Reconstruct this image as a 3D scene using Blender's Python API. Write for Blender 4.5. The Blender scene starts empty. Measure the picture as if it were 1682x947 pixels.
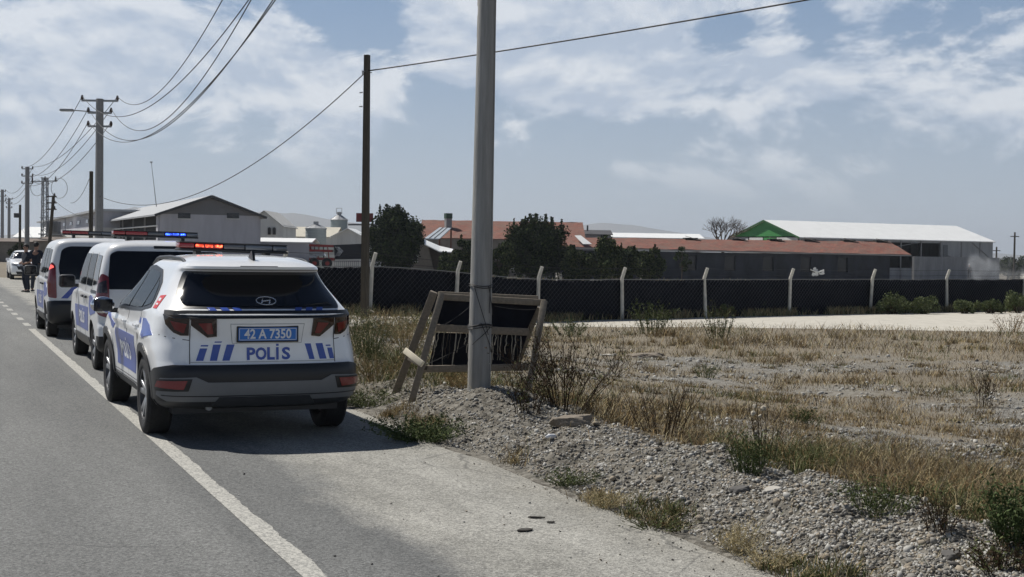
import bpy, bmesh, math, random
import numpy as np
from mathutils import Vector, Matrix
from math import radians, sin, cos, pi, atan2, sqrt, floor
random.seed(7); RNG = np.random.default_rng(11)
S = bpy.context.scene
COL = S.collection

# ------------------------------------------------------------------ camera
F_PX, YAW, PITCH, ROLL, CAMH = 2175.0, 0.4122, -0.0274, 0.0152, 1.711
PW, PH = 1682.0, 947.0
_d = np.array([sin(YAW)*cos(PITCH), cos(YAW)*cos(PITCH), sin(PITCH)])
_r = np.array([cos(YAW), -sin(YAW), 0.0])
_u = np.cross(_r, _d)
R_ = cos(ROLL)*_r + sin(ROLL)*_u
U_ = -sin(ROLL)*_r + cos(ROLL)*_u
cam_d = bpy.data.cameras.new("camera"); cam = bpy.data.objects.new("camera", cam_d)
COL.objects.link(cam); S.camera = cam
cam_d.sensor_width = 36; cam_d.lens = F_PX/PW*36
cam_d.clip_start = 0.1; cam_d.clip_end = 20000
cam.matrix_world = Matrix([[R_[i], U_[i], -_d[i], (0, 0, CAMH)[i]] for i in range(3)] + [[0, 0, 0, 1]])

# ------------------------------------------------------------------ sun and sky
SUN_AZ = radians(-30)      # measured from +Y towards +X
SUN_EL = radians(52)
S.view_settings.view_transform = 'Standard'; S.view_settings.look = 'None'
S.view_settings.gamma = 1; S.view_settings.exposure = 0.06
sd = bpy.data.lights.new("sun", 'SUN'); sd.energy = 5.0; sd.angle = radians(0.5); sd.color = (1, .955, .88)
sun = bpy.data.objects.new("sun", sd); COL.objects.link(sun)
sv = Vector((sin(SUN_AZ)*cos(SUN_EL), cos(SUN_AZ)*cos(SUN_EL), sin(SUN_EL)))
sun.rotation_euler = sv.to_track_quat('Z', 'Y').to_euler(); sun.location = (0, 0, 50)

W = bpy.data.worlds.new("World"); S.world = W; W.use_nodes = True
def world_nodes():
    nt = W.node_tree; N = nt.nodes; L = nt.links; N.clear()
    out = N.new('ShaderNodeOutputWorld'); bg = N.new('ShaderNodeBackground')
    sky = N.new('ShaderNodeTexSky'); sky.sky_type = 'NISHITA'; sky.sun_disc = False
    sky.sun_elevation = SUN_EL; sky.sun_rotation = SUN_AZ % (2*pi)
    sky.air_density = 1.0; sky.dust_density = .6; sky.ozone_density = 1.5; sky.altitude = 2800
    tc = N.new('ShaderNodeTexCoord'); sp = N.new('ShaderNodeSeparateXYZ'); L.new(tc.outputs['Generated'], sp.inputs[0])
    def M(op, a, b=None, c=None, clamp=False):
        n = N.new('ShaderNodeMath'); n.operation = op; n.use_clamp = clamp
        for i, v in enumerate((a, b, c)):
            if v is None: continue
            if isinstance(v, (int, float)): n.inputs[i].default_value = v
            else: L.new(v, n.inputs[i])
        return n.outputs[0]
    az = M('ARCTAN2', sp.outputs[0], sp.outputs[1]); el = M('ARCSINE', sp.outputs[2])
    def vec(kx, ky, oz):
        c = N.new('ShaderNodeCombineXYZ')
        L.new(M('MULTIPLY', az, kx), c.inputs[0]); L.new(M('MULTIPLY', el, ky), c.inputs[1]); c.inputs[2].default_value = oz
        return c.outputs[0]
    def noise(v, scale, det, rough, dist=0.0):
        n = N.new('ShaderNodeTexNoise'); n.inputs['Scale'].default_value = scale; n.inputs['Detail'].default_value = det
        n.inputs['Roughness'].default_value = rough; n.inputs['Distortion'].default_value = dist
        L.new(v, n.inputs['Vector']); return n.outputs['Fac']
    n1 = noise(vec(1, 1.75, 3.7), 7.5, 10, .60, .25)
    n1b = noise(vec(1, 1.75, 3.76), 7.5, 10, .60, .25)
    # the same field a little higher up, to tell sunlit tops from grey bases
    cx = N.new('ShaderNodeCombineXYZ'); L.new(az, cx.inputs[0]); L.new(M('MULTIPLY', M('ADD', el, .013), 1.75), cx.inputs[1]); cx.inputs[2].default_value = 3.7
    n2 = noise(cx.outputs[0], 7.5, 8, .58, .25)
    # banks of cumulus: broad soft swells of coverage at a few bearings
    def bank(x, y, sx, sy, amp):
        a0 = YAW + math.atan((x-841)/F_PX); e0 = (415+(x-841)*.0152-y)/F_PX
        dx = M('DIVIDE', M('SUBTRACT', az, a0), sx/F_PX); dy = M('DIVIDE', M('SUBTRACT', el, e0), sy/F_PX)
        rr = M('ADD', M('MULTIPLY', dx, dx), M('MULTIPLY', dy, dy))
        return M('MULTIPLY', M('POWER', 2.718, M('MULTIPLY', rr, -1.0)), amp)
    cov = None
    for b in BANKS:
        t = bank(*b); cov = t if cov is None else M('ADD', cov, t)
    dens = M('ADD', M('ADD', n1, cov), .012)
    mr = N.new('ShaderNodeMapRange'); mr.interpolation_type = 'SMOOTHSTEP'
    mr.inputs['From Min'].default_value = .50; mr.inputs['From Max'].default_value = .60; L.new(dens, mr.inputs['Value'])
    fade = N.new('ShaderNodeMapRange'); fade.interpolation_type = 'SMOOTHSTEP'
    fade.inputs['From Min'].default_value = 0.02; fade.inputs['From Max'].default_value = .10; L.new(el, fade.inputs['Value'])
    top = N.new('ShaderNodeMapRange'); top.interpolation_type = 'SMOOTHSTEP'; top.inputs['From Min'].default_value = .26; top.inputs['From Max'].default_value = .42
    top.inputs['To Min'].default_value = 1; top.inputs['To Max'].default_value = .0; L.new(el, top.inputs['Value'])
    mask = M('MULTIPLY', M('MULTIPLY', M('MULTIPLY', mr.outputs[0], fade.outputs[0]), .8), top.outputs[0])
    lit = N.new('ShaderNodeMapRange'); lit.inputs['From Min'].default_value = -.06; lit.inputs['From Max'].default_value = .07
    L.new(M('SUBTRACT', n1, n2), lit.inputs['Value'])
    cc = N.new('ShaderNodeMix'); cc.data_type = 'RGBA'; L.new(lit.outputs[0], cc.inputs[0])
    cc.inputs[6].default_value = CLOUD_DARK; cc.inputs[7].default_value = CLOUD_LIT
    # low dusty air near the horizon
    hz = N.new('ShaderNodeMapRange'); hz.interpolation_type = 'SMOOTHSTEP'
    hz.inputs['From Min'].default_value = -.01; hz.inputs['From Max'].default_value = .22
    hz.inputs['To Min'].default_value = .80; hz.inputs['To Max'].default_value = .0; L.new(el, hz.inputs['Value'])
    air = N.new('ShaderNodeMix'); air.data_type = 'RGBA'; fa = N.new('ShaderNodeMapRange'); fa.interpolation_type = 'SMOOTHSTEP'; fa.inputs['From Min'].default_value = .22; fa.inputs['From Max'].default_value = .38; fa.inputs['To Min'].default_value = .34; fa.inputs['To Max'].default_value = 0; L.new(el, fa.inputs['Value']); L.new(fa.outputs[0], air.inputs[0]); L.new(sky.outputs[0], air.inputs[6]); air.inputs[7].default_value = (7.6, 11.2, 16.5, 1)
    base = N.new('ShaderNodeMix'); base.data_type = 'RGBA'; L.new(hz.outputs[0], base.inputs[0])
    L.new(air.outputs[2], base.inputs[6]); base.inputs[7].default_value = HORIZON
    mx = N.new('ShaderNodeMix'); mx.data_type = 'RGBA'; L.new(mask, mx.inputs[0])
    L.new(base.outputs[2], mx.inputs[6]); L.new(cc.outputs[2], mx.inputs[7])
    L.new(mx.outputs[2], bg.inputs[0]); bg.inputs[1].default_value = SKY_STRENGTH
    L.new(bg.outputs[0], out.inputs[0])
SKY_STRENGTH = 0.051; HAZE = .00018
HORIZON = (8.9, 10.0, 11.2, 1)
CLOUD_DARK = (9.4, 10.9, 13.2, 1); CLOUD_LIT = (15.6, 16.2, 17.0, 1)
BANKS = [(1010, 130, 190, 60, .15), (800, 60, 170, 90, .16), (1280, 130, 110, 55, .12), (330, 120, 300, 75, .12), (1600, 130, 190, 110, .11),
         (120, 200, 190, 90, .10), (560, 130, 90, 60, .10), (1000, 20, 260, 30, .1), (60, 30, 160, 30, .09), (1180, 60, 60, 35, -.18), (600, 330, 700, 40, -.12), (560, 35, 60, 50, -.22), (1330, 60, 50, 70, -.16)]
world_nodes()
S.cycles.max_bounces = 6; S.cycles.volume_bounces = 0
S.cycles.transparent_max_bounces = 8

# ------------------------------------------------------------------ terrain and placing helpers
FW = np.array([sin(YAW), cos(YAW)]); RT = np.array([cos(YAW), -sin(YAW)])
def sst(a, b, x):
    t = np.clip((np.asarray(x, float)-a)/(b-a), 0, 1); return t*t*(3-2*t)
def vnoise(x, y, seed=0):
    x = np.asarray(x, float); y = np.asarray(y, float)
    xi = np.floor(x).astype(int); yi = np.floor(y).astype(int); fx = x-xi; fy = y-yi
    def h(i, j):
        n = (i*374761393 + j*668265263 + seed*1442695041) & 0xffffffff
        n = ((n ^ (n >> 13))*1274126177) & 0xffffffff
        return ((n ^ (n >> 16)) & 0xffff)/65535.0
    u = fx*fx*(3-2*fx); v = fy*fy*(3-2*fy)
    return (h(xi, yi)*(1-u)+h(xi+1, yi)*u)*(1-v) + (h(xi, yi+1)*(1-u)+h(xi+1, yi+1)*u)*v
def fbm(x, y, s=0, o=4):
    t = 0; a = .5
    for k in range(o): t = t + a*vnoise(np.asarray(x)*2**k, np.asarray(y)*2**k, s+k); a *= .5
    return t
def edge_x(Y):      # outer edge of the paved shoulder
    Y = np.asarray(Y, float)
    e = 4.15 + 5.2*sst(22, 40, Y) - 6.2*sst(66, 74, Y)
    return e + (fbm(Y*1.1, Y*0+3.3, 5)-.5)*.22
def height(X, Y):
    X = np.asarray(X, float); Y = np.asarray(Y, float)
    D = X*FW[0]+Y*FW[1]
    e = edge_x(Y); near = 1-sst(20, 27, Y)
    off = X-e
    z = -0.35*sst(2.6, 8.5, off)
    z = z + near*(.17*sst(.15, 1.15, off)*(1-sst(1.35, 2.4, off)))*(0.75+.5*vnoise(Y*.7, Y*0, 9))
    z = z + near*sst(0, .35, off)*(1-sst(1.6, 2.6, off))*(fbm(X*3.2, Y*3.2, 21)-.47)*.20
    z = z + sst(.5, 3, off)*(fbm(X*.6, Y*.6, 31)-.47)*.16*(1-sst(33, 36, D))
    # soil heaped round the foot of the concrete pole
    r2 = ((X-5.05)/.62)**2 + ((Y-12.45)/.85)**2
    z = z + .20*np.exp(-r2)*(.8+.4*fbm(X*3, Y*3, 41))
    z = z - .85*sst(55, 85, D)*sst(12, 24, X)
    z = np.where(off < 0, 0.0, z)
    return z
def H1(x, y): return float(height(x, y))
def ray(px, py):
    return _d*F_PX + R_*(px-PW/2) - U_*(py-PH/2)
def at(px, py):       # the point of the ground seen at a place of the photograph
    v = ray(px, py); t = .5/F_PX
    prev = t
    while t < 900/F_PX:
        P = v*t; 
        if CAMH+P[2] < H1(P[0], P[1]):
            a, b = prev, t
            for _ in range(24):
                m = (a+b)/2; P = v*m
                if CAMH+P[2] < H1(P[0], P[1]): b = m
                else: a = m
            P = v*b; return Vector((P[0], P[1], H1(P[0], P[1])))
        prev = t; t *= 1.01
    P = v*t; return Vector((P[0], P[1], 0))
def pt(px, py, D):    # the point at a given distance in front
    P = ray(px, py)*(D/F_PX); return Vector((P[0], P[1], CAMH+P[2]))
def atY(Y, px, py):
    v = ray(px, py); t = Y/v[1]; return Vector((v[0]*t, Y, CAMH+v[2]*t))
def atX(X, px, py):
    v = ray(px, py); t = X/v[0]; return Vector((X, v[1]*t, CAMH+v[2]*t))
def CR(r, d, z):      # r metres right of the line of sight, d metres ahead
    return Vector((FW[0]*d+RT[0]*r, FW[1]*d+RT[1]*r, z))

# ------------------------------------------------------------------ materials
def nodes_of(m): return m.node_tree.nodes, m.node_tree.links
MATS = {}
def mat(name, col, rough=.6, metal=0, var=.0, vscale=8, bump=0, bscale=40, spec=.5, emit=None, estr=0, col2=None, coat=0, alpha=1, det=4, stretch=None, ior=None):
    if name in MATS: return MATS[name]
    m = bpy.data.materials.new(name); m.use_nodes = True; N, L = nodes_of(m)
    b = N['Principled BSDF']; b.inputs['Roughness'].default_value = rough; b.inputs['Metallic'].default_value = metal
    b.inputs['Specular IOR Level'].default_value = spec; b.inputs['Coat Weight'].default_value = coat; b.inputs['Coat Roughness'].default_value = .06
    b.inputs['Base Color'].default_value = (*col, 1); b.inputs['Alpha'].default_value = alpha
    if emit: b.inputs['Emission Color'].default_value = (*emit, 1); b.inputs['Emission Strength'].default_value = estr
    if var or bump or col2:
        tc = N.new('ShaderNodeTexCoord'); src = tc.outputs['Object']
        if stretch:
            mp = N.new('ShaderNodeMapping'); mp.inputs['Scale'].default_value = stretch; L.new(src, mp.inputs[0]); src = mp.outputs[0]
        n = N.new('ShaderNodeTexNoise'); n.inputs['Scale'].default_value = vscale; n.inputs['Detail'].default_value = det; n.inputs['Roughness'].default_value = .65
        L.new(src, n.inputs['Vector'])
        if var or col2:
            mr = N.new('ShaderNodeMapRange'); mr.inputs['From Min'].default_value = .3; mr.inputs['From Max'].default_value = .7; L.new(n.outputs['Fac'], mr.inputs['Value'])
            mx = N.new('ShaderNodeMix'); mx.data_type = 'RGBA'; L.new(mr.outputs[0], mx.inputs[0])
            c2 = col2 if col2 else tuple(c*(1+var) for c in col); c1 = col if col2 else tuple(c*(1-var) for c in col)
            mx.inputs[6].default_value = (*c1, 1); mx.inputs[7].default_value = (*c2, 1); L.new(mx.outputs[2], b.inputs['Base Color'])
        if bump:
            n3 = N.new('ShaderNodeTexNoise'); n3.inputs['Scale'].default_value = bscale; n3.inputs['Detail'].default_value = 4; L.new(src, n3.inputs['Vector'])
            bp = N.new('ShaderNodeBump'); bp.inputs['Strength'].default_value = bump; bp.inputs['Distance'].default_value = .02
            L.new(n3.outputs['Fac'], bp.inputs['Height']); L.new(bp.outputs[0], b.inputs['Normal'])
    MATS[name] = m; return m

paint = mat('white_car_paint', (.86, .87, .88), .26, coat=.7, var=.03, vscale=3)
vanpaint = mat('van_white_paint', (.72, .73, .74), .32, coat=.5, var=.04, vscale=3)
blue = mat('police_blue', (.018, .065, .36), .35, coat=.4)
black_pl = mat('black_plastic', (.012, .013, .016), .42)
dark_pl = mat('dark_grey_plastic', (.045, .048, .053), .5, var=.15, vscale=5)
glass_dk = mat('tinted_glass', (.004, .005, .008), .05, spec=.35, coat=.05)
glass_sd = mat('side_glass', (.012, .015, .019), .10, spec=.16)
glass_sd.node_tree.nodes['Principled BSDF'].inputs['IOR'].default_value = 1.16
rubber = mat('tyre_rubber', (.016, .016, .017), .8, var=.3, vscale=20, bump=.3, bscale=60)
alloy = mat('alloy_rim', (.42, .43, .45), .32, metal=.8)
alloy_dk = mat('alloy_dark', (.08, .08, .085), .4, metal=.6)
chrome = mat('chrome', (.75, .76, .78), .15, metal=1)
red_lens = mat('red_lens', (.15, .004, .008), .16, coat=.6)
dark_lens = mat('dark_red_lens', (.014, .002, .003), .1, coat=.6)
red_dim = mat('red_lamp_strip', (.35, .01, .015), .2, emit=(1, .02, .02), estr=.0)
clear_lens = mat('clear_lens', (.25, .26, .28), .12, coat=.5)
white_mk = mat('white_vinyl', (.75, .76, .78), .5)
plate_blue = mat('plate_blue', (.025, .17, .55), .4)
concrete = mat('pole_concrete', (.30, .295, .28), .85, var=.26, vscale=3, bump=.4, bscale=25, stretch=(5, 5, .35), det=8)
concrete2 = mat('far_concrete', (.25, .25, .25), .9, var=.1)
steel = mat('galvanised_steel', (.30, .31, .32), .5, metal=.5, var=.1)
wood_dk = mat('dark_creosote_wood', (.062, .052, .038), .85, var=.35, vscale=5, bump=.4, bscale=30, stretch=(6, 6, .6))
wood = mat('weathered_timber', (.235, .20, .155), .85, var=.22, vscale=7, bump=.35, bscale=40, stretch=(5, 1, 5))
wood_pale = mat('fresh_timber', (.72, .66, .52), .8, var=.1, vscale=9)
wire_m = mat('cable_black', (.02, .02, .022), .6)
insul = mat('brown_insulator', (.05, .03, .025), .3)

# ------------------------------------------------------------------ mesh helpers
def tag(o, label=None, cat=None, group=None, kind=None):
    if label: o['label'] = label
    if cat: o['category'] = cat
    if group: o['group'] = group
    if kind: o['kind'] = kind
    return o
def empty(name, loc=(0, 0, 0), rz=0, label=None, cat=None, group=None):
    o = bpy.data.objects.new(name, None); COL.objects.link(o); o.location = loc; o.rotation_euler = (0, 0, rz)
    o.empty_display_size = .2
    return tag(o, label, cat, group)
def link(name, me, parent=None, mats=(), smooth=False):
    o = bpy.data.objects.new(name, me); COL.objects.link(o)
    if parent is not None: o.parent = parent
    for m in mats: me.materials.append(m)
    if smooth:
        me.polygons.foreach_set('use_smooth', [True]*len(me.polygons))
    return o
def obj(name, bm, m, parent=None, smooth=False, angle=None):
    me = bpy.data.meshes.new(name); bm.normal_update(); bm.to_mesh(me); bm.free()
    ms = m if isinstance(m, (list, tuple)) else [m]
    o = link(name, me, parent, ms, smooth or angle is not None)
    if angle is not None:
        me.set_sharp_from_angle(angle=radians(angle))
    return o
def npmesh(name, V, Fc, mats, parent=None, midx=None, smooth=False):
    V = np.asarray(V, np.float32); Fc = np.asarray(Fc, np.int32); me = bpy.data.meshes.new(name)
    k = Fc.shape[1]; me.vertices.add(len(V)); me.vertices.foreach_set('co', V.ravel())
    me.loops.add(Fc.size); me.loops.foreach_set('vertex_index', Fc.ravel())
    me.polygons.add(len(Fc)); me.polygons.foreach_set('loop_start', np.arange(0, Fc.size, k, dtype=np.int32))
    for m in mats: me.materials.append(m)
    if midx is not None: me.polygons.foreach_set('material_index', np.asarray(midx, np.int32))
    if smooth: me.polygons.foreach_set('use_smooth', np.ones(len(Fc), bool))
    me.update(calc_edges=True); me.validate()
    o = bpy.data.objects.new(name, me); COL.objects.link(o)
    if parent is not None: o.parent = parent
    return o
def box(bm, c, s, rot=None, mi=0, bevel=0):
    M = Matrix.Translation(Vector(c)) @ (rot.to_4x4() if rot is not None else Matrix()) @ Matrix.Diagonal((s[0], s[1], s[2], 1))
    r = bmesh.ops.create_cube(bm, size=1, matrix=M)
    fs = list({f for v in r['verts'] for f in v.link_faces})
    for f in fs: f.material_index = mi
    if bevel:
        es = list({e for v in r['verts'] for e in v.link_edges})
        g = bmesh.ops.bevel(bm, geom=es, offset=bevel, segments=2, affect='EDGES', profile=.5)
        for f in g['faces']: f.material_index = mi
def beam(bm, a, b, w, h, mi=0, up=(0, 0, 1), bevel=0):
    a = Vector(a); b = Vector(b); d = b-a; L = d.length; d.normalize(); up = Vector(up)
    x = d.cross(up)
    if x.length < 1e-4: x = Vector((1, 0, 0))
    x.normalize(); z = x.cross(d)
    R = Matrix((x, d, z)).transposed()
    box(bm, (a+b)/2, (w, L, h), R, mi, bevel)
def tube(bm, pts, r, n=8, mi=0, cap=True):
    pts = [Vector(p) for p in pts]; rs = r if isinstance(r, (list, tuple)) else [r]*len(pts)
    rings = []; ref = None
    for i, p in enumerate(pts):
        d = (pts[min(i+1, len(pts)-1)]-pts[max(i-1, 0)]).normalized()
        if ref is None: ref = Vector((0, 0, 1)) if abs(d.z) < .9 else Vector((1, 0, 0))
        x = d.cross(ref).normalized(); y = x.cross(d); ref = y.cross(x)*-1 if False else ref
        rings.append([bm.verts.new(p+x*cos(2*pi*k/n)*rs[i]+y*sin(2*pi*k/n)*rs[i]) for k in range(n)])
    for a, b in zip(rings, rings[1:]):
        for k in range(n):
            f = bm.faces.new((a[k], a[(k+1) % n], b[(k+1) % n], b[k])); f.material_index = mi
    if cap:
        for rg in (rings[0][::-1], rings[-1]):
            try: bm.faces.new(rg).material_index = mi
            except Exception: pass
def lathe(bm, prof, axis='Z', n=32, mi=0, origin=(0, 0, 0), close=False):
    rings = []
    for (r, h) in prof:
        rg = []
        for k in range(n):
            a = 2*pi*k/n; c, s = cos(a)*r, sin(a)*r
            P = {'Z': (c, s, h), 'X': (h, c, s), 'Y': (c, h, s)}[axis]
            rg.append(bm.verts.new(Vector(P)+Vector(origin)))
        rings.append(rg)
    if close: rings.append(rings[0])
    for a, b in zip(rings, rings[1:]):
        for k in range(n):
            f = bm.faces.new((a[k], a[(k+1) % n], b[(k+1) % n], b[k])); f.material_index = mi
def prism(bm, pts, off, mi=0):     # polygon extruded along a vector
    a = [bm.verts.new(Vector(p)) for p in pts]; b = [bm.verts.new(Vector(p)+Vector(off)) for p in pts]
    n = len(a)
    bm.faces.new(a).material_index = mi; bm.faces.new(b[::-1]).material_index = mi
    for k in range(n):
        bm.faces.new((a[k], b[k], b[(k+1) % n], a[(k+1) % n])).material_index = mi
def B(): return bmesh.new()
def fixn(bm): bmesh.ops.recalc_face_normals(bm, faces=bm.faces[:])

# ================================================================== SETTING
def axis(segs):
    out = []
    for a, b, st in segs:
        n = max(1, int(round((b-a)/st))); out += [a+(b-a)*k/n for k in range(n)]
    return np.array(out+[segs[-1][1]])
def grid_mesh(name, xs, ys, zf, mats, kind='structure'):
    X, Y = np.meshgrid(xs, ys); Z = zf(X, Y); V = np.stack([X, Y, Z], -1).reshape(-1, 3)
    nx, ny = len(xs), len(ys); i = np.arange((ny-1)*(nx-1)); r = i//(nx-1); c = i % (nx-1); a = r*nx+c
    o = npmesh(name, V, np.stack([a, a+1, a+nx+1, a+nx], -1), mats, smooth=True); o['kind'] = kind
    return o, X.ravel(), Y.ravel()
def groundmat():
    m = bpy.data.materials.new('field_soil'); m.use_nodes = True; N, L = nodes_of(m); b = N['Principled BSDF']
    b.inputs['Roughness'].default_value = .95; b.inputs['Specular IOR Level'].default_value = .15
    tc = N.new('ShaderNodeTexCoord'); at_ = N.new('ShaderNodeAttribute'); at_.attribute_name = 'zone'
    sp = N.new('ShaderNodeSeparateColor'); L.new(at_.outputs['Color'], sp.inputs[0])
    def noise(sc, det=5, ro=.65):
        n = N.new('ShaderNodeTexNoise'); n.inputs['Scale'].default_value = sc; n.inputs['Detail'].default_value = det; n.inputs['Roughness'].default_value = ro
        L.new(tc.outputs['Object'], n.inputs['Vector']); return n.outputs['Fac']
    def mr(v, a, b_):
        n = N.new('ShaderNodeMapRange'); n.inputs['From Min'].default_value = a; n.inputs['From Max'].default_value = b_; L.new(v, n.inputs['Value']); return n.outputs[0]
    def mix(f, a, b_):
        n = N.new('ShaderNodeMix'); n.data_type = 'RGBA'; L.new(f, n.inputs[0])
        for k, v in ((6, a), (7, b_)):
            if isinstance(v, tuple): n.inputs[k].default_value = (*v, 1)
            else: L.new(v, n.inputs[k])
        return n.outputs[2]
    soil = mix(mr(noise(1.3), .35, .65), (.17, .142, .10), (.27, .235, .18))
    soil = mix(mr(noise(30, 3), .35, .7), soil, (.225, .20, .16))
    vo = N.new('ShaderNodeTexVoronoi'); vo.inputs['Scale'].default_value = 22; L.new(tc.outputs['Object'], vo.inputs['Vector'])
    sv_ = N.new('ShaderNodeSeparateColor'); L.new(vo.outputs['Color'], sv_.inputs[0])
    grav = mix(sv_.outputs[0], (.085, .078, .065), (.25, .235, .205))
    bare = mix(mr(noise(9, 5), .35, .7), (.13, .122, .105), (.33, .32, .295))
    c = mix(sp.outputs[1], soil, bare); c = mix(sp.outputs[0], c, grav); L.new(c, b.inputs['Base Color'])
    bp = N.new('ShaderNodeBump'); bp.inputs['Strength'].default_value = .9; bp.inputs['Distance'].default_value = .03
    L.new(noise(28, 4), bp.inputs['Height']); L.new(bp.outputs[0], b.inputs['Normal'])
    return m
def bareness(X, Y):
    D = X*FW[0]+Y*FW[1]
    n = fbm(X*.45, Y*.45, 61)
    b = sst(.46, .64, n)*sst(1.6, 4, X-edge_x(Y))
    b = b*(1-sst(26.5, 29, D)*(1-sst(60, 70, D))) 
    return np.clip(b + .75*sst(17.5, 21, D)*(1-sst(24.5, 28, D))*sst(.36, .55, fbm(X*.3+7, Y*.5, 77)), 0, 1)
xs = axis([(-6000, -600, 900), (-600, -40, 80), (-40, 2, 6), (2, 3.9, .2), (3.9, 7, .045), (7, 14, .14), (14, 60, .6), (60, 300, 6), (300, 900, 60), (900, 9000, 900)])
ys = axis([(-600, -40, 80), (-40, 4, 6), (4, 16, .055), (16, 27, .12), (27, 75, .5), (75, 300, 5), (300, 900, 60), (900, 10000, 900)])
gnd, GX, GY = grid_mesh('ground', xs, ys, lambda X, Y: np.where(X < edge_x(Y), -.02, height(X, Y)), [groundmat()])
ca = gnd.data.color_attributes.new('zone', 'FLOAT_COLOR', 'POINT')
e_ = edge_x(GY); gr = (1-sst(1.35, 1.75, GX-e_+(fbm(GX*3, GY*3, 3)-.5)*.5))*(1-sst(13.5, 17, GY)*.75)
gr = np.maximum(gr, np.exp(-(((GX-5.1)/.8)**2+((GY-12.5)/1.2)**2)**2))
zone = np.stack([gr, bareness(GX, GY), GX*0, GX*0+1], -1); ca.data.foreach_set('color', zone.astype(np.float32).ravel())

def asphalt():
    m = bpy.data.materials.new('asphalt'); m.use_nodes = True; N, L = nodes_of(m); b = N['Principled BSDF']
    b.inputs['Roughness'].default_value = .88; b.inputs['Specular IOR Level'].default_value = .3
    tc = N.new('ShaderNodeTexCoord'); sp = N.new('ShaderNodeSeparateXYZ'); L.new(tc.outputs['Object'], sp.inputs[0])
    def noise(sc, det=5, ro=.65, st=None):
        src = tc.outputs['Object']
        if st: mp = N.new('ShaderNodeMapping'); mp.inputs['Scale'].default_value = st; L.new(src, mp.inputs[0]); src = mp.outputs[0]
        n = N.new('ShaderNodeTexNoise'); n.inputs['Scale'].default_value = sc; n.inputs['Detail'].default_value = det; n.inputs['Roughness'].default_value = ro
        L.new(src, n.inputs['Vector']); return n.outputs['Fac']
    def mr(v, a, b_, c=0, d=1):
        n = N.new('ShaderNodeMapRange'); n.inputs['From Min'].default_value = a; n.inputs['From Max'].default_value = b_
        n.inputs['To Min'].default_value = c; n.inputs['To Max'].default_value = d; L.new(v, n.inputs['Value']); return n.outputs[0]
    def mix(f, a, b_, mode='MIX'):
        n = N.new('ShaderNodeMix'); n.data_type = 'RGBA'; n.blend_type = mode
        if isinstance(f, float): n.inputs[0].default_value = f
        else: L.new(f, n.inputs[0])
        for k, v in ((6, a), (7, b_)):
            if isinstance(v, tuple): n.inputs[k].default_value = (*v, 1)
            else: L.new(v, n.inputs[k])
        return n.outputs[2]
    def math_(op, a, b_):
        n = N.new('ShaderNodeMath'); n.operation = op
        for k, v in enumerate((a, b_)):
            if isinstance(v, (int, float)): n.inputs[k].default_value = v
            else: L.new(v, n.inputs[k])
        return n.outputs[0]
    lane = mix(mr(noise(.5, 4, .6, (1.6, .18, 1)), .35, .65), (.128, .131, .131), (.192, .195, .192))
    vor = N.new('ShaderNodeTexVoronoi'); vor.inputs['Scale'].default_value = 85; L.new(tc.outputs['Object'], vor.inputs['Vector'])
    vs = N.new('ShaderNodeSeparateColor'); L.new(vor.outputs['Color'], vs.inputs[0])
    sh = mix(mr(noise(1.6, 5, .7, (1, .45, 1)), .35, .65), (.235, .231, .212), (.36, .352, .325))
    xx = math_('ADD', sp.outputs[0], math_('MULTIPLY', math_('SUBTRACT', noise(1.1, 6, .7, (1, .5, 1)), .5), 1.1))
    c = mix(mr(xx, 2.42, 2.75), lane, sh)
    yy = mr(sp.outputs[1], 24, 40)
    c = mix(mr(yy, 0, 1, 0, .5), c, (.24, .235, .22)) if False else c
    # dust washed out from the verge
    c = mix(mr(math_('ADD', sp.outputs[0], math_('MULTIPLY', noise(2.4, 6, .75), 1.2)), 4.2, 5.0, 0, .75), c, (.30, .285, .25))
    agg = mix(mr(vs.outputs[0], 0, 1), (.62, .62, .62), (1.36, 1.36, 1.34)); c = mix(1.0, c, agg, 'MULTIPLY')
    fine = mix(mr(noise(230, 2, .5), .3, .7), (.72, .72, .72), (1.28, 1.28, 1.28)); c = mix(1.0, c, fine, 'MULTIPLY')
    mid = mix(mr(noise(75, 3, .6), .36, .64), (.80, .80, .80), (1.18, 1.18, 1.18)); c = mix(1.0, c, mid, 'MULTIPLY')
    cr = N.new('ShaderNodeTexVoronoi'); cr.feature = 'DISTANCE_TO_EDGE'; cr.inputs['Scale'].default_value = .55; cm = N.new('ShaderNodeMix'); cm.data_type = 'VECTOR'; cm.inputs[0].default_value = .12
    L.new(tc.outputs['Object'], cm.inputs[4]); nn = N.new('ShaderNodeTexNoise'); nn.inputs['Scale'].default_value = 2.5; nn.inputs['Detail'].default_value = 6; L.new(tc.outputs['Object'], nn.inputs['Vector']); L.new(nn.outputs['Color'], cm.inputs[5]); L.new(cm.outputs[1], cr.inputs['Vector'])
    gate = mr(noise(.35, 3, .5), .50, .60, 0, .55); ck = math_('MULTIPLY', mr(cr.outputs['Distance'], .0, .006, 1, 0), gate); c = mix(ck, c, (.05, .05, .05))
    # dark specks, tar spots
    sc = mr(noise(17, 3, .6), .66, .70); c = mix(mr(sc, 0, 1, 0, .45), c, (.05, .05, .05))
    L.new(c, b.inputs['Base Color'])
    bp = N.new('ShaderNodeBump'); bp.inputs['Strength'].default_value = .55; bp.inputs['Distance'].default_value = .006
    L.new(vor.outputs['Distance'], bp.inputs['Height'])
    bp2 = N.new('ShaderNodeBump'); bp2.inputs['Strength'].default_value = .6; bp2.inputs['Distance'].default_value = .008
    L.new(noise(120, 3, .7), bp2.inputs['Height']); L.new(bp.outputs[0], bp2.inputs['Normal']); L.new(bp2.outputs[0], b.inputs['Normal'])
    return m
rys = axis([(-40, 4, 4), (4, 26, .08), (26, 80, .6), (80, 700, 20)])
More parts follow.
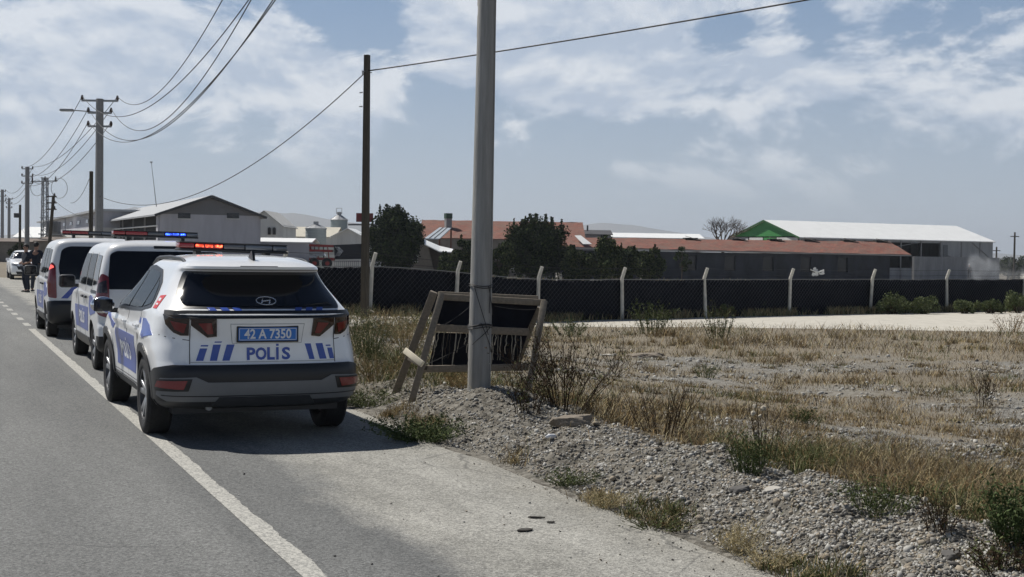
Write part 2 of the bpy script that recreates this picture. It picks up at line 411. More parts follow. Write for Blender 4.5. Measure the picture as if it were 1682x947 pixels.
def road_sheet():
    V = []; Fc = []
    ks = [0, .5, .8, .95, 1.0]
    for j, y in enumerate(rys):
        e = float(edge_x(y)); xl = -7.5
        for k in ks: V.append((xl+(e-xl)*k, y, .004 if k < 1 else -.004))
        V[-2] = (e-.12, y, .004)
    n = len(ks)
    for j in range(len(rys)-1):
        for k in range(n-1): a = j*n+k; Fc.append((a, a+1, a+n+1, a+n))
    o = npmesh('road', V, Fc, [asphalt()]); o['kind'] = 'structure'
road_sheet()
def line_mat():
    m = bpy.data.materials.new('worn_road_paint'); m.use_nodes = True; N, L = nodes_of(m); b = N['Principled BSDF']; b.inputs['Roughness'].default_value = .8
    tc = N.new('ShaderNodeTexCoord')
    n = N.new('ShaderNodeTexNoise'); n.inputs['Scale'].default_value = 60; n.inputs['Detail'].default_value = 6; n.inputs['Roughness'].default_value = .75; L.new(tc.outputs['Object'], n.inputs['Vector'])
    r = N.new('ShaderNodeMapRange'); r.inputs['From Min'].default_value = .41; r.inputs['From Max'].default_value = .55; L.new(n.outputs['Fac'], r.inputs['Value'])
    x = N.new('ShaderNodeMix'); x.data_type = 'RGBA'; L.new(r.outputs[0], x.inputs[0]); x.inputs[6].default_value = (.17, .17, .16, 1); x.inputs[7].default_value = (.47, .46, .42, 1)
    L.new(x.outputs[2], b.inputs['Base Color']); return m
def stripes():
    V = []; Fc = []
    def strip(y0, y1, xl, xr, st=.06, rag=.02):
        n = max(2, int((y1-y0)/st)); b = len(V)
        for k in range(n+1):
            y = y0+(y1-y0)*k/n
            V.append((xl, y, .008)); V.append((xr+(float(fbm(y*3, 0, 4))-.47)*rag*2+(random.random()-.5)*rag*.5, y, .008))
        for k in range(n): a = b+2*k; Fc.append((a, a+1, a+3, a+2))
    strip(3, 28.5, 1.765, 1.895, .03, .022)
    y = 29.6
    while y < 66: strip(y, y+1.1, 1.77, 1.90, .3); y += 2.3
    strip(67, 600, 1.77, 1.90, 5, 0)
    strip(3, 600, -1.9, -1.77, 5, 0)
    o = npmesh('road_marking', V, Fc, [line_mat()]); o['kind'] = 'structure'
stripes()
# pale gravel track in front of the fence
def track():
    far_ = [(180, 500), (330, 508), (470, 514), (640, 520), (900, 519.5), (1160, 517), (1400, 514.5), (1682, 512.5), (1900, 511)]
    near_ = [(150, 520), (330, 532), (470, 535), (640, 534), (900, 536), (1160, 537), (1400, 541), (1682, 545), (1900, 549)]
    V = []; Fc = []
    A = [at(*q) for q in far_]; Bn = [at(*q) for q in near_]
    def interp(P, t): k = min(int(t*(len(P)-1)), len(P)-2); u = t*(len(P)-1)-k; return P[k]*(1-u)+P[k+1]*u
    nu, nv = 220, 14
    for i in range(nu+1):
        a, b = interp(A, i/nu), interp(Bn, i/nu)
        for j in range(nv+1):
            q = a*(1-j/nv)+b*(j/nv); jit = (fbm(q.x*2, q.y*2, 8)-.5)*.5 if j in (0, nv) else 0
            y = q.y+jit; V.append((q.x, y, max(H1(q.x, y), -9)+.03*min(1, 4*(j/nv), 4*(1-j/nv))+.004))
    for i in range(nu):
        for j in range(nv): a = i*(nv+1)+j; Fc.append((a, a+1, a+nv+2, a+nv+1))
    m = mat('pale_crushed_stone', (.50, .475, .42), .95, var=.12, vscale=2.5, bump=.6, bscale=30, spec=.1)
    o = npmesh('gravel_track', V, Fc, [m], smooth=True); o['kind'] = 'structure'
track()
# distant hills
def hills():
    hm = mat('hill_scrub', (.13, .12, .10), .95, var=.2, vscale=.002)
    def ridge(name, D, prof, depth):
        V = []; Fc = []; n = len(prof)
        for (px, py) in prof:
            P = pt(px, py, D); base = pt(px, 425, D)
            V.append((base.x-FW[0]*depth, base.y-FW[1]*depth, -3)); V.append((P.x, P.y, P.z)); V.append((P.x+FW[0]*depth, P.y+FW[1]*depth, -3))
        for k in range(n-1):
            a = 3*k; Fc += [(a, a+3, a+4, a+1), (a+1, a+4, a+5, a+2)]
        o = npmesh(name, V, Fc, [hm], smooth=False); o['kind'] = 'structure'
    def smooth(pts, st=12, amp=1.2, s=0):
        out = []
        for (x0, y0), (x1, y1) in zip(pts, pts[1:]):
            n = max(1, int(abs(x1-x0)/st))
            for k in range(n):
                t = k/n; x = x0+(x1-x0)*t; out.append((x, y0+(y1-y0)*t+(float(fbm(x*.03, 1.5, s))-.45)*amp*4))
        return out+[pts[-1]]
    ridge('hills', 5000, smooth([(-200, 395), (40, 385), (100, 372), (160, 352), (220, 340), (330, 352), (430, 347), (480, 349), (540, 360), (620, 372), (700, 390), (760, 408)], s=3), 900)
    ridge('hills', 6200, smooth([(820, 410), (900, 382), (930, 374), (985, 366), (1040, 369), (1100, 379), (1180, 392), (1280, 405), (1420, 412), (1700, 418)], s=9), 900)
hills()

# ================================================================== VEHICLES
def spline(xs_, ys_, x):      # monotone cubic
    n = len(xs_)
    if x <= xs_[0]: return ys_[0]
    if x >= xs_[-1]: return ys_[-1]
    h = [xs_[i+1]-xs_[i] for i in range(n-1)]; d = [(ys_[i+1]-ys_[i])/h[i] for i in range(n-1)]
    def m(i):
        if i == 0: return d[0]
        if i == n-1: return d[-1]
        if d[i-1]*d[i] <= 0: return 0
        w1 = 2*h[i]+h[i-1]; w2 = h[i]+2*h[i-1]; return (w1+w2)/(w1/d[i-1]+w2/d[i])
    i = 0
    while x > xs_[i+1]: i += 1
    t = (x-xs_[i])/h[i]; a, b = m(i), m(i+1)
    return ys_[i]*(1+2*t)*(1-t)**2 + h[i]*a*t*(1-t)**2 + ys_[i+1]*t*t*(3-2*t) + h[i]*b*t*t*(t-1)

class Shell:
    """closed car body: plan outlines stacked in z; y runs from the rear bumper forward"""
    def __init__(s, levels, bulge=None, pr=3.2, pf=2.6):
        s.L = sorted(levels); s.z = [l[0] for l in s.L]; s.bulge = bulge; s.pr = pr; s.pf = pf
    def par(s, z):
        return [spline(s.z, [l[k] for l in s.L], z) for k in range(1, 6)]   # yr yf w Lr Lf
    def side_x(s, y, z):
        yr, yf, w, Lr, Lf = s.par(z); x = w
        a = (y-yr)/Lr; b = (yf-y)/Lf
        if a < 1: x *= (1-(1-max(a, 0))**s.pr)**(1/s.pr)
        if b < 1: x *= (1-(1-max(b, 0))**s.pf)**(1/s.pf)
        return x + (s.bulge(y, z)*min(1, max(0, a)*1.5)*min(1, max(0, b)*1.5) if s.bulge else 0)
    def rear_y(s, x, z):
        yr, yf, w, Lr, Lf = s.par(z); q = min(abs(x)/w, 1.0)
        return yr+Lr*(1-(1-q**s.pr)**(1/s.pr))
    def front_y(s, x, z):
        yr, yf, w, Lr, Lf = s.par(z); q = min(abs(x)/w, 1.0)
        return yf-Lf*(1-(1-q**s.pf)**(1/s.pf))
    def ring(s, z, nr=22, ns=60, nf=16):
        yr, yf, w, Lr, Lf = s.par(z); P = []
        y1 = yr+Lr; y2 = yf-Lf
        if y1 > y2-.02: m_ = (y1+y2)/2; y1, y2 = m_-.01, m_+.01
        for k in range(nr+1):
            th = (k/nr)**1.25*pi/2; x = sin(th)**(2/s.pr)*w if k else 0
            y = yr+Lr*(1-cos(th)**(2/s.pr)); y = min(y, y1)
            P.append((x+(s.bulge(y, z)*min(1, max(0, (y-yr)/Lr)*1.5) if s.bulge else 0)*(x/w), y))
        for k in range(1, ns): 
            y = y1+(y2-y1)*k/ns; P.append((w+(s.bulge(y, z) if s.bulge else 0), y))
        for k in range(nf, -1, -1):
            th = (k/nf)**1.0*pi/2; x = sin(th)**(2/s.pf)*w if k else 0
            y = yf-Lf*(1-cos(th)**(2/s.pf)); y = max(y, y2)
            P.append((x+(s.bulge(y, z)*min(1, max(0, (yf-y)/Lf)*1.5) if s.bulge else 0)*(x/w), y))
        return P
    def zs(s, step=.03):
        out = []
        for a, b in zip(s.z, s.z[1:]):
            n = max(1, int(round((b-a)/step))); out += [a+(b-a)*k/n for k in range(n)]
        return out+[s.z[-1]]
    def build(s, parent, mats, classify, arches, floor_m, step=.03, names=('body',)):
        bm = B(); rings = []
        for z in s.zs(step):
            P = s.ring(z); full = P+[(-x, y) for x, y in P[-2:0:-1]]
            rings.append([bm.verts.new((x, y, z)) for x, y in full])
        for a, b in zip(rings, rings[1:]):
            n = len(a)
            for k in range(n): 
                f = bm.faces.new((a[k], a[(k+1) % n], b[(k+1) % n], b[k])); c = f.calc_center_median(); f.material_index = classify(c.x, c.y, c.z)
        bm.faces.new(rings[0][::-1]).material_index = len(mats)-1; bm.faces.new(rings[-1])
        fixn(bm); me = bpy.data.meshes.new('body')
        bm.to_mesh(me); bm.free(); o = link('body', me, parent, mats)
        # wheel arches cut with cylinders
        cb = B(); 
        for (y, z, r) in arches:
            for sx in (-1, 1):
                bmesh.ops.create_cone(cb, cap_ends=True, segments=40, radius1=r, radius2=r, depth=.55,
                                      matrix=Matrix.Translation((sx*.82, y, z)) @ Matrix.Rotation(pi/2, 4, 'Y'))
        cme = bpy.data.meshes.new('cut'); cb.to_mesh(cme); cb.free(); cme.materials.append(floor_m)
        co = bpy.data.objects.new('cut', cme); COL.objects.link(co); co.matrix_world = parent.matrix_world
        if parent: co.parent = parent
        md = o.modifiers.new('b', 'BOOLEAN'); md.operation = 'DIFFERENCE'; md.object = co; md.solver = 'EXACT'; md.material_mode = 'TRANSFER'
        dg = bpy.context.evaluated_depsgraph_get(); new = bpy.data.meshes.new_from_object(o.evaluated_get(dg)); o.modifiers.clear()
        o.data = new; bpy.data.objects.remove(co)
        new.polygons.foreach_set('use_smooth', [True]*len(new.polygons)); new.set_sharp_from_angle(angle=radians(38))
        return o
    # --- surface mapping. mode 'r' rear face (x,z), 's' left/right side (y,z), 'w' wrapping arc length from the rear centre, 'f' front
    def mapper(s, mode, side=-1):
        cache = {}
        def arc(z):
            kz = round(z, 3)
            if kz not in cache:
                P = s.ring(z, 60, 60, 20); L = [0]
                for a, b in zip(P, P[1:]): L.append(L[-1]+math.hypot(b[0]-a[0], b[1]-a[1]))
                cache[kz] = (P, L)
            return cache[kz]
        def f(u, z):
            if mode == 'r': return Vector((u, s.rear_y(u, z), z))
            if mode == 'f': return Vector((u, s.front_y(u, z), z))
            if mode == 's': return Vector((side*s.side_x(u, z), u, z))
            P, L = arc(z); q = abs(u); sg = 1 if u >= 0 else -1
            i = int(np.searchsorted(L, q))-1; i = max(0, min(i, len(P)-2)); t = (q-L[i])/max(1e-6, L[i+1]-L[i])
            return Vector((sg*(P[i][0]*(1-t)+P[i+1][0]*t), P[i][1]*(1-t)+P[i+1][1]*t, z))
        return f
    def nrm(s, f, u, z, mode, side):
        e = .006; a = f(u+e, z)-f(u-e, z); b = f(u, z+e)-f(u, z-e); n = a.cross(b)
        if n.length < 1e-9: n = Vector((0, -1, 0))
        n.normalize(); c = Vector((0, 2.2, .9)); p = f(u, z)
        if n.dot(p-c) < 0: n = -n
        return n
    def patch(s, name, poly, mode, m, parent, off=.004, side=-1, cell=.035, rnd=0, holes=None):
        f = s.mapper(mode, side); bm = B()
        if rnd: poly = round_poly(poly, rnd)
        vs = [bm.verts.new((u, z, 0)) for u, z in poly]; bm.faces.new(vs)
        us = [p[0] for p in poly]; zz = [p[1] for p in poly]
        for ax, lo, hi in ((0, min(us), max(us)), (1, min(zz), max(zz))):
            k = floor(lo/cell)+1
            while k*cell < hi:
                co = [0, 0, 0]; co[ax] = k*cell; no = [0, 0, 0]; no[ax] = 1
                bmesh.ops.bisect_plane(bm, geom=bm.verts[:]+bm.edges[:]+bm.faces[:], plane_co=co, plane_no=no); k += 1
        big = [g for g in bm.faces if len(g.verts) > 4]
        if big: bmesh.ops.triangulate(bm, faces=big)
        edges = [e for e in bm.edges if e.is_boundary]
        r = bmesh.ops.extrude_edge_only(bm, edges=edges); low = [v for v in r['geom'] if isinstance(v, bmesh.types.BMVert)]
        lowset = set(low); uv = {v: (v.co.x, v.co.y) for v in bm.verts}
        for v in bm.verts:
            u, z = uv[v]; p = f(u, z); n = s.nrm(f, u, z, mode, side); v.co = p + n*(off if v not in lowset else -.004)
        fixn(bm)
        # keep the outward side out
        return obj(name, bm, m, parent, angle=35)
    def police(s, cx, cz, h, w, mode, m, parent, side=-1, off=.006, flip=1):
        """POLIS in wide bold capitals with the dot over the I, one mesh"""
        f = s.mapper(mode, side); n = s.nrm(f, cx, cz, mode, side); bm = B()
        for ch, px_, k in (('P', -.40, 1.12), ('O', -.185, 1.0), ('L', .03, 1.0), ('I', .17, 1.0), ('S', .36, 1.0)):
            me = textmesh(ch, h*1.38, h*.048, 1.0); xs_ = [v.co.x for v in me.vertices]; zs_ = [v.co.y for v in me.vertices]
            c0 = (min(xs_)+max(xs_))/2; z0 = (min(zs_)+max(zs_))/2; ht = max(zs_)-min(zs_); wd = max(xs_)-min(xs_)
            tw = {'P': .185, 'O': .235, 'L': .165, 'I': .055, 'S': .185}[ch]*w
            for v in me.vertices:
                u = cx+flip*(px_*w+(v.co.x-c0)/wd*tw); z = cz+(v.co.y-z0)/ht*h; v.co = f(u, z)+n*off
            bm.from_mesh(me); bpy.data.meshes.remove(me)
        q = [(-.028*w, h*.60), (.028*w, h*.60), (.028*w, h*.76), (-.028*w, h*.76)]
        bm.faces.new([bm.verts.new(f(cx+flip*(.17*w)+a, cz+b)+n*off) for a, b in q])
        return obj('police_lettering', bm, m, parent)
    def text(s, name, body, cx, cz, size, mode, m, parent, side=-1, off=.009, bold=.0, flip=1, sx=1.0, slant=0):
        me = textmesh(body, size, bold, sx); f = s.mapper(mode, side)
        for v in me.vertices:
            u = cx+flip*(v.co.x+slant*v.co.y); z = cz+v.co.y; v.co = f(u, z)+s.nrm(f, cx, cz, mode, side)*off
        return link(name, me, parent, [m])
def textmesh(body, size, bold=0, sx=1.0):
    c = bpy.data.curves.new('t', 'FONT'); c.body = body; c.size = size; c.align_x = 'CENTER'; c.align_y = 'CENTER'; c.offset = bold; c.resolution_u = 3
    o = bpy.data.objects.new('t', c); COL.objects.link(o)
    bpy.context.view_layer.update()
    me = bpy.data.meshes.new_from_object(o.evaluated_get(bpy.context.evaluated_depsgraph_get())); bpy.data.objects.remove(o); bpy.data.curves.remove(c)
    for v in me.vertices: v.co.x *= sx
    return me
def round_poly(P, r, n=5):
    out = []; N_ = len(P)
    for i in range(N_):
        a = Vector(P[i-1]); b = Vector(P[i]); c = Vector(P[(i+1) % N_]); d1 = (a-b); d2 = (c-b)
        rr = min(r, d1.length*.45, d2.length*.45); p = b+d1.normalized()*rr; q = b+d2.normalized()*rr
        for k in range(n+1):
            t = k/n; o = p*(1-t)**2+b*2*t*(1-t)+q*t*t; out.append((o.x, o.y))
    return out

def wheel(parent, x, y, r, w, side, rimr, style='five', rim_m=None):
    """tyre with rim, spokes and disc; side -1 = left"""
    t = B(); o = (x, y, r); hw = w/2
    lathe(t, [(rimr, -hw*.86), (rimr+.02, -hw*.96), (r-.05, -hw), (r-.015, -hw*.9), (r, -hw*.72), (r-.006, -hw*.3), (r-.006, hw*.3), (r, hw*.72), (r-.015, hw*.9), (r-.05, hw), (rimr+.02, hw*.96), (rimr, hw*.86)], 'X', 48, 0, o, True)
    fixn(t); ty = obj('tyre', t, rubber, parent, angle=40)
    b = B(); s_ = side
    lathe(b, [(rimr+.004, s_*hw*.9), (rimr-.012, s_*hw*.88), (rimr-.02, s_*hw*.55), (rimr-.03, -s_*hw*.6), (.05, -s_*hw*.6)], 'X', 40, 1, o)
    lathe(b, [(0.001, s_*hw*.72), (.03, s_*hw*.72), (.06, s_*hw*.62), (.062, s_*hw*.1)], 'X', 20, 0, o)
    n = 5 if style == 'five' else 7
    for k in range(n):
        for dk in ((-.11, .11) if style == 'five' else (0,)):
            a = 2*pi*k/n+.3+dk; a2 = 2*pi*k/n+.3+dk*1.9
            p = Vector((x+s_*hw*.56, y+cos(a)*.045, r+sin(a)*.045)); q = Vector((x+s_*hw*.74, y+cos(a2)*(rimr-.01), r+sin(a2)*(rimr-.01)))
            beam(b, p, q, .05 if style == 'five' else .07, .028, 0, (1, 0, 0), .006)
    fixn(b); obj('rim', b, [rim_m or alloy, alloy_dk], ty, angle=35)
    return ty
def arch_trim(sh, name, y, z, r0, r1, parent, m, side, off=.014, a0=-.1, a1=pi+.1):
    poly = [(y+cos(a0+(a1-a0)*k/26)*r1, z+sin(a0+(a1-a0)*k/26)*r1) for k in range(27)] + [(y+cos(a1+(a0-a1)*k/26)*r0, z+sin(a1+(a0-a1)*k/26)*r0) for k in range(27)]
    return sh.patch(name, poly, 's', m, parent, off, side, .08)

def led_mat(name, c, e, st):
    m = mat(name, c, .3, emit=e, estr=st, var=.01); N, L = nodes_of(m); b = N['Principled BSDF']
    tc = N.new('ShaderNodeTexCoord'); v = N.new('ShaderNodeTexVoronoi'); v.inputs['Scale'].default_value = 34; L.new(tc.outputs['Object'], v.inputs['Vector'])
    r = N.new('ShaderNodeMapRange'); r.inputs['From Min'].default_value = .1; r.inputs['From Max'].default_value = .55; r.inputs['To Min'].default_value = st*1.6; r.inputs['To Max'].default_value = st*.15
    L.new(v.outputs['Distance'], r.inputs['Value']); L.new(r.outputs[0], b.inputs['Emission Strength']); return m
led_blue = led_mat('lit_blue_led', (.02, .05, .8), (.03, .10, 1), 9)
led_red = led_mat('lit_red_led', (.8, .05, .02), (1, .09, .035), 6)
def light_bar(loc, rz, L, tilt, label, lit, cat='light bar'):
    """roof beacon: black base with coloured lens modules"""
    t = empty('light_bar', loc, rz, label, cat); t.rotation_euler = (0, tilt, rz)
    b = B(); box(b, (0, 0, .012), (L, .27, .024), bevel=.008); box(b, (0, 0, .086), (L*.99, .24, .012), bevel=.004); obj('base_plate', b, black_pl, t, angle=40)
    for sx in (-.32, .32):
        f = B(); beam(f, (sx*L, 0, -.065), (sx*L, 0, .002), .05, .18); obj('mounting_foot', f, black_pl, t)
    segs = [(-.5, -.36, 'r'), (-.36, -.1, 'R' if lit == 'red' else 'r'), (-.1, .1, 'd'), (.1, .36, 'B' if lit == 'blue' else 'b'), (.36, .5, 'b')]
    mm = {'r': mat('beacon_red_lens', (.28, .015, .018), .15, coat=.6), 'R': mat('beacon_red_lens_2', (.30, .015, .018), .15, coat=.6), 'd': mat('beacon_smoked_lens', (.07, .075, .085), .12, coat=.6),
          'b': mat('beacon_clear_lens', (.10, .115, .14), .1, coat=.7), 'B': mat('beacon_blue_lens', (.02, .05, .4), .12, coat=.6)}
    for a, c, k in segs:
        s_ = B(); cx = (a+c)/2*L; ln = (c-a)*L*.985
        r0 = .115; P = []
        box(s_, (cx, 0, .052), (ln, .23, .056), bevel=.014)
        if k == 'd': pass
        o = obj('lens', s_, mm[k], t, angle=40)
        if k in 'RB':
            nled = 3
            for i in range(nled):
                for yy in (-.117, .117):
                    e = B(); x = cx+(i-(nled-1)/2)*ln/nled; box(e, (x, yy, .054), (ln/nled*.8, .008, .024), bevel=.003)
                    obj('led', e, led_red if k == 'R' else led_blue, o)
    return t

def plate(sh, parent, x, z, text, w=.52, h=.115, off=.016, bgm=None, y_ref=None):
    t = B(); y = sh.rear_y(x, z)-off
    box(t, (x, y, z), (w+.03, .012, h+.03), bevel=.006); pl = obj('number_plate', t, black_pl, parent, angle=40)
    t = B(); box(t, (x, y-.008, z), (w, .006, h), bevel=.002); obj('plate_face', t, bgm or plate_blue, pl)
    t = B()
    for (a, c, s_) in ((w-.016, .004, h/2-.008), (w-.016, .004, -(h/2-.008))): box(t, (x, y-.012, z+s_), (a, .002, c))
    for s_ in (-1, 1): box(t, (x+s_*(w/2-.008), y-.012, z), (.004, .002, h-.02))
    obj('plate_border', t, white_mk, pl)
    me = textmesh(text, .115, .0028, .86)
    for v in me.vertices: v.co = (x+v.co.x, y-.0135, z+v.co.y-.002)
    link('plate_text', me, pl, [white_mk])
    return pl

# ------------------------------------------------------------ police SUV
SX, SY = 2.682, 12.42       # rear axle
def make_suv():
    t = empty('police_suv', (SX, SY-.92, 0), 0, 'white and blue police SUV seen from behind, nearest of the parked police cars', 'police car')
    LV = [(.26, .42, 4.20, .72, .3, .5), (.31, .20, 4.40, .84, .3, .5), (.36, .09, 4.45, .885, .40, .6), (.41, .045, 4.47, .892, .42, .7), (.56, .0, 4.49, .900, .45, .7), (.66, .005, 4.50, .905, .48, .7), (.70, .035, 4.50, .908, .50, .7),
          (.80, .050, 4.48, .915, .60, .75), (.92, .055, 4.44, .905, .72, .8), (.98, .045, 4.33, .90, .74, .85), (1.03, .03, 3.98, .89, .74, .85), (1.06, .02, 3.66, .885, .74, .8),
          (1.13, .015, 3.40, .872, .72, .7), (1.16, .075, 3.32, .86, .72, .7), (1.20, .135, 3.24, .835, .70, .7), (1.48, .42, 2.72, .675, .62, .55), (1.505, .40, 2.66, .665, .62, .5), (1.522, .31, 2.60, .655, .70, .5), (1.545, .30, 2.54, .64, .70, .5),
          (1.572, .37, 2.46, .61, .70, .5), (1.60, .54, 2.36, .56, .65, .5), (1.625, .80, 2.2, .50, .5, .5), (1.64, 1.1, 2.0, .40, .45, .4), (1.648, 1.35, 1.8, .2, .2, .2)]
    def bulge(y, z):
        g = lambda c, s_: math.exp(-((y-c)/s_)**2)
        k = math.exp(-((z-.72)/.30)**2)
        b = .028*(g(.92, .42)+g(3.60, .45))*k
        b -= .030*math.exp(-((z-.62)/.13)**2)*g(2.25, .75)       # waisted doors
        b += .016*math.exp(-((z-(.93+.04*(y-2)/2))/.03)**2)*sst(.3, .8, y)*(1-sst(3.2, 3.9, y))  # shoulder crease
        return float(b)
    sh = Shell(LV, bulge, 3.4, 2.6)
    o = sh.build(t, [paint, dark_pl], lambda x, y, z: 1 if z < .41 else 0, [(.92, .36, .405), (3.60, .36, .405)], black_pl)
    P = sh.patch
    # lower cladding and bumper
    bp = P('rear_bumper', [(-1.23, .375), (1.23, .375), (1.23, .60), (1.05, .655), (.80, .685), (.0, .685), (-.80, .685), (-1.05, .655), (-1.23, .60)], 'w', black_pl, t, .012, cell=.05)
    P('skid_panel', [(-.84, .385), (.84, .385), (.98, .45), (.93, .575), (.60, .59), (.5, .545), (-.5, .545), (-.60, .59), (-.93, .575), (-.98, .43)], 'w', mat('grey_skid_plastic', (.165, .172, .182), .45, var=.08, vscale=4), bp, .022, cell=.05)
    P('diffuser', [(-.46, .35), (.46, .35), (.40, .42), (-.40, .42)], 'r', dark_pl, bp, .034, cell=.06)
    P('bumper_groove', [(-.90, .428), (.90, .428), (.90, .434), (-.90, .434)], 'w', black_pl, bp, .026, cell=.08)
    for s_ in (-1, 1):
        q = [(s_*.63, .575), (s_*.97, .565), (s_*1.03, .50), (s_*.99, .465), (s_*.66, .475)]
        hsg = P('fog_housing', q, 'w', black_pl, bp, .026, cell=.05)
        q = [(s_*.67, .560), (s_*.95, .552), (s_*.995, .50), (s_*.70, .49)]
        P('reflector', q, 'w', mat('bumper_reflector', (.22, .03, .035), .15, coat=.6), hsg, .031, cell=.05)
        P('side_skirt', [(1.30, .27), (3.22, .27), (3.22, .37), (2.9, .40), (1.6, .40), (1.30, .37)], 's', dark_pl, t, .012, s_, .1)
        arch_trim(sh, 'wheel_arch', .92, .36, .40, .475, t, black_pl, s_); arch_trim(sh, 'wheel_arch', 3.60, .36, .40, .475, t, black_pl, s_)
        # side glass
        dlo = [(.88, 1.17), (.93, 1.245), (1.12, 1.37), (1.45, 1.475), (1.95, 1.505), (2.30, 1.49), (2.62, 1.43), (2.95, 1.28), (3.22, 1.12), (3.20, 1.075), (2.2, 1.10), (1.4, 1.125)]
        fr = P('window_frame', [(a+(a-2.05)*.03, b+(b-1.27)*.11) for a, b in dlo], 's', black_pl, t, .006, s_, .1)
        P('front_door_window', [(2.17, 1.115), (3.14, 1.095), (2.93, 1.26), (2.61, 1.405), (2.30, 1.462), (2.17, 1.478)], 's', glass_sd, t, .010, s_, .06, .03)
        P('rear_door_window', [(1.33, 1.145), (2.11, 1.118), (2.11, 1.482), (1.95, 1.487), (1.50, 1.467), (1.36, 1.43)], 's', glass_sd, t, .010, s_, .06, .03)
        P('quarter_window', [(.95, 1.185), (1.27, 1.148), (1.29, 1.40), (1.14, 1.345), (.97, 1.235)], 's', glass_sd, t, .010, s_, .06, .02)
        for yy, z0, z1 in ((2.14, .42, 1.08), (1.30, .72, 1.12), (3.20, .42, 1.05)):
            P('door_seam', [(yy, z0), (yy+.008, z0), (yy+.008, z1), (yy, z1)], 's', mat('seam', (.05, .05, .055), .8), t, .0015, s_, .1)
        P('fuel_flap' if s_ > 0 else 'sill_seam', [(1.35, .43), (3.15, .43), (3.15, .436), (1.35, .436)], 's', mat('seam', (.05, .05, .055), .8), t, .0015, s_, .2) if s_ < 0 else None
        for yy in (1.45, 2.29):
            hb = B(); x = sh.side_x(yy, .965)
            box(hb, (s_*(x+.022), yy, .965), (.022, .20, .026), bevel=.008)
            for dy in (-.085, .085): box(hb, (s_*(x+.008), yy+dy, .965), (.03, .025, .022), bevel=.004)
            obj('door_handle', hb, paint, t, angle=40)
        # livery on the flanks
        P('livery_panel', [(1.60, .49), (2.93, .49), (3.00, .83), (2.97, .86), (1.60, .85)], 's', blue, t, .0035, s_, .08)
        P('livery_swoosh', [(.50, .93), (.68, 1.01), (.95, 1.055), (1.30, 1.045), (1.34, 1.00), (1.12, .99), (.98, .93), (.90, .875), (.74, .905)], 's', blue, t, .0035, s_, .05)
        P('livery_gap', [(.93, .885), (1.0, .88), (1.19, 1.045), (1.13, 1.05)], 's', white_mk, t, .006, s_, .05)
        P('livery_swoosh', [(3.02, .90), (3.12, .90), (3.42, 1.00), (3.62, 1.03), (3.62, .985), (3.40, .93), (3.25, .86), (3.14, .84)], 's', blue, t, .0035, s_, .05)
        sh.police(2.32, .67, .17, .70, 's', white_mk, t, s_, .007, -1 if s_ < 0 else 1)
        # phone sticker on the pillar
        P('pillar_sticker', [(.58, 1.16), (.74, 1.16), (.76, 1.27), (.60, 1.28)], 's', mat('red_sticker', (.55, .03, .04), .5), t, .004, s_, .05)
        P('sticker_mark', [(.62, 1.19), (.70, 1.19), (.71, 1.205), (.63, 1.205)], 's', white_mk, t, .006, s_, .05)
        P('sticker_mark', [(.63, 1.225), (.71, 1.225), (.72, 1.25), (.64, 1.25)], 's', white_mk, t, .006, s_, .05)
        # tail lamps
        P('tail_light', [(s_*.66, 1.10), (s_*.82, 1.118), (s_*.95, 1.125), (s_*.90, 1.04), (s_*.80, .97), (s_*.73, .945), (s_*.66, .945)], 'w', dark_lens, t, .012, cell=.04)
        P('light_segment', [(s_*.68, 1.05), (s_*.84, 1.07), (s_*.79, 1.0), (s_*.70, .965)], 'w', red_lens, t, .016, cell=.04)
        P('tail_light', [(s_*.43, 1.095), (s_*.645, 1.10), (s_*.645, 1.04), (s_*.50, .93), (s_*.42, .94)], 'w', dark_lens, t, .012, cell=.04)
        P('light_segment', [(s_*.47, 1.06), (s_*.58, 1.055), (s_*.50, .96), (s_*.45, .965)], 'w', red_lens, t, .016, cell=.04)
        # rails
        rb = B(); pts = []
        for k in range(17):
            y = .62+k*.125; zt = 1.60+.03*sin(pi*k/16)**.5; zz_ = 1.585
            pts.append((s_*.575, y, 1.552+.065*min(1, sin(pi*k/16)*2.2)-.02*abs(k-8)/8))
        tube(rb, pts, .017, 8); obj('roof_rail', rb, black_pl, t, smooth=True)
        # mirror
        mb = B(); bmesh.ops.create_uvsphere(mb, u_segments=24, v_segments=16, radius=1, matrix=Matrix.Translation((s_*1.045, 3.02, 1.09)) @ Matrix.Rotation(s_*radians(8), 4, 'Z') @ Matrix.Diagonal((.125, .10, .088, 1)))
        for v in mb.verts:
            if v.co.y < 2.98: v.co.y = 2.98-(2.98-v.co.y)*.15
        mo = obj('wing_mirror', mb, paint if False else chrome, t, smooth=True)
        mb = B(); beam(mb, (s_*.87, 3.06, 1.03), (s_*1.0, 3.03, 1.04), .06, .05, bevel=.01); obj('mirror_arm', mb, black_pl, mo)
        mb = B(); box(mb, (s_*1.045, 2.962, 1.09), (.19, .006, .125), bevel=.003); obj('mirror_glass', mb, glass_dk, mo)
    # tailgate glass, spoiler, bar, seams
    rwf = [(-.76, 1.175), (.76, 1.175), (.80, 1.23), (.685, 1.50), (-.685, 1.50), (-.80, 1.23)]
    P('window_surround', rwf, 'w', black_pl, t, .003, cell=.05, rnd=.03)
    g = P('rear_window', [(-.69, 1.20), (0, 1.19), (.69, 1.20), (.73, 1.25), (.605, 1.492), (-.605, 1.492), (-.73, 1.25)], 'w', glass_dk, t, .009, cell=.04, rnd=.05)
    for s_ in (-1, 1):      # headrests and seat backs just visible through the tinted pane
        pass
    P('light_strip', [(-.80, 1.095), (.80, 1.10), (.93, 1.12), (.93, 1.148), (.62, 1.150), (-.62, 1.150), (-.93, 1.148), (-.93, 1.12)], 'w', black_pl, t, .016, cell=.05)
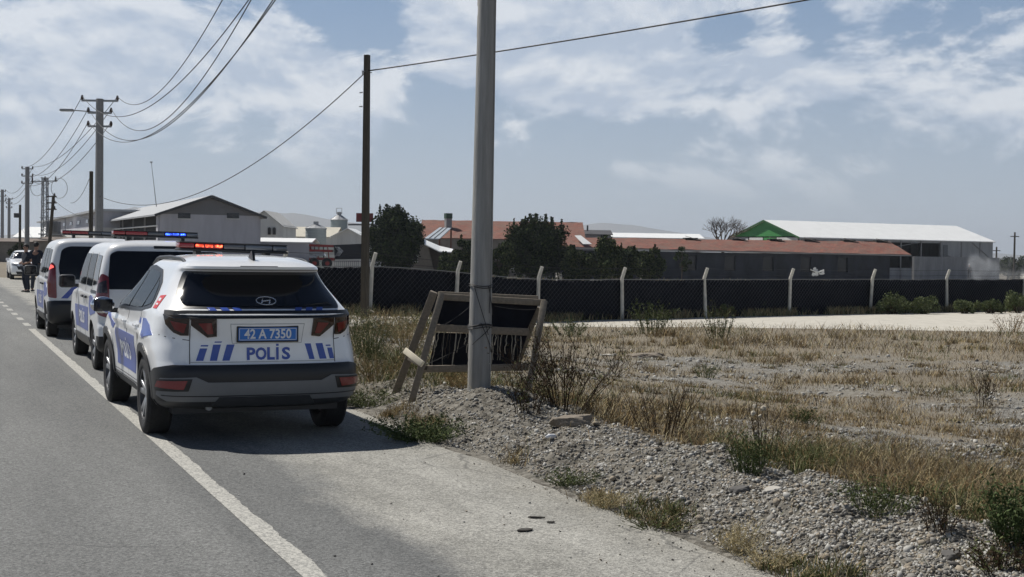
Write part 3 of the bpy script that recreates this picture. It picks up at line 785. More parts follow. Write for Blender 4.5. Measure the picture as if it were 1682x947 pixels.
    for s_ in (-1, 1):
        P('tailgate_seam', [(s_*.648, .70), (s_*.655, .70), (s_*.655, 1.16), (s_*.648, 1.16)], 'w', mat('seam', (.05, .05, .055), .8), t, .0015, cell=.1)
        P('bumper_seam', [(s_*.655, .900), (s_*.655, .907), (s_*1.0, .945), (s_*1.0, .938)], 'w', mat('seam', (.05, .05, .055), .8), t, .0015, cell=.1)
    P('tailgate_crease', [(-.64, .712), (.64, .712), (.64, .718), (-.64, .718)], 'r', mat('seam_soft', (.35, .36, .37), .6), t, .002, cell=.1)
    P('plate_recess', [(-.29, .875), (.33, .875), (.35, 1.05), (-.31, 1.05)], 'r', mat('seam_soft', (.35, .36, .37), .6), t, .0012, cell=.1)
    P('plate_recess_face', [(-.285, .880), (.325, .880), (.344, 1.045), (-.304, 1.045)], 'r', paint, t, .0026, cell=.1)
    plate(sh, t, .02, .958, '42 A 7350')
    # emblem: tilted ellipse with a slanted H, on the foot of the glass
    b = B(); f = sh.mapper('r'); ex, ez = .035, 1.245
    def ring_pts(a, c, n=28): return [(ex+cos(2*pi*k/n)*a, ez+sin(2*pi*k/n)*c) for k in range(n)]
    pts = [f(*q)+Vector((0, -.016, 0)) for q in ring_pts(.088, .034)]; tube(b, pts+[pts[0]], .0048, 6)
    for q0, q1 in (((-.045, -.020), (-.022, .024)), ((.022, -.024), (.045, .020)), ((-.036, -.004), (.036, .004))):
        tube(b, [f(ex+q0[0], ez+q0[1])+Vector((0, -.016, 0)), f(ex+q1[0], ez+q1[1])+Vector((0, -.016, 0))], .0058, 6)
    obj('emblem', b, chrome, t, smooth=True)
    # tailgate livery
    sh.police(.04, .785, .110, .41, 'r', blue, t, -1, .005)
    for b0, b1, t0, t1, zt_ in ((-.595, -.535, -.56, -.50, .835), (-.48, -.42, -.45, -.385, .868), (-.374, -.312, -.335, -.268, .868), (.402, .450, .360, .415, .868), (.500, .565, .463, .528, .868), (.598, .640, .576, .622, .825)):
        P('livery_stripe', [(b0, .728), (b1, .728), (t1, zt_), (t0, zt_)], 'r', blue, t, .0035, cell=.06)
    for q in ([(-.555, .852), (-.495, .852), (-.49, .864), (-.55, .864)], [(-.44, .885), (-.38, .885), (-.375, .895), (-.435, .895)], [(.565, .84), (.61, .84), (.605, .852), (.56, .852)]):
        P('livery_dash', q, 'r', blue, t, .0035, cell=.06)
    for x in (-.44, -.33, -.225, .30, .40, .50):
        sg = 1 if x < 0 else -1
        P('livery_dash', [(x-.035, 1.152), (x+.025, 1.152), (x+.025-sg*.02, 1.180), (x-.035-sg*.02, 1.180)], 'r', blue, t, .012, cell=.06)
    # shark fin
    b = B(); prism(b, [(-.012, .52, 1.60), (-.012, .72, 1.625), (-.012, .60, 1.685), (-.012, .56, 1.69)], (.024, 0, 0)); fixn(b); obj('shark_fin', b, black_pl, t)
    b = B(); box(b, (0, .31, 1.545), (.34, .012, .014), bevel=.003); obj('brake_light', b, dark_lens, t)
    b = B(); box(b, (0, 2.2, .31), (1.5, 3.7, .14)); obj('underbody', b, black_pl, t)
    b = B(); tube(b, [(-.45, .24, .30), (-.45, .5, .30)], .028, 12); obj('exhaust', b, steel, t)
    P('windscreen', [(-.70, 1.10), (.70, 1.10), (.56, 1.48), (-.56, 1.48)], 'f', glass_dk, t, .006, cell=.06)
    P('headlight', [(-.85, .68), (-.5, .66), (-.5, .78), (-.85, .80)], 'f', clear_lens, t, .006, cell=.06)
    P('headlight', [(.85, .68), (.5, .66), (.5, .78), (.85, .80)], 'f', clear_lens, t, .006, cell=.06)
    P('grille', [(-.48, .55), (.48, .55), (.52, .86), (-.52, .86)], 'f', black_pl, t, .006, cell=.06)
    for s_ in (-1, 1):
        for y in (.92, 3.60): wheel(t, s_*(.928-.115), y, .36, .235, s_, .235)
    return t
make_suv()
light_bar((SX+.11, SY+1.12, 1.668), 0, 1.10, radians(1.2), 'low black roof light bar with a glowing red left end, on the nearest police SUV', 'red')

# ------------------------------------------------------------ police vans
def make_van(loc, label, ztop, barlit, barlabel, kind, wb=2.70):
    t = empty('police_van', (loc[0], loc[1]-.78, 0), 0, label, 'police van')
    k = ztop/1.80; Ln = wb+.78+.88
    w0 = .91
    Z = lambda z: z*k
    LV = [(.20, .40, Ln-.3, .72, .3, .4), (.26, .20, Ln-.12, .83, .25, .5), (.32, .06, Ln-.05, .885, .22, .6), (.45, .0, Ln, w0-.005, .22, .7), (.62, .0, Ln, w0, .22, .7), (.67, .05, Ln-.01, w0, .22, .7),
          (.95, .06, Ln-.10, w0, .22, .75), (1.02, .062, Ln-.45, w0-.003, .22, .75), (1.08, .068, Ln-.92, w0-.008, .22, .7), (1.14, .078, Ln-1.02, w0-.015, .22, .6), (1.60, .19, Ln-1.62, w0-.105, .26, .4),
          (1.68, .215, Ln-1.74, w0-.14, .28, .4), (1.73, .25, Ln-1.86, w0-.19, .3, .4), (1.765, .33, Ln-2.0, w0-.28, .35, .4), (1.79, .55, Ln-2.2, w0-.45, .4, .35), (1.80, .85, Ln-2.5, w0-.65, .2, .2)]
    LV = [(Z(l[0]) if l[0] > .5 else l[0],)+l[1:] for l in LV]
    rw = .78; fw = .78+wb
    def bulge(y, z):
        g = lambda c, s_: math.exp(-((y-c)/s_)**2); q = math.exp(-((z-.70)/.28)**2)
        return float(.020*(g(rw, .45)+g(fw, .5))*q + .012*math.exp(-((z-Z(1.02))/.035)**2))
    sh = Shell(LV, bulge, 4.2, 2.8); P = sh.patch
    sh.build(t, [vanpaint, black_pl], lambda x, y, z: 1 if z < .34 else 0, [(rw, .325, .37), (fw, .325, .37)], black_pl)
    seam = mat('seam', (.05, .05, .055), .8)
    if kind == 'a':
        P('rear_bumper', [(-1.05, .32), (1.05, .32), (1.05, .50), (-1.05, .50)], 'w', black_pl, t, .012, cell=.07)
        P('rear_window', [(-.79, Z(1.13)), (.79, Z(1.13)), (.74, Z(1.60)), (.66, Z(1.645)), (-.66, Z(1.645)), (-.74, Z(1.60))], 'r', glass_dk, t, .008, cell=.06, rnd=.05)
        P('high_brake_light', [(-.17, Z(1.685)), (.17, Z(1.685)), (.17, Z(1.715)), (-.17, Z(1.715))], 'r', black_pl, t, .012, cell=.06)
    else:
        P('rear_bumper', [(-1.12, .32), (1.12, .32), (1.12, .66), (.8, .70), (-.8, .70), (-1.12, .66)], 'w', black_pl, t, .014, cell=.07)
        for s_ in (-1, 1):
            q = [(s_*.03, Z(1.05)), (s_*.70, Z(1.05)), (s_*.74, Z(1.25)), (s_*.68, Z(1.58)), (s_*.55, Z(1.64)), (s_*.03, Z(1.64))]
            P('rear_window', q, 'r', glass_dk, t, .008, cell=.06, rnd=.08)
        P('door_seam', [(-.006, .70), (.006, .70), (.006, Z(1.68)), (-.006, Z(1.68))], 'r', seam, t, .002)
    for s_ in (-1, 1):
        if kind == 'a':
            q = [(s_*.765, .74), (s_*.90, .78), (s_*1.05, .90), (s_*1.00, Z(1.20)), (s_*.86, Z(1.34)), (s_*.77, Z(1.30))]
            q2 = [(s_*.79, .80), (s_*.90, .84), (s_*.95, 1.0), (s_*.79, .98)]; q3 = [(s_*.79, 1.08), (s_*.95, 1.08), (s_*.93, Z(1.2)), (s_*.80, Z(1.25))]
        else:
            q = [(s_*.77, .74), (s_*.93, .76), (s_*.99, .95), (s_*.97, Z(1.25)), (s_*.86, Z(1.36)), (s_*.79, Z(1.30))]
            q2 = [(s_*.80, .80), (s_*.93, .82), (s_*.93, .92), (s_*.80, .90)]; q3 = [(s_*.82, Z(1.26)), (s_*.92, Z(1.22)), (s_*.88, Z(1.31)), (s_*.83, Z(1.29))]
        tl = P('tail_light', q, 'w', red_lens, t, .014, cell=.05, rnd=.03)
        P('lamp_section', q2, 'w', clear_lens if kind == 'a' else red_lens, tl, .018, cell=.05)
        P('lamp_section', q3, 'w', dark_lens if kind == 'a' else mat('lit_tail_lamp', (.6, .03, .03), .3, emit=(1, .12, .1), estr=1.5), tl, .018, cell=.05)
        wy0, wy1 = Ln-1.40, Ln-2.62
        P('front_door_window', [(wy1+.06, Z(1.15)), (wy0, Z(1.15)), (wy0-.42, Z(1.56)), (wy0-.52, Z(1.60)), (wy1+.06, Z(1.60))], 's', glass_sd, t, .007, s_, .08, .04)
        P('side_window', [(.98, Z(1.15)), (wy1-.05, Z(1.15)), (wy1-.05, Z(1.60)), (1.02, Z(1.60))], 's', glass_sd, t, .007, s_, .08, .06)
        P('quarter_window', [(.34, Z(1.20)), (.86, Z(1.16)), (.88, Z(1.59)), (.44, Z(1.58))], 's', glass_dk if kind == 'a' else glass_sd, t, .007, s_, .08, .06)
        for yy in (.92, wy1, wy0+.03): P('door_seam', [(yy, .42), (yy+.01, .42), (yy+.01, Z(1.62) if yy < wy0 else Z(1.1)), (yy, Z(1.62) if yy < wy0 else Z(1.1))], 's', seam, t, .002, s_, .1)
        P('slide_rail', [(.35, Z(1.06)), (1.0, Z(1.06)), (1.0, Z(1.10)), (.35, Z(1.10))], 's', black_pl, t, .010, s_, .1)
        P('side_skirt', [(rw+.42, .26), (fw-.42, .26), (fw-.42, .42), (rw+.42, .42)], 's', black_pl, t, .012, s_, .1)
        for yy in (wy1-.18, wy1+.22):
            hb = B(); x = sh.side_x(yy, .98); box(hb, (s_*(x+.02), yy, .98), (.03, .2, .035), bevel=.008); obj('door_handle', hb, black_pl if kind == 'b' else alloy_dk, t, angle=40)
        P('livery_panel', [(rw+.55, .50), (fw-.50, .50), (fw-.38, .82), (rw+.55, .84)], 's', blue, t, .0045, s_, .1)
        P('livery_swoosh', [(.38, .80), (.46, .92), (.62, 1.0), (.85, 1.03), (1.08, 1.0), (1.2, .90), (1.1, .80), (.9, .74)], 's', blue, t, .0045, s_, .1)
        sh.police(rw+1.35, .67, .17, .78, 's', white_mk, t, s_, .008, -1 if s_ < 0 else 1)
        mb = B(); box(mb, (s_*1.06, wy0-.06, Z(1.17)), (.24, .12, .20), bevel=.045); mo = obj('wing_mirror', mb, black_pl, t, angle=40)
        mb = B(); box(mb, (s_*1.06, wy0-.124, Z(1.17)), (.19, .006, .15), bevel=.003); obj('mirror_glass', mb, glass_dk, mo)
        mb = B(); beam(mb, (s_*.86, wy0-.02, Z(1.10)), (s_*1.0, wy0-.04, Z(1.11)), .06, .05, bevel=.01); obj('mirror_arm', mb, black_pl, mo)
        for y in (rw, fw): wheel(t, s_*(.90-.105), y, .325, .21, s_, .205, 'seven')
        P('headlight', [(s_*.86, .74), (s_*.5, .72), (s_*.55, .9), (s_*.86, .95)], 'f', clear_lens, t, .006, cell=.06)
        if kind == 'b':
            P('livery_stripe', [(s_*.58, .74), (s_*.70, .74), (s_*.46, 1.0), (s_*.36, 1.0)], 'r', blue, t, .004, cell=.06)
        else:
            P('livery_stripe', [(s_*.60, .68), (s_*.70, .68), (s_*.58, .86), (s_*.48, .86)], 'r', blue, t, .004, cell=.06)
    P('windscreen', [(-.74, Z(1.14)), (.74, Z(1.14)), (.66, Z(1.60)), (-.66, Z(1.60))], 'f', glass_dk, t, .006, cell=.08)
    plate(sh, t, 0, .78 if kind == 'a' else .88, '42 A 7412' if False else '', .52)
    hb = B(); box(hb, (0.05, sh.rear_y(.05, 1.0)-.02, 1.02 if kind == 'a' else .98), (.34, .03, .045), bevel=.008); obj('tailgate_handle', hb, black_pl, t, angle=40)
    b = B(); box(b, (0, Ln/2, .25), (1.45, Ln-.6, .14)); obj('underbody', b, black_pl, t)
    light_bar((loc[0]+.02, loc[1]+.62, ztop+.045), 0, 1.20, radians(.8), barlabel, barlit)
    return t
make_van((2.93, 19.10), 'white police van with large dark tailgate window, directly in front of the nearest police SUV', 1.80, 'blue',
         'roof light bar with glowing blue end, on the middle police vehicle', 'a')
make_van((2.84, 26.2), 'white police van with black rear bumper, farthest of the three parked police cars', 1.86, 'none',
         'unlit red ended roof light bar on the farthest police van', 'b', 2.5)

# ------------------------------------------------------------ white saloon far up the road
def make_sedan():
    p = pt(24, 458, 65.5); t = empty('parked_car', (4.35, 73.2, 0), pi, 'small white saloon facing the camera on the verge, beyond the two officers', 'car')
    Ln = 4.5
    LV = [(.18, .3, Ln-.3, .70, .3, .4), (.26, .12, Ln-.10, .84, .3, .6), (.36, .03, Ln-.02, .88, .3, .7), (.55, .0, Ln, .895, .3, .75), (.75, .04, Ln-.03, .895, .3, .8), (.86, .08, Ln-.20, .885, .3, .8),
          (.93, .15, Ln-.75, .87, .3, .7), (.98, .35, Ln-1.15, .85, .35, .6), (1.02, .62, Ln-1.35, .81, .4, .6), (1.36, 1.25, Ln-1.98, .62, .5, .5), (1.42, 1.5, Ln-2.15, .52, .5, .5), (1.44, 1.9, Ln-2.4, .3, .2, .2)]
    sh = Shell(LV, None, 3, 2.8); P = sh.patch
    sh.build(t, [paint, black_pl], lambda x, y, z: 1 if z < .27 else 0, [(.9, .32, .36), (3.55, .32, .36)], black_pl)
    P('windscreen', [(-.70, 1.02), (.70, 1.02), (.56, 1.35), (-.56, 1.35)], 'f', glass_dk, t, .006, cell=.08)
    P('grille', [(-.55, .50), (.55, .50), (.62, .66), (-.62, .66)], 'f', black_pl, t, .008, cell=.06)
    P('lower_intake', [(-.6, .28), (.6, .28), (.66, .40), (-.66, .40)], 'f', black_pl, t, .008, cell=.06)
    b = B(); box(b, (0, Ln+.02, .46), (.52, .02, .11)); obj('number_plate', b, white_mk, t)
    for s_ in (-1, 1):
        P('headlight', [(s_*.60, .66), (s_*.84, .70), (s_*.84, .80), (s_*.58, .74)], 'f', clear_lens, t, .01, cell=.06)
        P('side_window', [(1.15, 1.02), (3.05, 1.0), (2.5, 1.34), (1.6, 1.36)], 's', glass_sd, t, .006, s_, .1)
        for y in (.9, 3.55): wheel(t, s_*.80, y, .32, .2, s_, .2)
        mb = B(); box(mb, (s_*.97, 2.98, .98), (.18, .1, .13), bevel=.03); obj('wing_mirror', mb, paint, t, angle=40)
make_sedan()

# ================================================================== PEOPLE
def skinmesh(name, verts, edges, radii, m, parent, sub=2, root=0):
    me = bpy.data.meshes.new(name); me.from_pydata([tuple(v) for v in verts], edges, [])
    o = bpy.data.objects.new(name, me); COL.objects.link(o)
    sk = o.modifiers.new('s', 'SKIN'); sk.use_smooth_shade = True
    for i, r in enumerate(radii):
        r = r if isinstance(r, tuple) else (r, r); me.skin_vertices[0].data[i].radius = r; me.skin_vertices[0].data[i].use_root = (i == root)
    sb = o.modifiers.new('u', 'SUBSURF'); sb.levels = sub
    dg = bpy.context.evaluated_depsgraph_get(); nm = bpy.data.meshes.new_from_object(o.evaluated_get(dg)); bpy.data.objects.remove(o)
    nm.name = name; return link(name, nm, parent, [m], True)
skin_m = mat('skin', (.34, .19, .13), .55); hair_m = mat('black_hair', (.012, .010, .009), .7)
def person(loc, rz, label, shirt, trousers, pose, cap=None, sleeves='short', hgt=1.76, cat='person'):
    k = hgt/1.76
    t = empty('person', loc, rz, label, cat); t.scale = (k, k, k)
    J = dict(pel=(0, 0, .96), wai=(0, -.01, 1.08), che=(0, 0, 1.30), nec=(0, .0, 1.47), hd0=(0, -.015, 1.56), hd1=(0, -.02, 1.66), hd2=(0, 0, 1.71))
    for s_, n in ((-1, 'L'), (1, 'R')):
        J['hip'+n] = (s_*.095, 0, .90); J['kne'+n] = (s_*.12, -.02, .50); J['ank'+n] = (s_*.13, .03, .09); J['toe'+n] = (s_*.15, -.14, .035)
        J['sho'+n] = (s_*.185, 0, 1.41); J['elb'+n] = (s_*.25, .03, 1.14); J['wri'+n] = (s_*.26, -.06, .90); J['han'+n] = (s_*.26, -.08, .83)
    J.update(pose); J = {a: Vector(b) for a, b in J.items()}
    names = ['pel', 'wai', 'che', 'nec', 'hd0', 'hd1', 'hd2']; R = {'pel': (.14, .105), 'wai': (.135, .10), 'che': (.16, .115), 'nec': .055, 'hd0': .072, 'hd1': (.082, .095), 'hd2': .065}
    E = [('pel', 'wai'), ('wai', 'che'), ('che', 'nec'), ('nec', 'hd0'), ('hd0', 'hd1'), ('hd1', 'hd2')]
    for n in 'LR':
        names += ['hip'+n, 'kne'+n, 'ank'+n, 'toe'+n, 'sho'+n, 'elb'+n, 'wri'+n, 'han'+n]
        R.update({'hip'+n: .085, 'kne'+n: .058, 'ank'+n: .042, 'toe'+n: .032, 'sho'+n: .058, 'elb'+n: .042, 'wri'+n: .028, 'han'+n: (.038, .02)})
        E += [('pel', 'hip'+n), ('hip'+n, 'kne'+n), ('kne'+n, 'ank'+n), ('ank'+n, 'toe'+n), ('che', 'sho'+n), ('sho'+n, 'elb'+n), ('elb'+n, 'wri'+n), ('wri'+n, 'han'+n)]
        d = (J['han'+n]-J['wri'+n]).normalized(); side = d.cross(Vector((1, 0, 0))).normalized()
        for q in range(4):
            a, b = f'f{q}{n}', f'g{q}{n}'; off = side*(q-1.5)*.02; ln = (.07, .08, .075, .06)[q]
            J[a] = J['han'+n]+off+d*.035; J[b] = J[a]+d*ln+Vector((0, -.012, 0)); names += [a, b]; R[a] = .009; R[b] = .0075; E += [('han'+n, a), (a, b)]
        a = 't'+n; J[a] = J['han'+n]-side*.045+d*.03; names.append(a); R[a] = .010; E.append(('wri'+n, a))
    ix = {n: i for i, n in enumerate(names)}
    body = skinmesh('body', [J[n] for n in names], [(ix[a], ix[b]) for a, b in E], [R[n] for n in names], skin_m, t, 2)
    def shell(nm, ns, es, rr, m, root=0): ii = {n: i for i, n in enumerate(ns)}; return skinmesh(nm, [J[n] for n in ns], [(ii[a], ii[b]) for a, b in es], rr, m, t, 2, root)
    J['colr'] = J['nec']+Vector((0, 0, .0)); J['hem'] = J['pel']+Vector((0, 0, -.06))
    for n in 'LR': J['slv'+n] = J['sho'+n].lerp(J['elb'+n], .8) if sleeves == 'short' else J['wri'+n]; J['cuf'+n] = J['ank'+n]+Vector((0, 0, .0))
    shell('shirt', ['che', 'wai', 'hem', 'colr', 'shoL', 'slvL', 'shoR', 'slvR']+(['elbL', 'elbR'] if sleeves != 'short' else []),
          [('che', 'wai'), ('wai', 'hem'), ('che', 'colr'), ('che', 'shoL'), ('che', 'shoR')]+([('shoL', 'slvL'), ('shoR', 'slvR')] if sleeves == 'short' else [('shoL', 'elbL'), ('elbL', 'slvL'), ('shoR', 'elbR'), ('elbR', 'slvR')]),
          [(.185, .135), (.165, .125), (.165, .13), .074, .078, .068, .078, .068]+([.06, .06] if sleeves != 'short' else []), shirt)
    shell('trousers', ['pel', 'hipL', 'kneL', 'cufL', 'hipR', 'kneR', 'cufR'], [('pel', 'hipL'), ('hipL', 'kneL'), ('kneL', 'cufL'), ('pel', 'hipR'), ('hipR', 'kneR'), ('kneR', 'cufR')],
          [(.155, .12), .102, .078, .062, .102, .078, .062], trousers)
    for n in 'LR':
        J['heel'] = J['ank'+n]+Vector((0, .05, -.045)); b_ = J['toe'+n]+Vector((0, -.03, .012)); J['tt'] = b_; J['md'] = J['heel'].lerp(b_, .5)+Vector((0, 0, .005))
        shell('shoe', ['heel', 'md', 'tt'], [('heel', 'md'), ('md', 'tt')], [(.045, .043), (.05, .04), (.045, .03)], black_pl)
    hb = B(); hc = J['hd1']; bmesh.ops.create_uvsphere(hb, u_segments=18, v_segments=12, radius=1, matrix=Matrix.Translation(hc+Vector((0, .012, .022))) @ Matrix.Diagonal((.092, .108, .105, 1)))
    bmesh.ops.delete(hb, geom=[v for v in hb.verts if (v.co.z < hc.z-.02 and v.co.y < hc.y+.02) or v.co.z < hc.z-.07 or (v.co.y < hc.y-.055 and v.co.z < hc.z+.05)], context='VERTS')
    obj('hair', hb, hair_m, t, smooth=True)
    fb = B()   # face: nose, eyes, mouth, ears
    f0 = hc+Vector((0, -.092, -.03)); tube(fb, [f0+Vector((0, .01, .03)), f0+Vector((0, -.012, -.005))], [.008, .013], 8); obj('nose', fb, skin_m, t, smooth=True)
    for s_ in (-1, 1):
        fb = B(); bmesh.ops.create_uvsphere(fb, u_segments=10, v_segments=8, radius=.011, matrix=Matrix.Translation(hc+Vector((s_*.03, -.082, .005)))); obj('eye', fb, hair_m, t, smooth=True)
        fb = B(); bmesh.ops.create_uvsphere(fb, u_segments=10, v_segments=8, radius=1, matrix=Matrix.Translation(hc+Vector((s_*.088, .0, -.01))) @ Matrix.Diagonal((.012, .018, .03, 1))); obj('ear', fb, skin_m, t, smooth=True)
    fb = B(); box(fb, hc+Vector((0, -.086, -.062)), (.045, .012, .010), bevel=.003); obj('mouth', fb, mat('lips', (.28, .10, .08), .5), t)
    if cap:
        cb = B(); bmesh.ops.create_uvsphere(cb, u_segments=18, v_segments=10, radius=1, matrix=Matrix.Translation(hc+Vector((0, .005, .05))) @ Matrix.Diagonal((.105, .118, .095, 1)))
        bmesh.ops.delete(cb, geom=[v for v in cb.verts if v.co.z < hc.z+.03], context='VERTS'); box(cb, hc+Vector((0, -.135, .04)), (.15, .11, .012), bevel=.004); obj('cap', cb, cap, t, smooth=True)
    return t
navy = mat('navy_uniform', (.012, .017, .032), .85, var=.2, vscale=6); navy2 = mat('dark_trousers', (.022, .027, .040), .85, var=.2, vscale=6)
p = pt(43, 479, 47.5); q = person((p.x, p.y, .004), radians(-65), 'officer in navy uniform turned sideways, left of the pair standing on the road', navy, navy,
       {'elbL': (-.27, .06, 1.16), 'wriL': (-.17, -.16, 1.08), 'hanL': (-.11, -.20, 1.07), 'elbR': (.27, .05, 1.15), 'wriR': (.18, -.16, 1.06), 'hanR': (.12, -.20, 1.06), 'kneL': (-.10, -.04, .5), 'ankL': (-.10, .06, .09), 'toeL': (-.11, -.12, .035)}, hgt=1.72)
p = pt(59, 479.5, 48.2); q = person((p.x, p.y, .004), radians(150), 'officer in black shirt and grey trousers, back to the camera, beside the other officer', navy, mat('grey_trousers', (.05, .056, .07), .85, var=.2, vscale=6),
       {'elbL': (-.33, .08, 1.15), 'wriL': (-.20, -.04, 1.02), 'hanL': (-.15, -.08, 1.0), 'elbR': (.34, .06, 1.14), 'wriR': (.23, -.04, .99), 'hanR': (.18, -.08, .98)}, hgt=1.80)

# ================================================================== POLES AND CABLES
def concrete_pole(base, top, r0, r1, label, n=24, group=None, name='concrete_pole'):
    t = empty(name, base, 0, label, 'utility pole', group); b = B(); d = Vector(top)-Vector(base)
    tube(b, [d*(k/10) for k in range(11)], [r0+(r1-r0)*k/10 for k in range(11)], n)
    obj('shaft', b, concrete, t, angle=50); return t, d
NP_BASE = CR((789-841)/F_PX*13.5, 13.5, 0); NP_BASE.z = H1(NP_BASE.x, NP_BASE.y)-.1
v_ = pt(802.5, 0, 13.5)-pt(789, 640, 13.5); NP_TOP = NP_BASE+v_.normalized()*9.4
near_pole, nd = concrete_pole(NP_BASE, NP_TOP, .120, .062, 'tall round grey concrete pole in the foreground, the wooden board frame tied to it')
b = B()      # casting seam and stained streak along the shaft, small number tag, yellow paint mark
c0 = Vector((.075, -.10, 0)).normalized()
for k in range(24):
    z0, z1 = k/24, (k+.97)/24; rr0 = .120-.058*z0; rr1 = .120-.058*z1
    beam(b, nd*z0+c0*rr0, nd*z1+c0*rr1, .006, .005)
obj('casting_seam', b, mat('seam_grey', (.15, .15, .145), .9), near_pole)
b = B()
for z0, z1 in ((.395, .42), (.43, .45), (.36, .385)):
    cc = (pt(782, 250, 13.5)-pt(797, 250, 13.4)); cc.z = 0; cc.normalize()
    for a in np.linspace(-.5, .5, 7):
        q = Matrix.Rotation(a, 3, 'Z') @ cc; beam(b, nd*z0+q*(.0975), nd*z1+q*(.0955), .014, .003)
obj('paint_mark', b, mat('faded_yellow_paint', (.36, .27, .10), .8), near_pole)
wrap = B()
for zz in (.885, .905, .50, .49, .47):
    rr = .120-.058*zz/9.4+.006; q = nd*(zz/9.4) if False else nd.normalized()*zz
    P = [q+Vector((cos(a)*rr, sin(a)*rr, .012*sin(a*2+zz*9))) for a in np.linspace(0, 2*pi, 25)]; tube(wrap, P, .0045, 5)
for a0, a1, z0, z1 in ((-2.5, -1.2, .88, .40), (-1.3, -.6, .90, .60), (-2.6, -1.0, .30, .48), (-1.9, -.7, .52, .22), (-1.1, -1.15, .90, .62)):
    P = [nd.normalized()*(z0+(z1-z0)*k/12)+Vector((cos(a0+(a1-a0)*k/12), sin(a0+(a1-a0)*k/12), 0))*.124 for k in range(13)]; tube(wrap, P, .004, 5)
# tying wire goes with the board frame; loops all round the pole
wr = obj('tie_wire', wrap, wire_m); wr.location = NP_BASE+Vector((0, 0, .28)); tag(wr, 'dark tie wire looped round the foreground concrete pole', 'wire')

def ins(b, p, s=1): tube(b, [p, p+Vector((0, 0, .10*s)), p+Vector((0, 0, .2*s))], [.035*s, .06*s, .03*s], 8)
def line_pole(px, ytop, D, wpx, arms, label, lamp=False, group='concrete power line poles along the road', ybase=None, half=.85):
    top = pt(px, ytop, D); gz = -.0 if top.x < 12 else H1(top.x, top.y); t = empty('utility_pole', (top.x, top.y, gz), 0, label, 'utility pole', group)
    h = top.z-gz; w = wpx/F_PX*D
    b = B(); n = 4
    tube(b, [(0, 0, h*k/8) for k in range(9)], [w*.62-(w*.10)*k/8 for k in range(9)], 8); obj('shaft', b, concrete2, t, angle=30)
    lx = -RT  # arms lie across the line of sight as in the picture
    ends = []
    for ya, hl in arms:
        z = h-(ya-ytop)/F_PX*D; b = B(); a = Vector((RT[0]*hl, RT[1]*hl, z)); c = Vector((-RT[0]*hl, -RT[1]*hl, z)); beam(b, a, c, .09, .09)
        ca = obj('crossarm', b, steel, t)
        for e in (a*.97, c*.97):
            e.z = z; b = B(); ins(b, e, 1.25); obj('insulator', b, insul, ca); ends.append(Vector((top.x, top.y, gz))+e+Vector((0, 0, .2)))
    if lamp:
        z = h-(184-ytop)/F_PX*D; b = B(); a = Vector((0, 0, z)); c = Vector((-RT[0]*1.3, -RT[1]*1.3, z+.08)); tube(b, [a, c], .03, 6); ar = obj('lamp_arm', b, steel, t)
        b = B(); box(b, c+Vector((-RT[0]*.25, -RT[1]*.25, 0)), (.62, .26, .12), Matrix.Rotation(-YAW, 3, 'Z'), bevel=.04); obj('lamp_head', b, steel, ar)
    return t, ends
P2, E2 = line_pole(164, 162, 62, 11.5, [(165, .85), (185, .55), (207, .55)], 'tall concrete power pole with street lamp, behind the parked police vans', True)
P3, E3 = line_pole(45, 274, 120, 6.5, [(277, .5), (289, .5), (301, .5)], 'thin concrete power pole with three short crossarms, behind the officers')
P4, E4 = line_pole(4, 311, 165, 4.6, [(314, .4), (322, .4), (330, .4)], 'far concrete power pole at the left edge, nearest the road vanishing point')
P5, E5 = line_pole(15, 325, 185, 4.2, [(327, .45), (334, .4), (341, .4)], 'second far concrete power pole, just right of the one at the left edge')
def curve(name, pts, r, m, label=None, cat='cable', group=None, n=6):
    b = B(); tube(b, pts, r, n); o = obj(name, b, m, smooth=True); return tag(o, label, cat, group) if label else o
def sagline(a, c, sag, n=40): return [a+(c-a)*(k/n)-Vector((0, 0, sag*4*(k/n)*(1-k/n))) for k in range(n+1)]
def topx(P):      # picture column at which a cable leaves the frame
    prev = None
    for p in P:
        q = p-Vector((0, 0, CAMH)); z = q.dot(Vector(_d)); x = PW/2+F_PX*q.dot(Vector(R_))/z; y = PH/2-F_PX*q.dot(Vector(U_))/z
        if prev and prev[1] >= 0 > y: t = prev[1]/(prev[1]-y); return prev[0]+(x-prev[0])*t
        prev = (x, y)
    return 1e9
def fit_sag(a, c, want):
    lo, hi = 0.0, 4.0
    for _ in range(18):
        m_ = (lo+hi)/2
        if topx(sagline(a, c, m_, 120)) < want: lo = m_
        else: hi = m_
    return lo
NT = NP_TOP
for i, (e, x, nm, dx) in enumerate([(0, 365, 'leftmost of the overhead wires leaving the frame at the top', -.5), (1, 408, 'second overhead wire from the left, one of two close together', .5),
                           (2, 412, 'third overhead wire, dipping just under its close neighbour', -.3), (3, 448, 'rightmost pair of overhead wires, upper one', .35), (5, 452, 'lowest overhead wire of the span to the lamp pole', .35)]):
    a = E2[e]; c = Vector((NT.x+RT[0]*dx, NT.y+RT[1]*dx, NT.z-.1-.45*(i//2)))
    s_ = fit_sag(a, c, x); curve('power_cable', sagline(a, c, s_, 60), .013, wire_m, nm, 'cable', 'overhead power cables')
for i, (e, f) in enumerate(((0, 0), (1, 1), (2, 2), (4, 4), (3, 3), (5, 5))):
    curve('power_cable', sagline(E2[e], E3[f], .9+.1*i), .017, wire_m, ('top left', 'top right', 'middle left', 'bottom left', 'middle right', 'bottom right')[i]+' overhead cable between the lamp pole and the next pole', 'cable', 'overhead power cables')
for i in (0, 2, 4): curve('power_cable', sagline(E3[i], E4[i], 1.2), .02, wire_m, ('top', 'middle', 'bottom')[i//2]+' overhead cable between the two farthest poles and the pole behind the officers', 'cable', 'overhead power cables')

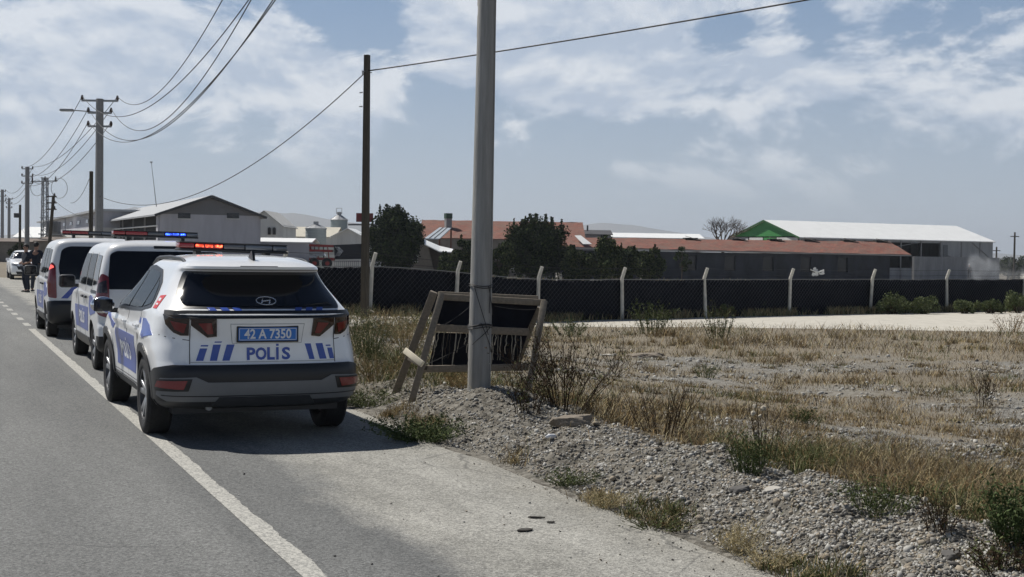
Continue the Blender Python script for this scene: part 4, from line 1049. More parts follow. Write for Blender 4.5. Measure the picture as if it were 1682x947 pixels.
# tall timber post in the field
g = at(600, 524); D_ = float(g.x*FW[0]+g.y*FW[1])
WT = pt(603, 90, D_); WB = pt(599, 521, D_); WB.z = H1(WB.x, WB.y)-.2
t = empty('wooden_post', WB, 0, 'tall dark square timber post standing behind the police SUV, carrying a black cable', 'utility pole')
b = B(); d = WT-WB; tube(b, [d*(k/8) for k in range(9)], [.118-.004*k for k in range(9)], 4); obj('shaft', b, wood_dk, t)
b = B(); e = WT-WB-Vector((0, 0, .42)); beam(b, e+Vector((-.16, -.1, 0)), e+Vector((.16, .1, 0)), .02, .02); tube(b, [e+Vector((-.14, -.1, 0)), e+Vector((-.14, -.1, -.09))], .02, 6); obj('cable_clamp', b, steel, t)
for dz in (-.95, -1.3):
    b = B(); e2 = WT-WB+Vector((-.12, -.05, dz)); tube(b, [e2, e2+Vector((-.08, 0, -.01))], .016, 6); obj('step_bolt', b, steel, t)
A_ = WT-Vector((0, 0, .40))
curve('service_cable', sagline(A_, pt(1960, -118, 20.5), .10, 50), .017, wire_m, 'thick black cable from the timber post out through the top right sky', 'cable')
DP = pt(150, 281, 58)
t = empty('wooden_post', (DP.x, DP.y, 0), 0, 'slim black timber post just left of the street lamp pole', 'utility pole')
b = B(); tube(b, [(0, 0, 0), (0, 0, DP.z)], [.11, .09], 6); obj('shaft', b, wood_dk, t)
curve('service_cable', sagline(A_, P2.location+Vector((0, 0, 4.05)), 1.55, 50), .013, wire_m, 'thin sagging cable from the timber post down to the lamp pole', 'cable')
LP_ = pt(88, 321, 72); LB = pt(77, 405, 72)
t = empty('wooden_post', (LB.x, LB.y, 0), 0, 'leaning dark timber post above the farthest police van', 'utility pole')
b = B(); dd = (LP_-LB); dd = dd*((LP_.z+.0)/max(.1, dd.z)); tube(b, [Vector((0, 0, 0)), Vector((LP_.x-LB.x, LP_.y-LB.y, LP_.z))], [.11, .09], 6); obj('shaft', b, wood_dk, t)
curve('service_cable', sagline(LP_-Vector((0, 0, .2)), P2.location+Vector((0, 0, 3.0)), .3, 30), .011, wire_m, 'thin cable from the leaning post to the lamp pole', 'cable')
curve('service_cable', sagline(DP-Vector((0, 0, .1)), pt(116, 333, 66), .35, 20), .011, wire_m, 'short thin cable dropping leftwards from the slim black post', 'cable')
SP = pt(33, 336, 105)
t = empty('wooden_post', (SP.x, SP.y, 0), 0, 'small far timber post with a box near its top, above the white saloon', 'utility pole')
b = B(); tube(b, [(0, 0, 0), (0, 0, SP.z)], [.12, .10], 6); obj('shaft', b, wood_dk, t)
b = B(); box(b, (-.25, 0, SP.z-.85), (.42, .3, .36), bevel=.02); obj('meter_box', b, dark_pl, t)
# lattice tower with transformer
def lattice():
    D = 125; T = pt(74, 291, D); t = empty('transformer_tower', (T.x, T.y, 0), -YAW, 'steel lattice tower carrying a transformer and wire hoops, left of the low white building', 'transformer tower')
    h = T.z; w = .27; b = B()
    for sx in (-1, 1):
        for sy in (-1, 1): beam(b, (sx*w, sy*w, 0), (sx*w*.75, sy*w*.75, h), .09, .09)
    n = 14
    for k in range(n):
        z0, z1 = h*k/n, h*(k+1)/n; s = (-1)**k
        for y in (-w, w): beam(b, (-s*w, y, z0), (s*w, y, z1), .05, .05)
        for x in (-w, w): beam(b, (x, -s*w, z0), (x, s*w, z1), .05, .05)
    obj('lattice_mast', b, steel, t)
    b = B(); box(b, (.9, -.2, 3.4), (1.1, .9, 1.15), bevel=.05)
    for k in range(5): box(b, (.5+k*.2, -.72, 3.4), (.05, .14, .9))
    obj('transformer', b, concrete2, t)
    b = B(); box(b, (.9, 0, 2.75), (2.6, 1.2, .1)); beam(b, (2.1, -.5, 2.7), (2.1, -.5, 4.3), .06, .06); beam(b, (-.3, -.5, 4.3), (2.1, -.5, 4.3), .06, .06); obj('platform', b, steel, t)
    for k, z in enumerate((5.1, 5.7, 6.3)):
        b = B(); beam(b, (.3, -.3, z), (1.2, -.3, z), .12, .12); tube(b, [(1.0, -.3, z), (1.0, -.3, z+.3)], [.13, .07], 8); obj('switch_gear', b, insul, t)
    for x, r in ((-.75, .75), (1.35, .95)):
        b = B(); P = [(x+cos(a)*r*.8, 0, h-1.0+sin(a)*r) for a in np.linspace(0, 2*pi, 22)]; tube(b, P, .028, 5); obj('wire_hoop', b, steel, t)
    for x in (-1.2, 0, 1.0):
        b = B(); tube(b, [(x, 0, h-.4), (x, 0, h+.1)], [.1, .05], 8); obj('insulator', b, insul, t)
    b = B(); beam(b, (-1.4, 0, h-.45), (1.2, 0, h-.3), .1, .1); obj('crossarm', b, steel, t)
lattice()

# ================================================================== BOARD FRAME
def board():
    o = at(770, 655); D = 14.5
    TL, FL = pt(726, 482, 14.55), pt(675, 663, 14.2); TR, FR_ = pt(894, 494, 14.75), pt(862, 671, 14.3)
    bTL, bFL = pt(713, 479, 14.7), pt(648, 650, 15.0); bTR, bFR = pt(884, 504, 14.9), pt(846, 606, 15.05)
    base = Vector((pt(770, 660, 14.5).x, pt(770, 660, 14.5).y, 0)); t = empty('board_frame', base, 0, 'weathered timber A-frame holding a dark torn board, tied behind the concrete pole', 'sign frame')
    def L(v): return Vector(v)-base
    def ext(a, b_):     # run the leg on to the soil
        d = (b_-a); k = 0
        while (a+d*(1+k)).z > H1((a+d*(1+k)).x, (a+d*(1+k)).y)-.03 and k < .3: k += .01
        return a+d*(1+k)
    def leg(a, c, w=.05, h=.075, m=wood): bb = B(); beam(bb, L(a), L(c), w, h, 0, FW.tolist()+[0], .006); return obj('leg', bb, m, t, angle=40)
    def rail(a, c, h=.08, m=wood, nm='rail', th=.035): bb = B(); beam(bb, L(a), L(c), h, th, 0, FW.tolist()+[0], .006); return obj(nm, bb, m, t, angle=40)
    leg(TL, ext(TL, FL), .072, .05); leg(TR, ext(TR, FR_), .072, .05); leg(bTL, ext(bTL, bFL), .085, .05); leg(bTR, bFR, .075, .05)
    def q(px, py, D): return pt(px, py, D)
    rail(q(722, 487, 14.6), q(896, 497, 14.8), .072); rail(q(716, 538, 14.6), q(868, 545, 14.75), .082); rail(q(692, 606, 14.42), q(884, 602, 14.6), .075)
    rail(q(720, 482, 14.75), q(884, 489, 14.9), .05)
    rail(q(665, 575, 14.2), q(694, 598, 14.0), .065, wood_pale, 'brace'); rail(q(672, 588, 14.8), q(700, 604, 14.4), .05, wood_dk, 'brace')
    bm = B(); P = [L(q(728, 492, 14.72)), L(q(884, 501, 14.86)), L(q(866, 540, 14.80)), L(q(716, 536, 14.66))]; prism(bm, P, Vector((FW[0], FW[1], 0))*.012); fixn(bm)
    obj('board_panel', bm, mat('board_dark_sheet', (.006, .007, .012), .75, var=.3, vscale=9, spec=.2), t)
    # lower sheet torn into strips, the backing still behind it
    bm = B(); P = [L(q(716, 546, 14.72)), L(q(866, 550, 14.84)), L(q(850, 600, 14.8)), L(q(704, 603, 14.66))]; prism(bm, P, Vector((FW[0], FW[1], 0))*.010); fixn(bm)
    bk = obj('torn_sheet', bm, mat('board_dark_sheet', (.012, .013, .020), .6), t)
    rnd = random.Random(5)
    for k in range(25):
        f = min(1, max(0, (k+rnd.uniform(-.6, .9))/25)); x0 = 714+f*148; xl = x0-9*(1-f)-8*f*.3+rnd.uniform(-5, 5); ln = rnd.choice([.35, .6, .8, 1, 1])
        pts = []
        for j in range(7):
            u = j/6*ln; x = x0+(xl-x0)*u+rnd.uniform(-1.3, 1.3); pts.append(L(q(x, 545+4*f+u*54, 14.60+.15*f-.02*sin(u*3))))
        sb = B(); tube(sb, pts, [rnd.uniform(.003, .007)]*7, 5); obj('torn_strip', sb, mat('torn_strip_pale', (.36, .33, .27), .9, var=.3, vscale=20) if rnd.random() < .7 else wood_dk, bk)
    # its own tie to the pole
    wb = B(); pc = nd.normalized()
    for (x0, y0, x1, y1) in ((730, 533, 775, 500), (812, 502, 880, 508), (812, 580, 870, 598), (700, 598, 775, 560), (700, 570, 706, 590), (889, 560, 880, 600)):
        P = sagline(L(q(x0, y0, 14.5)), L(q(x1, y1, 14.5)), .015, 8); tube(wb, P, .0035, 5)
    obj('string', wb, wire_m, t)
board()

# ================================================================== FARM BUILDINGS
def rect_wall(bm, a, b, z0, z1, th=.25, mi=0, holes=()):
    """upright wall between two plan points; holes are (u0,u1,z0,z1) with u in metres from a"""
    a = Vector((a[0], a[1], 0)); b = Vector((b[0], b[1], 0)); d = b-a; L = d.length; d.normalize()
    us = sorted({0, L, *[h[0] for h in holes], *[h[1] for h in holes]}); zs = sorted({z0, z1, *[h[2] for h in holes], *[h[3] for h in holes]})
    for u0, u1 in zip(us, us[1:]):
        for q0, q1 in zip(zs, zs[1:]):
            um, zm = (u0+u1)/2, (q0+q1)/2
            if any(h[0] < um < h[1] and h[2] < zm < h[3] for h in holes): continue
            c = a+d*um; R = Matrix(((d.x, -d.y, 0), (d.y, d.x, 0), (0, 0, 1))); box(bm, (c.x, c.y, zm), (u1-u0, th, q1-q0), R, mi)
plaster_g = mat('grey_lilac_render', (.46, .46, .50), .9, var=.12, vscale=.9, stretch=(1.5, 1.5, .3), det=7)
plaster_w = mat('white_render', (.62, .62, .60), .9, var=.14, vscale=.9, stretch=(1.5, 1.5, .3), det=7)
mud = mat('grey_mud_render', (.20, .18, .155), .95, var=.2, vscale=1.2, bump=.5, bscale=5)
dark_in = mat('dark_interior', (.02, .02, .02), .9)
win_dk = mat('dark_window', (.012, .014, .018), .15)
roof_sh = mat('grey_sheet_roof', (.35, .36, .37), .5, var=.12, vscale=.8, stretch=(1, 6, 1))
roof_wh = mat('white_sheet_roof', (.80, .81, .80), .45, var=.05, vscale=.8)
roof_cream = mat('cream_fibre_roof', (.50, .47, .39), .8, var=.10, vscale=.8)
green_sh = mat('green_sheet', (.045, .25, .06), .6, var=.12, vscale=.5)
block_g = mat('grey_block', (.23, .235, .245), .9, var=.2, vscale=1, stretch=(1.5, 1.5, .35), det=7)
def tilemat():
    m = bpy.data.materials.new('clay_tiles'); m.use_nodes = True; N, L = nodes_of(m); b = N['Principled BSDF']; b.inputs['Roughness'].default_value = .9
    tc = N.new('ShaderNodeTexCoord'); br = N.new('ShaderNodeTexBrick'); br.inputs['Scale'].default_value = 1; br.inputs['Brick Width'].default_value = .45; br.inputs['Row Height'].default_value = .42
    br.inputs['Mortar Size'].default_value = .035; br.inputs['Color1'].default_value = (.165, .050, .034, 1); br.inputs['Color2'].default_value = (.26, .092, .058, 1); br.inputs['Mortar'].default_value = (.14, .055, .04, 1)
    L.new(tc.outputs['UV'], br.inputs['Vector'])
    n = N.new('ShaderNodeTexNoise'); n.inputs['Scale'].default_value = .9; n.inputs['Detail'].default_value = 7; n.inputs['Roughness'].default_value = .75; L.new(tc.outputs['Object'], n.inputs['Vector'])
    r = N.new('ShaderNodeMapRange'); r.inputs['From Min'].default_value = .40; r.inputs['From Max'].default_value = .66; L.new(n.outputs['Fac'], r.inputs['Value'])
    x = N.new('ShaderNodeMix'); x.data_type = 'RGBA'; L.new(r.outputs[0], x.inputs[0]); L.new(br.outputs['Color'], x.inputs[6]); x.inputs[7].default_value = (.150, .095, .072, 1)
    L.new(x.outputs[2], b.inputs['Base Color']); return m
tiles = tilemat()
def roof_quad(name, P, m, parent, th=.09, holes=None):
    """one pitched roof plane with real thickness and tile coordinates; corners eaveL, eaveR, ridgeR, ridgeL"""
    bm = B(); P = [Vector(p) for p in P]; ux = (P[1]-P[0]); Lx = ux.length; Lz = (P[3]-P[0]).length; uvl = bm.loops.layers.uv.new('UVMap')
    n = max(2, int(Lx/1.4)); top = []; bot = []; rnd = random.Random(int(Lx*97))
    for j in range(5):
        r = []; rb = []
        for i in range(n+1):
            a = P[0].lerp(P[1], i/n); c = P[3].lerp(P[2], i/n); p = a.lerp(c, j/4)+Vector((0, 0, rnd.uniform(-.05, .05) if m is tiles else 0)); r.append(bm.verts.new(p)); rb.append(bm.verts.new(p-Vector((0, 0, th))))
        top.append(r); bot.append(rb)
    def face(vs, uv):
        try: f = bm.faces.new(vs)
        except Exception: return
        for l, q in zip(f.loops, uv): l[uvl].uv = q
    for j in range(4):
        for i in range(n):
            q = [(i/n*Lx, j/4*Lz), ((i+1)/n*Lx, j/4*Lz), ((i+1)/n*Lx, (j+1)/4*Lz), (i/n*Lx, (j+1)/4*Lz)]
            face([top[j][i], top[j][i+1], top[j+1][i+1], top[j+1][i]], q); face([bot[j][i], bot[j+1][i], bot[j+1][i+1], bot[j][i+1]], [(0, 0)]*4)
    for i in range(n):
        face([top[0][i], bot[0][i], bot[0][i+1], top[0][i+1]], [(0, 0)]*4); face([top[4][i], top[4][i+1], bot[4][i+1], bot[4][i]], [(0, 0)]*4)
    for j in range(4):
        face([top[j][0], top[j+1][0], bot[j+1][0], bot[j][0]], [(0, 0)]*4); face([top[j][n], bot[j][n], bot[j+1][n], top[j+1][n]], [(0, 0)]*4)
    return obj(name, bm, m, parent)

class Frame:     # building frame: origin, long axis u, cross axis v (towards the viewer), world z
    def __init__(s, o, u): s.o = Vector((o[0], o[1], 0)); s.u = Vector((u[0], u[1], 0)).normalized(); s.v = Vector((s.u.y, -s.u.x, 0))
    def __call__(s, a, b, z): return s.o+s.u*a+s.v*b+Vector((0, 0, z))
def gable_house(F, Ln, hw, z0, ze, zr, wallm, roofm, label, cat, name='farm_building', gablem=None, wins=(), over=.35, gwins=(), hip=0, zr_end=None, wall_th=.25, wbands=None, holes=(), ridge_caps=False, gable_doors=()):
    """gabled block: a from 0..Ln along u, b from -hw..hw along v; wins on the near long wall, gwins on the gable at a=0"""
    t = empty(name, F(0, 0, z0), 0, label, cat); o = t.location.copy()
    W_ = lambda a, b, z: F(a, b, z)-o
    b = B()
    rect_wall(b, W_(0, hw, 0), W_(Ln, hw, 0), 0, ze-z0, wall_th, 0, [(h[0], h[1], h[2]-z0, h[3]-z0) for h in holes]); rect_wall(b, W_(0, -hw, 0), W_(Ln, -hw, 0), 0, ze-z0, wall_th)
    for a in (wall_th/2, Ln-wall_th/2): rect_wall(b, W_(a, -hw+wall_th/2+.003, 0), W_(a, hw-wall_th/2-.003, 0), 0, ze-z0, wall_th)
    obj('wall', b, wallm, t)
    for a in ((0, Ln) if not hip else ()):
        b = B(); d = wall_th if a == 0 else -wall_th; pts = [W_(a, -hw, ze+.002), W_(a, hw, ze+.002), W_(a, 0, zr-.06)]; prism(b, pts, F.u*d); fixn(b); obj('gable', b, gablem or wallm, t)
    k = (zr-ze)/hw; oz = over*k
    for s in (1, -1):
        P = [W_(-over, s*(hw+over), ze-oz+.06), W_(Ln+over, s*(hw+over), ze-oz+.06), W_(Ln+over-hip, s*.002, zr+.06), W_(-over+hip, s*.002, zr+.06)]
        if s < 0: P = [P[1], P[0], P[3], P[2]]
        rf = roof_quad('roof', P, roofm, t)
    if ridge_caps:
        b = B(); tube(b, [W_(-over, 0, zr+.1), W_(Ln+over, 0, zr+.1)], .12, 6); obj('ridge_cap', b, roofm, t)
    def pane(a0, a1, z0_, z1_, face, frame=True, m=win_dk):
        if face == 'l': c = lambda a, z, dd: W_(a, hw+wall_th/2+dd, z)
        else: c = lambda a, z, dd: W_(-dd, a, z)
        bb = B(); prism(bb, [c(a0, z0_, .05), c(a1, z0_, .05), c(a1, z1_, .05), c(a0, z1_, .05)], c(a0, z0_, -.02)-c(a0, z0_, .05)); fixn(bb); w = obj('window', bb, m, t)
        if frame:
            f = B(); e = .07
            for p, q in (((a0-e, z0_-e), (a1+e, z0_-e)), ((a0-e, z1_+e), (a1+e, z1_+e))): beam(f, c(*p, .06), c(*q, .06), .1, .1)
            for p, q in (((a0-e/2, z0_), (a0-e/2, z1_)), ((a1+e/2, z0_), (a1+e/2, z1_)), (((a0+a1)/2, z0_), ((a0+a1)/2, z1_))): beam(f, c(*p, .06), c(*q, .06), .06, .06)
            obj('window_frame', f, plaster_w, w)
    for w in wins: pane(*w[:4], 'l', *(w[4:]))
    for w in gwins: pane(*w[:4], 'g', *(w[4:]))
    return t, W_
GZ = -1.2
# grey gabled shed, its side running away from the viewer along the road
Yg = 108.0
g0, g1, ga = atY(Yg, 263, 345), atY(Yg, 426, 350), atY(Yg, 345, 323)
far_ = atX(g0.x, 172, 362)
hwS = (g1.x-g0.x)/2; cxS = (g0.x+g1.x)/2; LnS = far_.y-Yg
gz = -.4
zeS, zrS = (g0.z+g1.z)/2-.25, ga.z
def shed():
    F = Frame((cxS, Yg), (0, 1)); F.v = Vector((1, 0, 0))
    t = empty('grey_shed', (cxS, Yg, gz), 0, 'large lilac grey gabled shed with two small windows, behind the police light bars', 'shed'); o = t.location.copy()
    W_ = lambda a, b, z: Vector((cxS+b, Yg+a, z))-o
    b = B(); rect_wall(b, W_(0, -hwS, 0), W_(0, hwS, 0), 0, zeS-gz, .3)
    rect_wall(b, W_(.153, hwS, 0), W_(LnS, hwS, 0), 0, zeS-gz, .3); rect_wall(b, W_(.153, -hwS, 0), W_(LnS, -hwS, 0), 0, (zeS-gz)*.56, .3); rect_wall(b, W_(LnS, -hwS+.2, 0), W_(LnS, hwS-.2, 0), 0, zeS-gz, .3)
    rect_wall(b, W_(.153, -hwS+.002, 0), W_(1.0, -hwS+.002, 0), (zeS-gz)*.56, zeS-gz, .3)
    obj('wall', b, plaster_g, t)
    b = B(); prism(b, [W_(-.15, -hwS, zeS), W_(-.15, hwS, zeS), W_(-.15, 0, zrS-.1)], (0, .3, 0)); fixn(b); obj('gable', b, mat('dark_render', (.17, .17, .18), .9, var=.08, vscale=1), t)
    ii = B(); box(ii, W_(LnS/2, -hwS+.6, zeS*.0+gz+(zeS-gz)*.78), (.1, LnS-1.5, (zeS-gz)*.44)); obj('opening_shade_sheet', ii, dark_in, t)  # added near-black sheet, paints the shade seen through the open eaves gap
    k = (zrS-zeS)/hwS
    for s in (1, -1):
        ov = .5
        P = [W_(-ov, s*(hwS+ov), zeS-ov*k+.12), W_(LnS, s*(hwS+ov), zeS-ov*k+.12), W_(LnS, s*.002, zrS+.12), W_(-ov, s*.002, zrS+.12)]
        roof_quad('roof', P if s > 0 else [P[1], P[0], P[3], P[2]], roof_sh, t, .14)
        fb = B(); beam(fb, P[0]-Vector((0, .04, .08)), P[3]-Vector((0, .04, .08)), .08, .20); obj('verge_board', fb, dark_pl, t)
    for px in (302, 382):
        c = atY(Yg, px, 354)-o; bb = B(); box(bb, (c.x, c.y-.16, c.z), (.98, .06, .42)); w = obj('window', bb, win_dk, t)
        f = B(); box(f, (c.x, c.y-.18, c.z-.26), (1.1, .12, .07)); obj('window_sill', f, plaster_w, w)
    # white band along the long side and open eaves gap posts
    b = B(); p0 = W_(0, -hwS-.17, zeS-.95); p1 = W_(LnS, -hwS-.17, zeS-.95); beam(b, p0, p1, .05, .10); obj('wall_band', b, plaster_w, t)
    for k_ in range(6):
        pb = B(); q = W_(1+k_*(LnS-1)/5, -hwS, gz+(zeS-gz)*.56); beam(pb, q, q+Vector((0, 0, (zeS-gz)*.44)), .14, .14); obj('post', pb, concrete2, t)
    a = pt(257, 335, Yg/ .93); m_ = B()
    return t
shed()
an0 = atY(Yg+2, 257, 336); an1 = atY(Yg+2, 248.5, 263)
b = B(); tube(b, [(0, 0, 0), an1-an0], [.035, .02], 6); bx_ = an1-an0; box(b, bx_, (.18, .18, .10)); o = obj('antenna_mast', b, steel); o.location = an0-Vector((0, 0, .15)); tag(o, 'thin slightly tilted antenna mast standing on the grey shed roof', 'antenna')
# low long building farther left, white wall below a grey fascia with small dark openings
def low_left():
    X0 = g0.x-1.2; a = atX(X0, 168, 343); c = atX(X0, 66, 352); zt = a.z-.2; gzz = -.2
    t = empty('low_warehouse', (X0, a.y, gzz), 0, 'long low building with white lower wall and grey top, left of the lamp pole', 'warehouse'); L_ = min(c.y-a.y, 260)
    b = B(); box(b, (4, L_/2, (zt-gzz)*.35), (8, L_, (zt-gzz)*.70)); obj('lower_wall', b, plaster_w, t)
    b = B(); box(b, (4, L_/2, (zt-gzz)*.85), (7.9, L_-.1, (zt-gzz)*.298)); obj('upper_wall', b, plaster_g, t)
    b = B(); box(b, (4, L_/2, (zt-gzz)+.1), (9, L_+1, .22)); obj('roof', b, roof_sh, t)
    for k in range(9):
        y = L_*(k+.5)/9; w = B(); box(w, (.02, y, (zt-gzz)*.85), (.12, 1.6+L_*.012, .42)); obj('window', w, win_dk, t)
low_left()
def house_at(px0, px1, yeave, yridge, D, depth, label, wallm, roofm, name='farm_house', cat='house', ang=0, gz_=GZ, gw=(), over=.3, along=False, lng=None, wins=(), gablem=None):
    """gable end faces the viewer (along=False) or long side faces the viewer (along=True)"""
    a, c = pt(px0, yeave, D), pt(px1, yeave, D); zr = pt((px0+px1)/2, yridge, D).z; ze = (a.z+c.z)/2
    if along:
        u = (c-a); F = Frame(a, u); hw = depth/2; F.o = F.o-F.v*0; F.o = Vector((a.x, a.y, 0))-F.v*hw
        return gable_house(F, u.length, hw, gz_, ze, pt((px0+px1)/2, yridge, D+hw).z, wallm, roofm, label, cat, name, gablem, wins=wins, over=over)
    m_ = (a+c)/2; v = (c-a).normalized(); F = Frame(m_, Vector((-v.y, v.x, 0))); hw = (c-a).length/2
    return gable_house(F, depth, hw, gz_, ze, zr, wallm, roofm, label, cat, name, gablem, over=over, gwins=gw)
D = 150
t, W_ = house_at(405, 463, 369, 346, D, 9, 'white gabled house with two dark arched windows, right of the grey shed', plaster_w, mat('pale_patchy_roof', (.50, .50, .48), .8, var=.2, vscale=1.5), gablem=plaster_w)
def arched(px, py0, py1, D, w, parent):
    a = pt(px, py1, D)-parent.location; h = (py1-py0)/F_PX*D; r = w/2; pts = [(-r, 0), (r, 0)]+[(cos(q)*r, h-r+sin(q)*r) for q in np.linspace(0, pi, 9)]
    R3 = Vector(RT.tolist()+[0]); b = B(); prism(b, [a+R3*x+Vector((0, 0, z)) for x, z in pts], Vector((FW[0], FW[1], 0))*-.12); fixn(b); return obj('window', b, win_dk, parent)
for px in (442.5, 450.5): arched(px, 373, 385, D-.02, .34, t)
house_at(455, 548, 388, 373, 165, 9, 'long cream roofed barn behind the short silo', plaster_w, roof_cream, 'farm_barn', 'barn', along=True)
house_at(425, 508, 397, 391.5, 118, 4, 'low shed with bright white roof strip, above the red machinery', plaster_g, roof_wh, 'low_shed', 'shed', along=True, gz_=-1.1)
house_at(546, 596, 388, 375, 140, 7, 'small pale hut with white gable roof, below the tall silo', plaster_w, roof_wh, 'farm_hut', 'hut', gw=())
house_at(575, 625, 395, 388, 146, 6, 'low pale outbuilding between the hut and the dense round tree', plaster_w, roof_cream, 'outbuilding', 'shed', along=True)
def silo(px0, px1, ybody, ytop, D, label, tank_m, ext=False):
    a, c = pt(px0, ybody, D), pt(px1, ybody, D); r = (c-a).length/2; m_ = (a+c)/2; t = empty('silo', (m_.x, m_.y, GZ), 0, label, 'silo'); h = m_.z-GZ; top = pt((px0+px1)/2, ytop, D).z-GZ
    b = B(); P = []
    n = int(h/.35)
    for k in range(n): P += [(r, k*h/n), (r-.03, k*h/n+.03), (r, k*h/n+.06)]
    lathe(b, P+[(r, h)], 'Z', 28); obj('tank', b, tank_m, t, angle=35)
    b = B(); lathe(b, [(r+.08, h-.04), (r+.08, h+.03), (r*.25, h+(top-h)*.8), (r*.22, top), (.01, top)], 'Z', 28); rf = obj('cone_roof', b, roof_sh, t, angle=35)
    for k in range(10):
        an = 2*pi*k/10; b = B(); beam(b, (cos(an)*(r+.05), sin(an)*(r+.05), h+.05), (cos(an)*r*.3, sin(an)*r*.3, h+(top-h)*.78), .05, .05); obj('roof_rib', b, steel, rf)
    b = B(); tube(b, [(0, 0, top-.1), (0, 0, top+.25)], .3, 12); obj('hatch', b, steel, t)
    if ext:
        b = B()
        for x in (-.35, .35): beam(b, (x*RT[0], x*RT[1], top), (x*RT[0], x*RT[1], top+.75), .06, .06)
        beam(b, (-.38*RT[0], -.38*RT[1], top+.75), (.38*RT[0], .38*RT[1], top+.75), .06, .06); obj('ladder_hoop', b, steel, t)
silo(502, 536, 375, 367, 150, 'short squat grey metal silo, left of the taller one', mat('silo_metal', (.30, .34, .35), .6, metal=.2, var=.08, vscale=.8))
silo(543, 571, 361, 351, 175, 'tall grey metal silo with a hoop on its conical cap', mat('silo_metal_2', (.26, .31, .33), .6, metal=.2, var=.08, vscale=.8), True)
# red sign on its post behind the timber post
def sign():
    D = 120; a = pt(585, 364, D); c = pt(613, 350, D); t = empty('red_sign', (a.x, a.y, GZ), 0, 'small dark red sign panel behind the timber post, beside the round tree', 'sign'); o = t.location
    b = B(); R = Matrix.Rotation(-YAW, 3, 'Z'); m_ = (a+c)/2-o; box(b, m_, ((c-a).xy.length, .08, c.z-a.z), R); obj('panel', b, mat('sign_red', (.20, .02, .022), .6), t)
    b = B(); p = pt(600, 366, D+.2)-o; tube(b, [Vector((p.x, p.y, 0)), p], .06, 6); obj('post', b, steel, t)
    b = B(); beam(b, pt(572, 368.5, D)-o, pt(630, 368.5, D)-o, .18, .16); obj('crossbeam', b, concrete2, t)
sign()
# tile roofed farmhouse with chimney and solar water heater
Dh = 158
t, W_ = house_at(690, 958, 392, 363.5, Dh, 15, 'wide clay tiled farmhouse with a green topped chimney, behind the trees', mud, tiles, 'tiled_house', 'house', along=True, wins=[(3+k*3.4, 4.4+k*3.4, -.2-GZ+GZ, .9) for k in range(5)])
o = t.location
a = pt(736, 376, Dh+4)-o; b = B(); hh = (376-351)/F_PX*(Dh+4); box(b, (a.x, a.y, a.z+hh*.2), (.72, .72, hh*1.1)); ch = obj('chimney', b, concrete2, t)
b = B(); box(b, (a.x, a.y, a.z+hh*.87), (.80, .80, hh*.34)); obj('chimney_cap', b, mat('green_chimney_cap', (.02, .06, .035), .6), ch)
def heater():
    D = 136; A, Bp, C_, D4 = pt(697, 391, D), pt(722, 391.5, D-1), pt(741, 374, D+1), pt(722, 373, D+2); t = empty('solar_water_heater', (A.x, A.y, GZ), 0, 'tilted grey solar panels on a lean-to roof, left of the foreground pole', 'solar heater'); o = t.location
    b = B(); prism(b, [A-o, Bp-o, C_-o, D4-o], Vector((0, 0, -.1))); fixn(b); obj('panel', b, mat('solar_panel_grey', (.40, .44, .48), .2, var=.1, vscale=2), t)
    for f in (.33, .66):
        b = B(); beam(b, (A-o).lerp(Bp-o, f)+Vector((0, 0, .04)), (D4-o).lerp(C_-o, f)+Vector((0, 0, .04)), .06, .05); obj('panel_rib', b, dark_pl, t)
    for P in (C_, Bp, D4):
        b = B(); q = P-o; tube(b, [Vector((q.x, q.y, 0)), q-Vector((0, 0, .05))], .09, 6); obj('post', b, mat('rust_steel', (.12, .05, .03), .8), t)
heater()
# mud rendered hut with a rusty, half white sheet roof sliding down to the right
def mudhut():
    D = 128; t = empty('mud_hut', (pt(690, 440, D).x, pt(690, 440, D).y, GZ), 0, 'crumbling grey rendered hut with a ragged white roof edge, right of the round tree', 'hut'); o = t.location
    q = lambda px, py, dd=0: pt(px, py, D+dd)-o
    b = B(); P = [q(650, 452), q(707, 452), q(712, 447), q(703, 404), q(688, 396), q(672, 396), q(650, 412)]; prism(b, P, Vector((FW[0], FW[1], 0))*4); fixn(b); obj('wall', b, mud, t)
    b = B(); P = [q(707, 452, 1.2), q(742, 452, 1.2), q(740, 414, 1.2), q(704, 404, 1.2)]; prism(b, P, Vector((FW[0], FW[1], 0))*4); fixn(b); obj('lean_to', b, mat('dark_mud', (.07, .055, .045), .95, var=.3, vscale=1), t)
    b = B(); P = [q(691, 399, -.5), q(722, 414, -.5), q(744, 415, -.5), q(744, 410, 3), q(722, 405, 3), q(694, 393, 3)]; 
    vs = [b.verts.new(p) for p in P]; b.faces.new([vs[0], vs[1], vs[4], vs[5]]); b.faces.new([vs[1], vs[2], vs[3], vs[4]]); g_ = bmesh.ops.extrude_face_region(b, geom=b.faces[:]); bmesh.ops.translate(b, verts=[v for v in g_['geom'] if isinstance(v, bmesh.types.BMVert)], vec=(0, 0, .1)); fixn(b); obj('roof_sheet', b, roof_wh, t)
    b = B(); P = [q(664, 398, -.3), q(690, 393, -.3), q(696, 396, -.3), q(696, 389, 3), q(682, 384, 3), q(664, 390, 3)]; prism(b, P, (0, 0, .08)); fixn(b); obj('tile_roof', b, tiles, t)
    w = B(); box(w, q(682, 424, -.1), (.55, .2, .75), Matrix.Rotation(-YAW, 3, 'Z')); w = obj('window', w, plaster_w, t); w2 = B(); box(w2, q(682, 424, -.22), (.36, .1, .55), Matrix.Rotation(-YAW, 3, 'Z')); obj('pane', w2, win_dk, w)
mudhut()
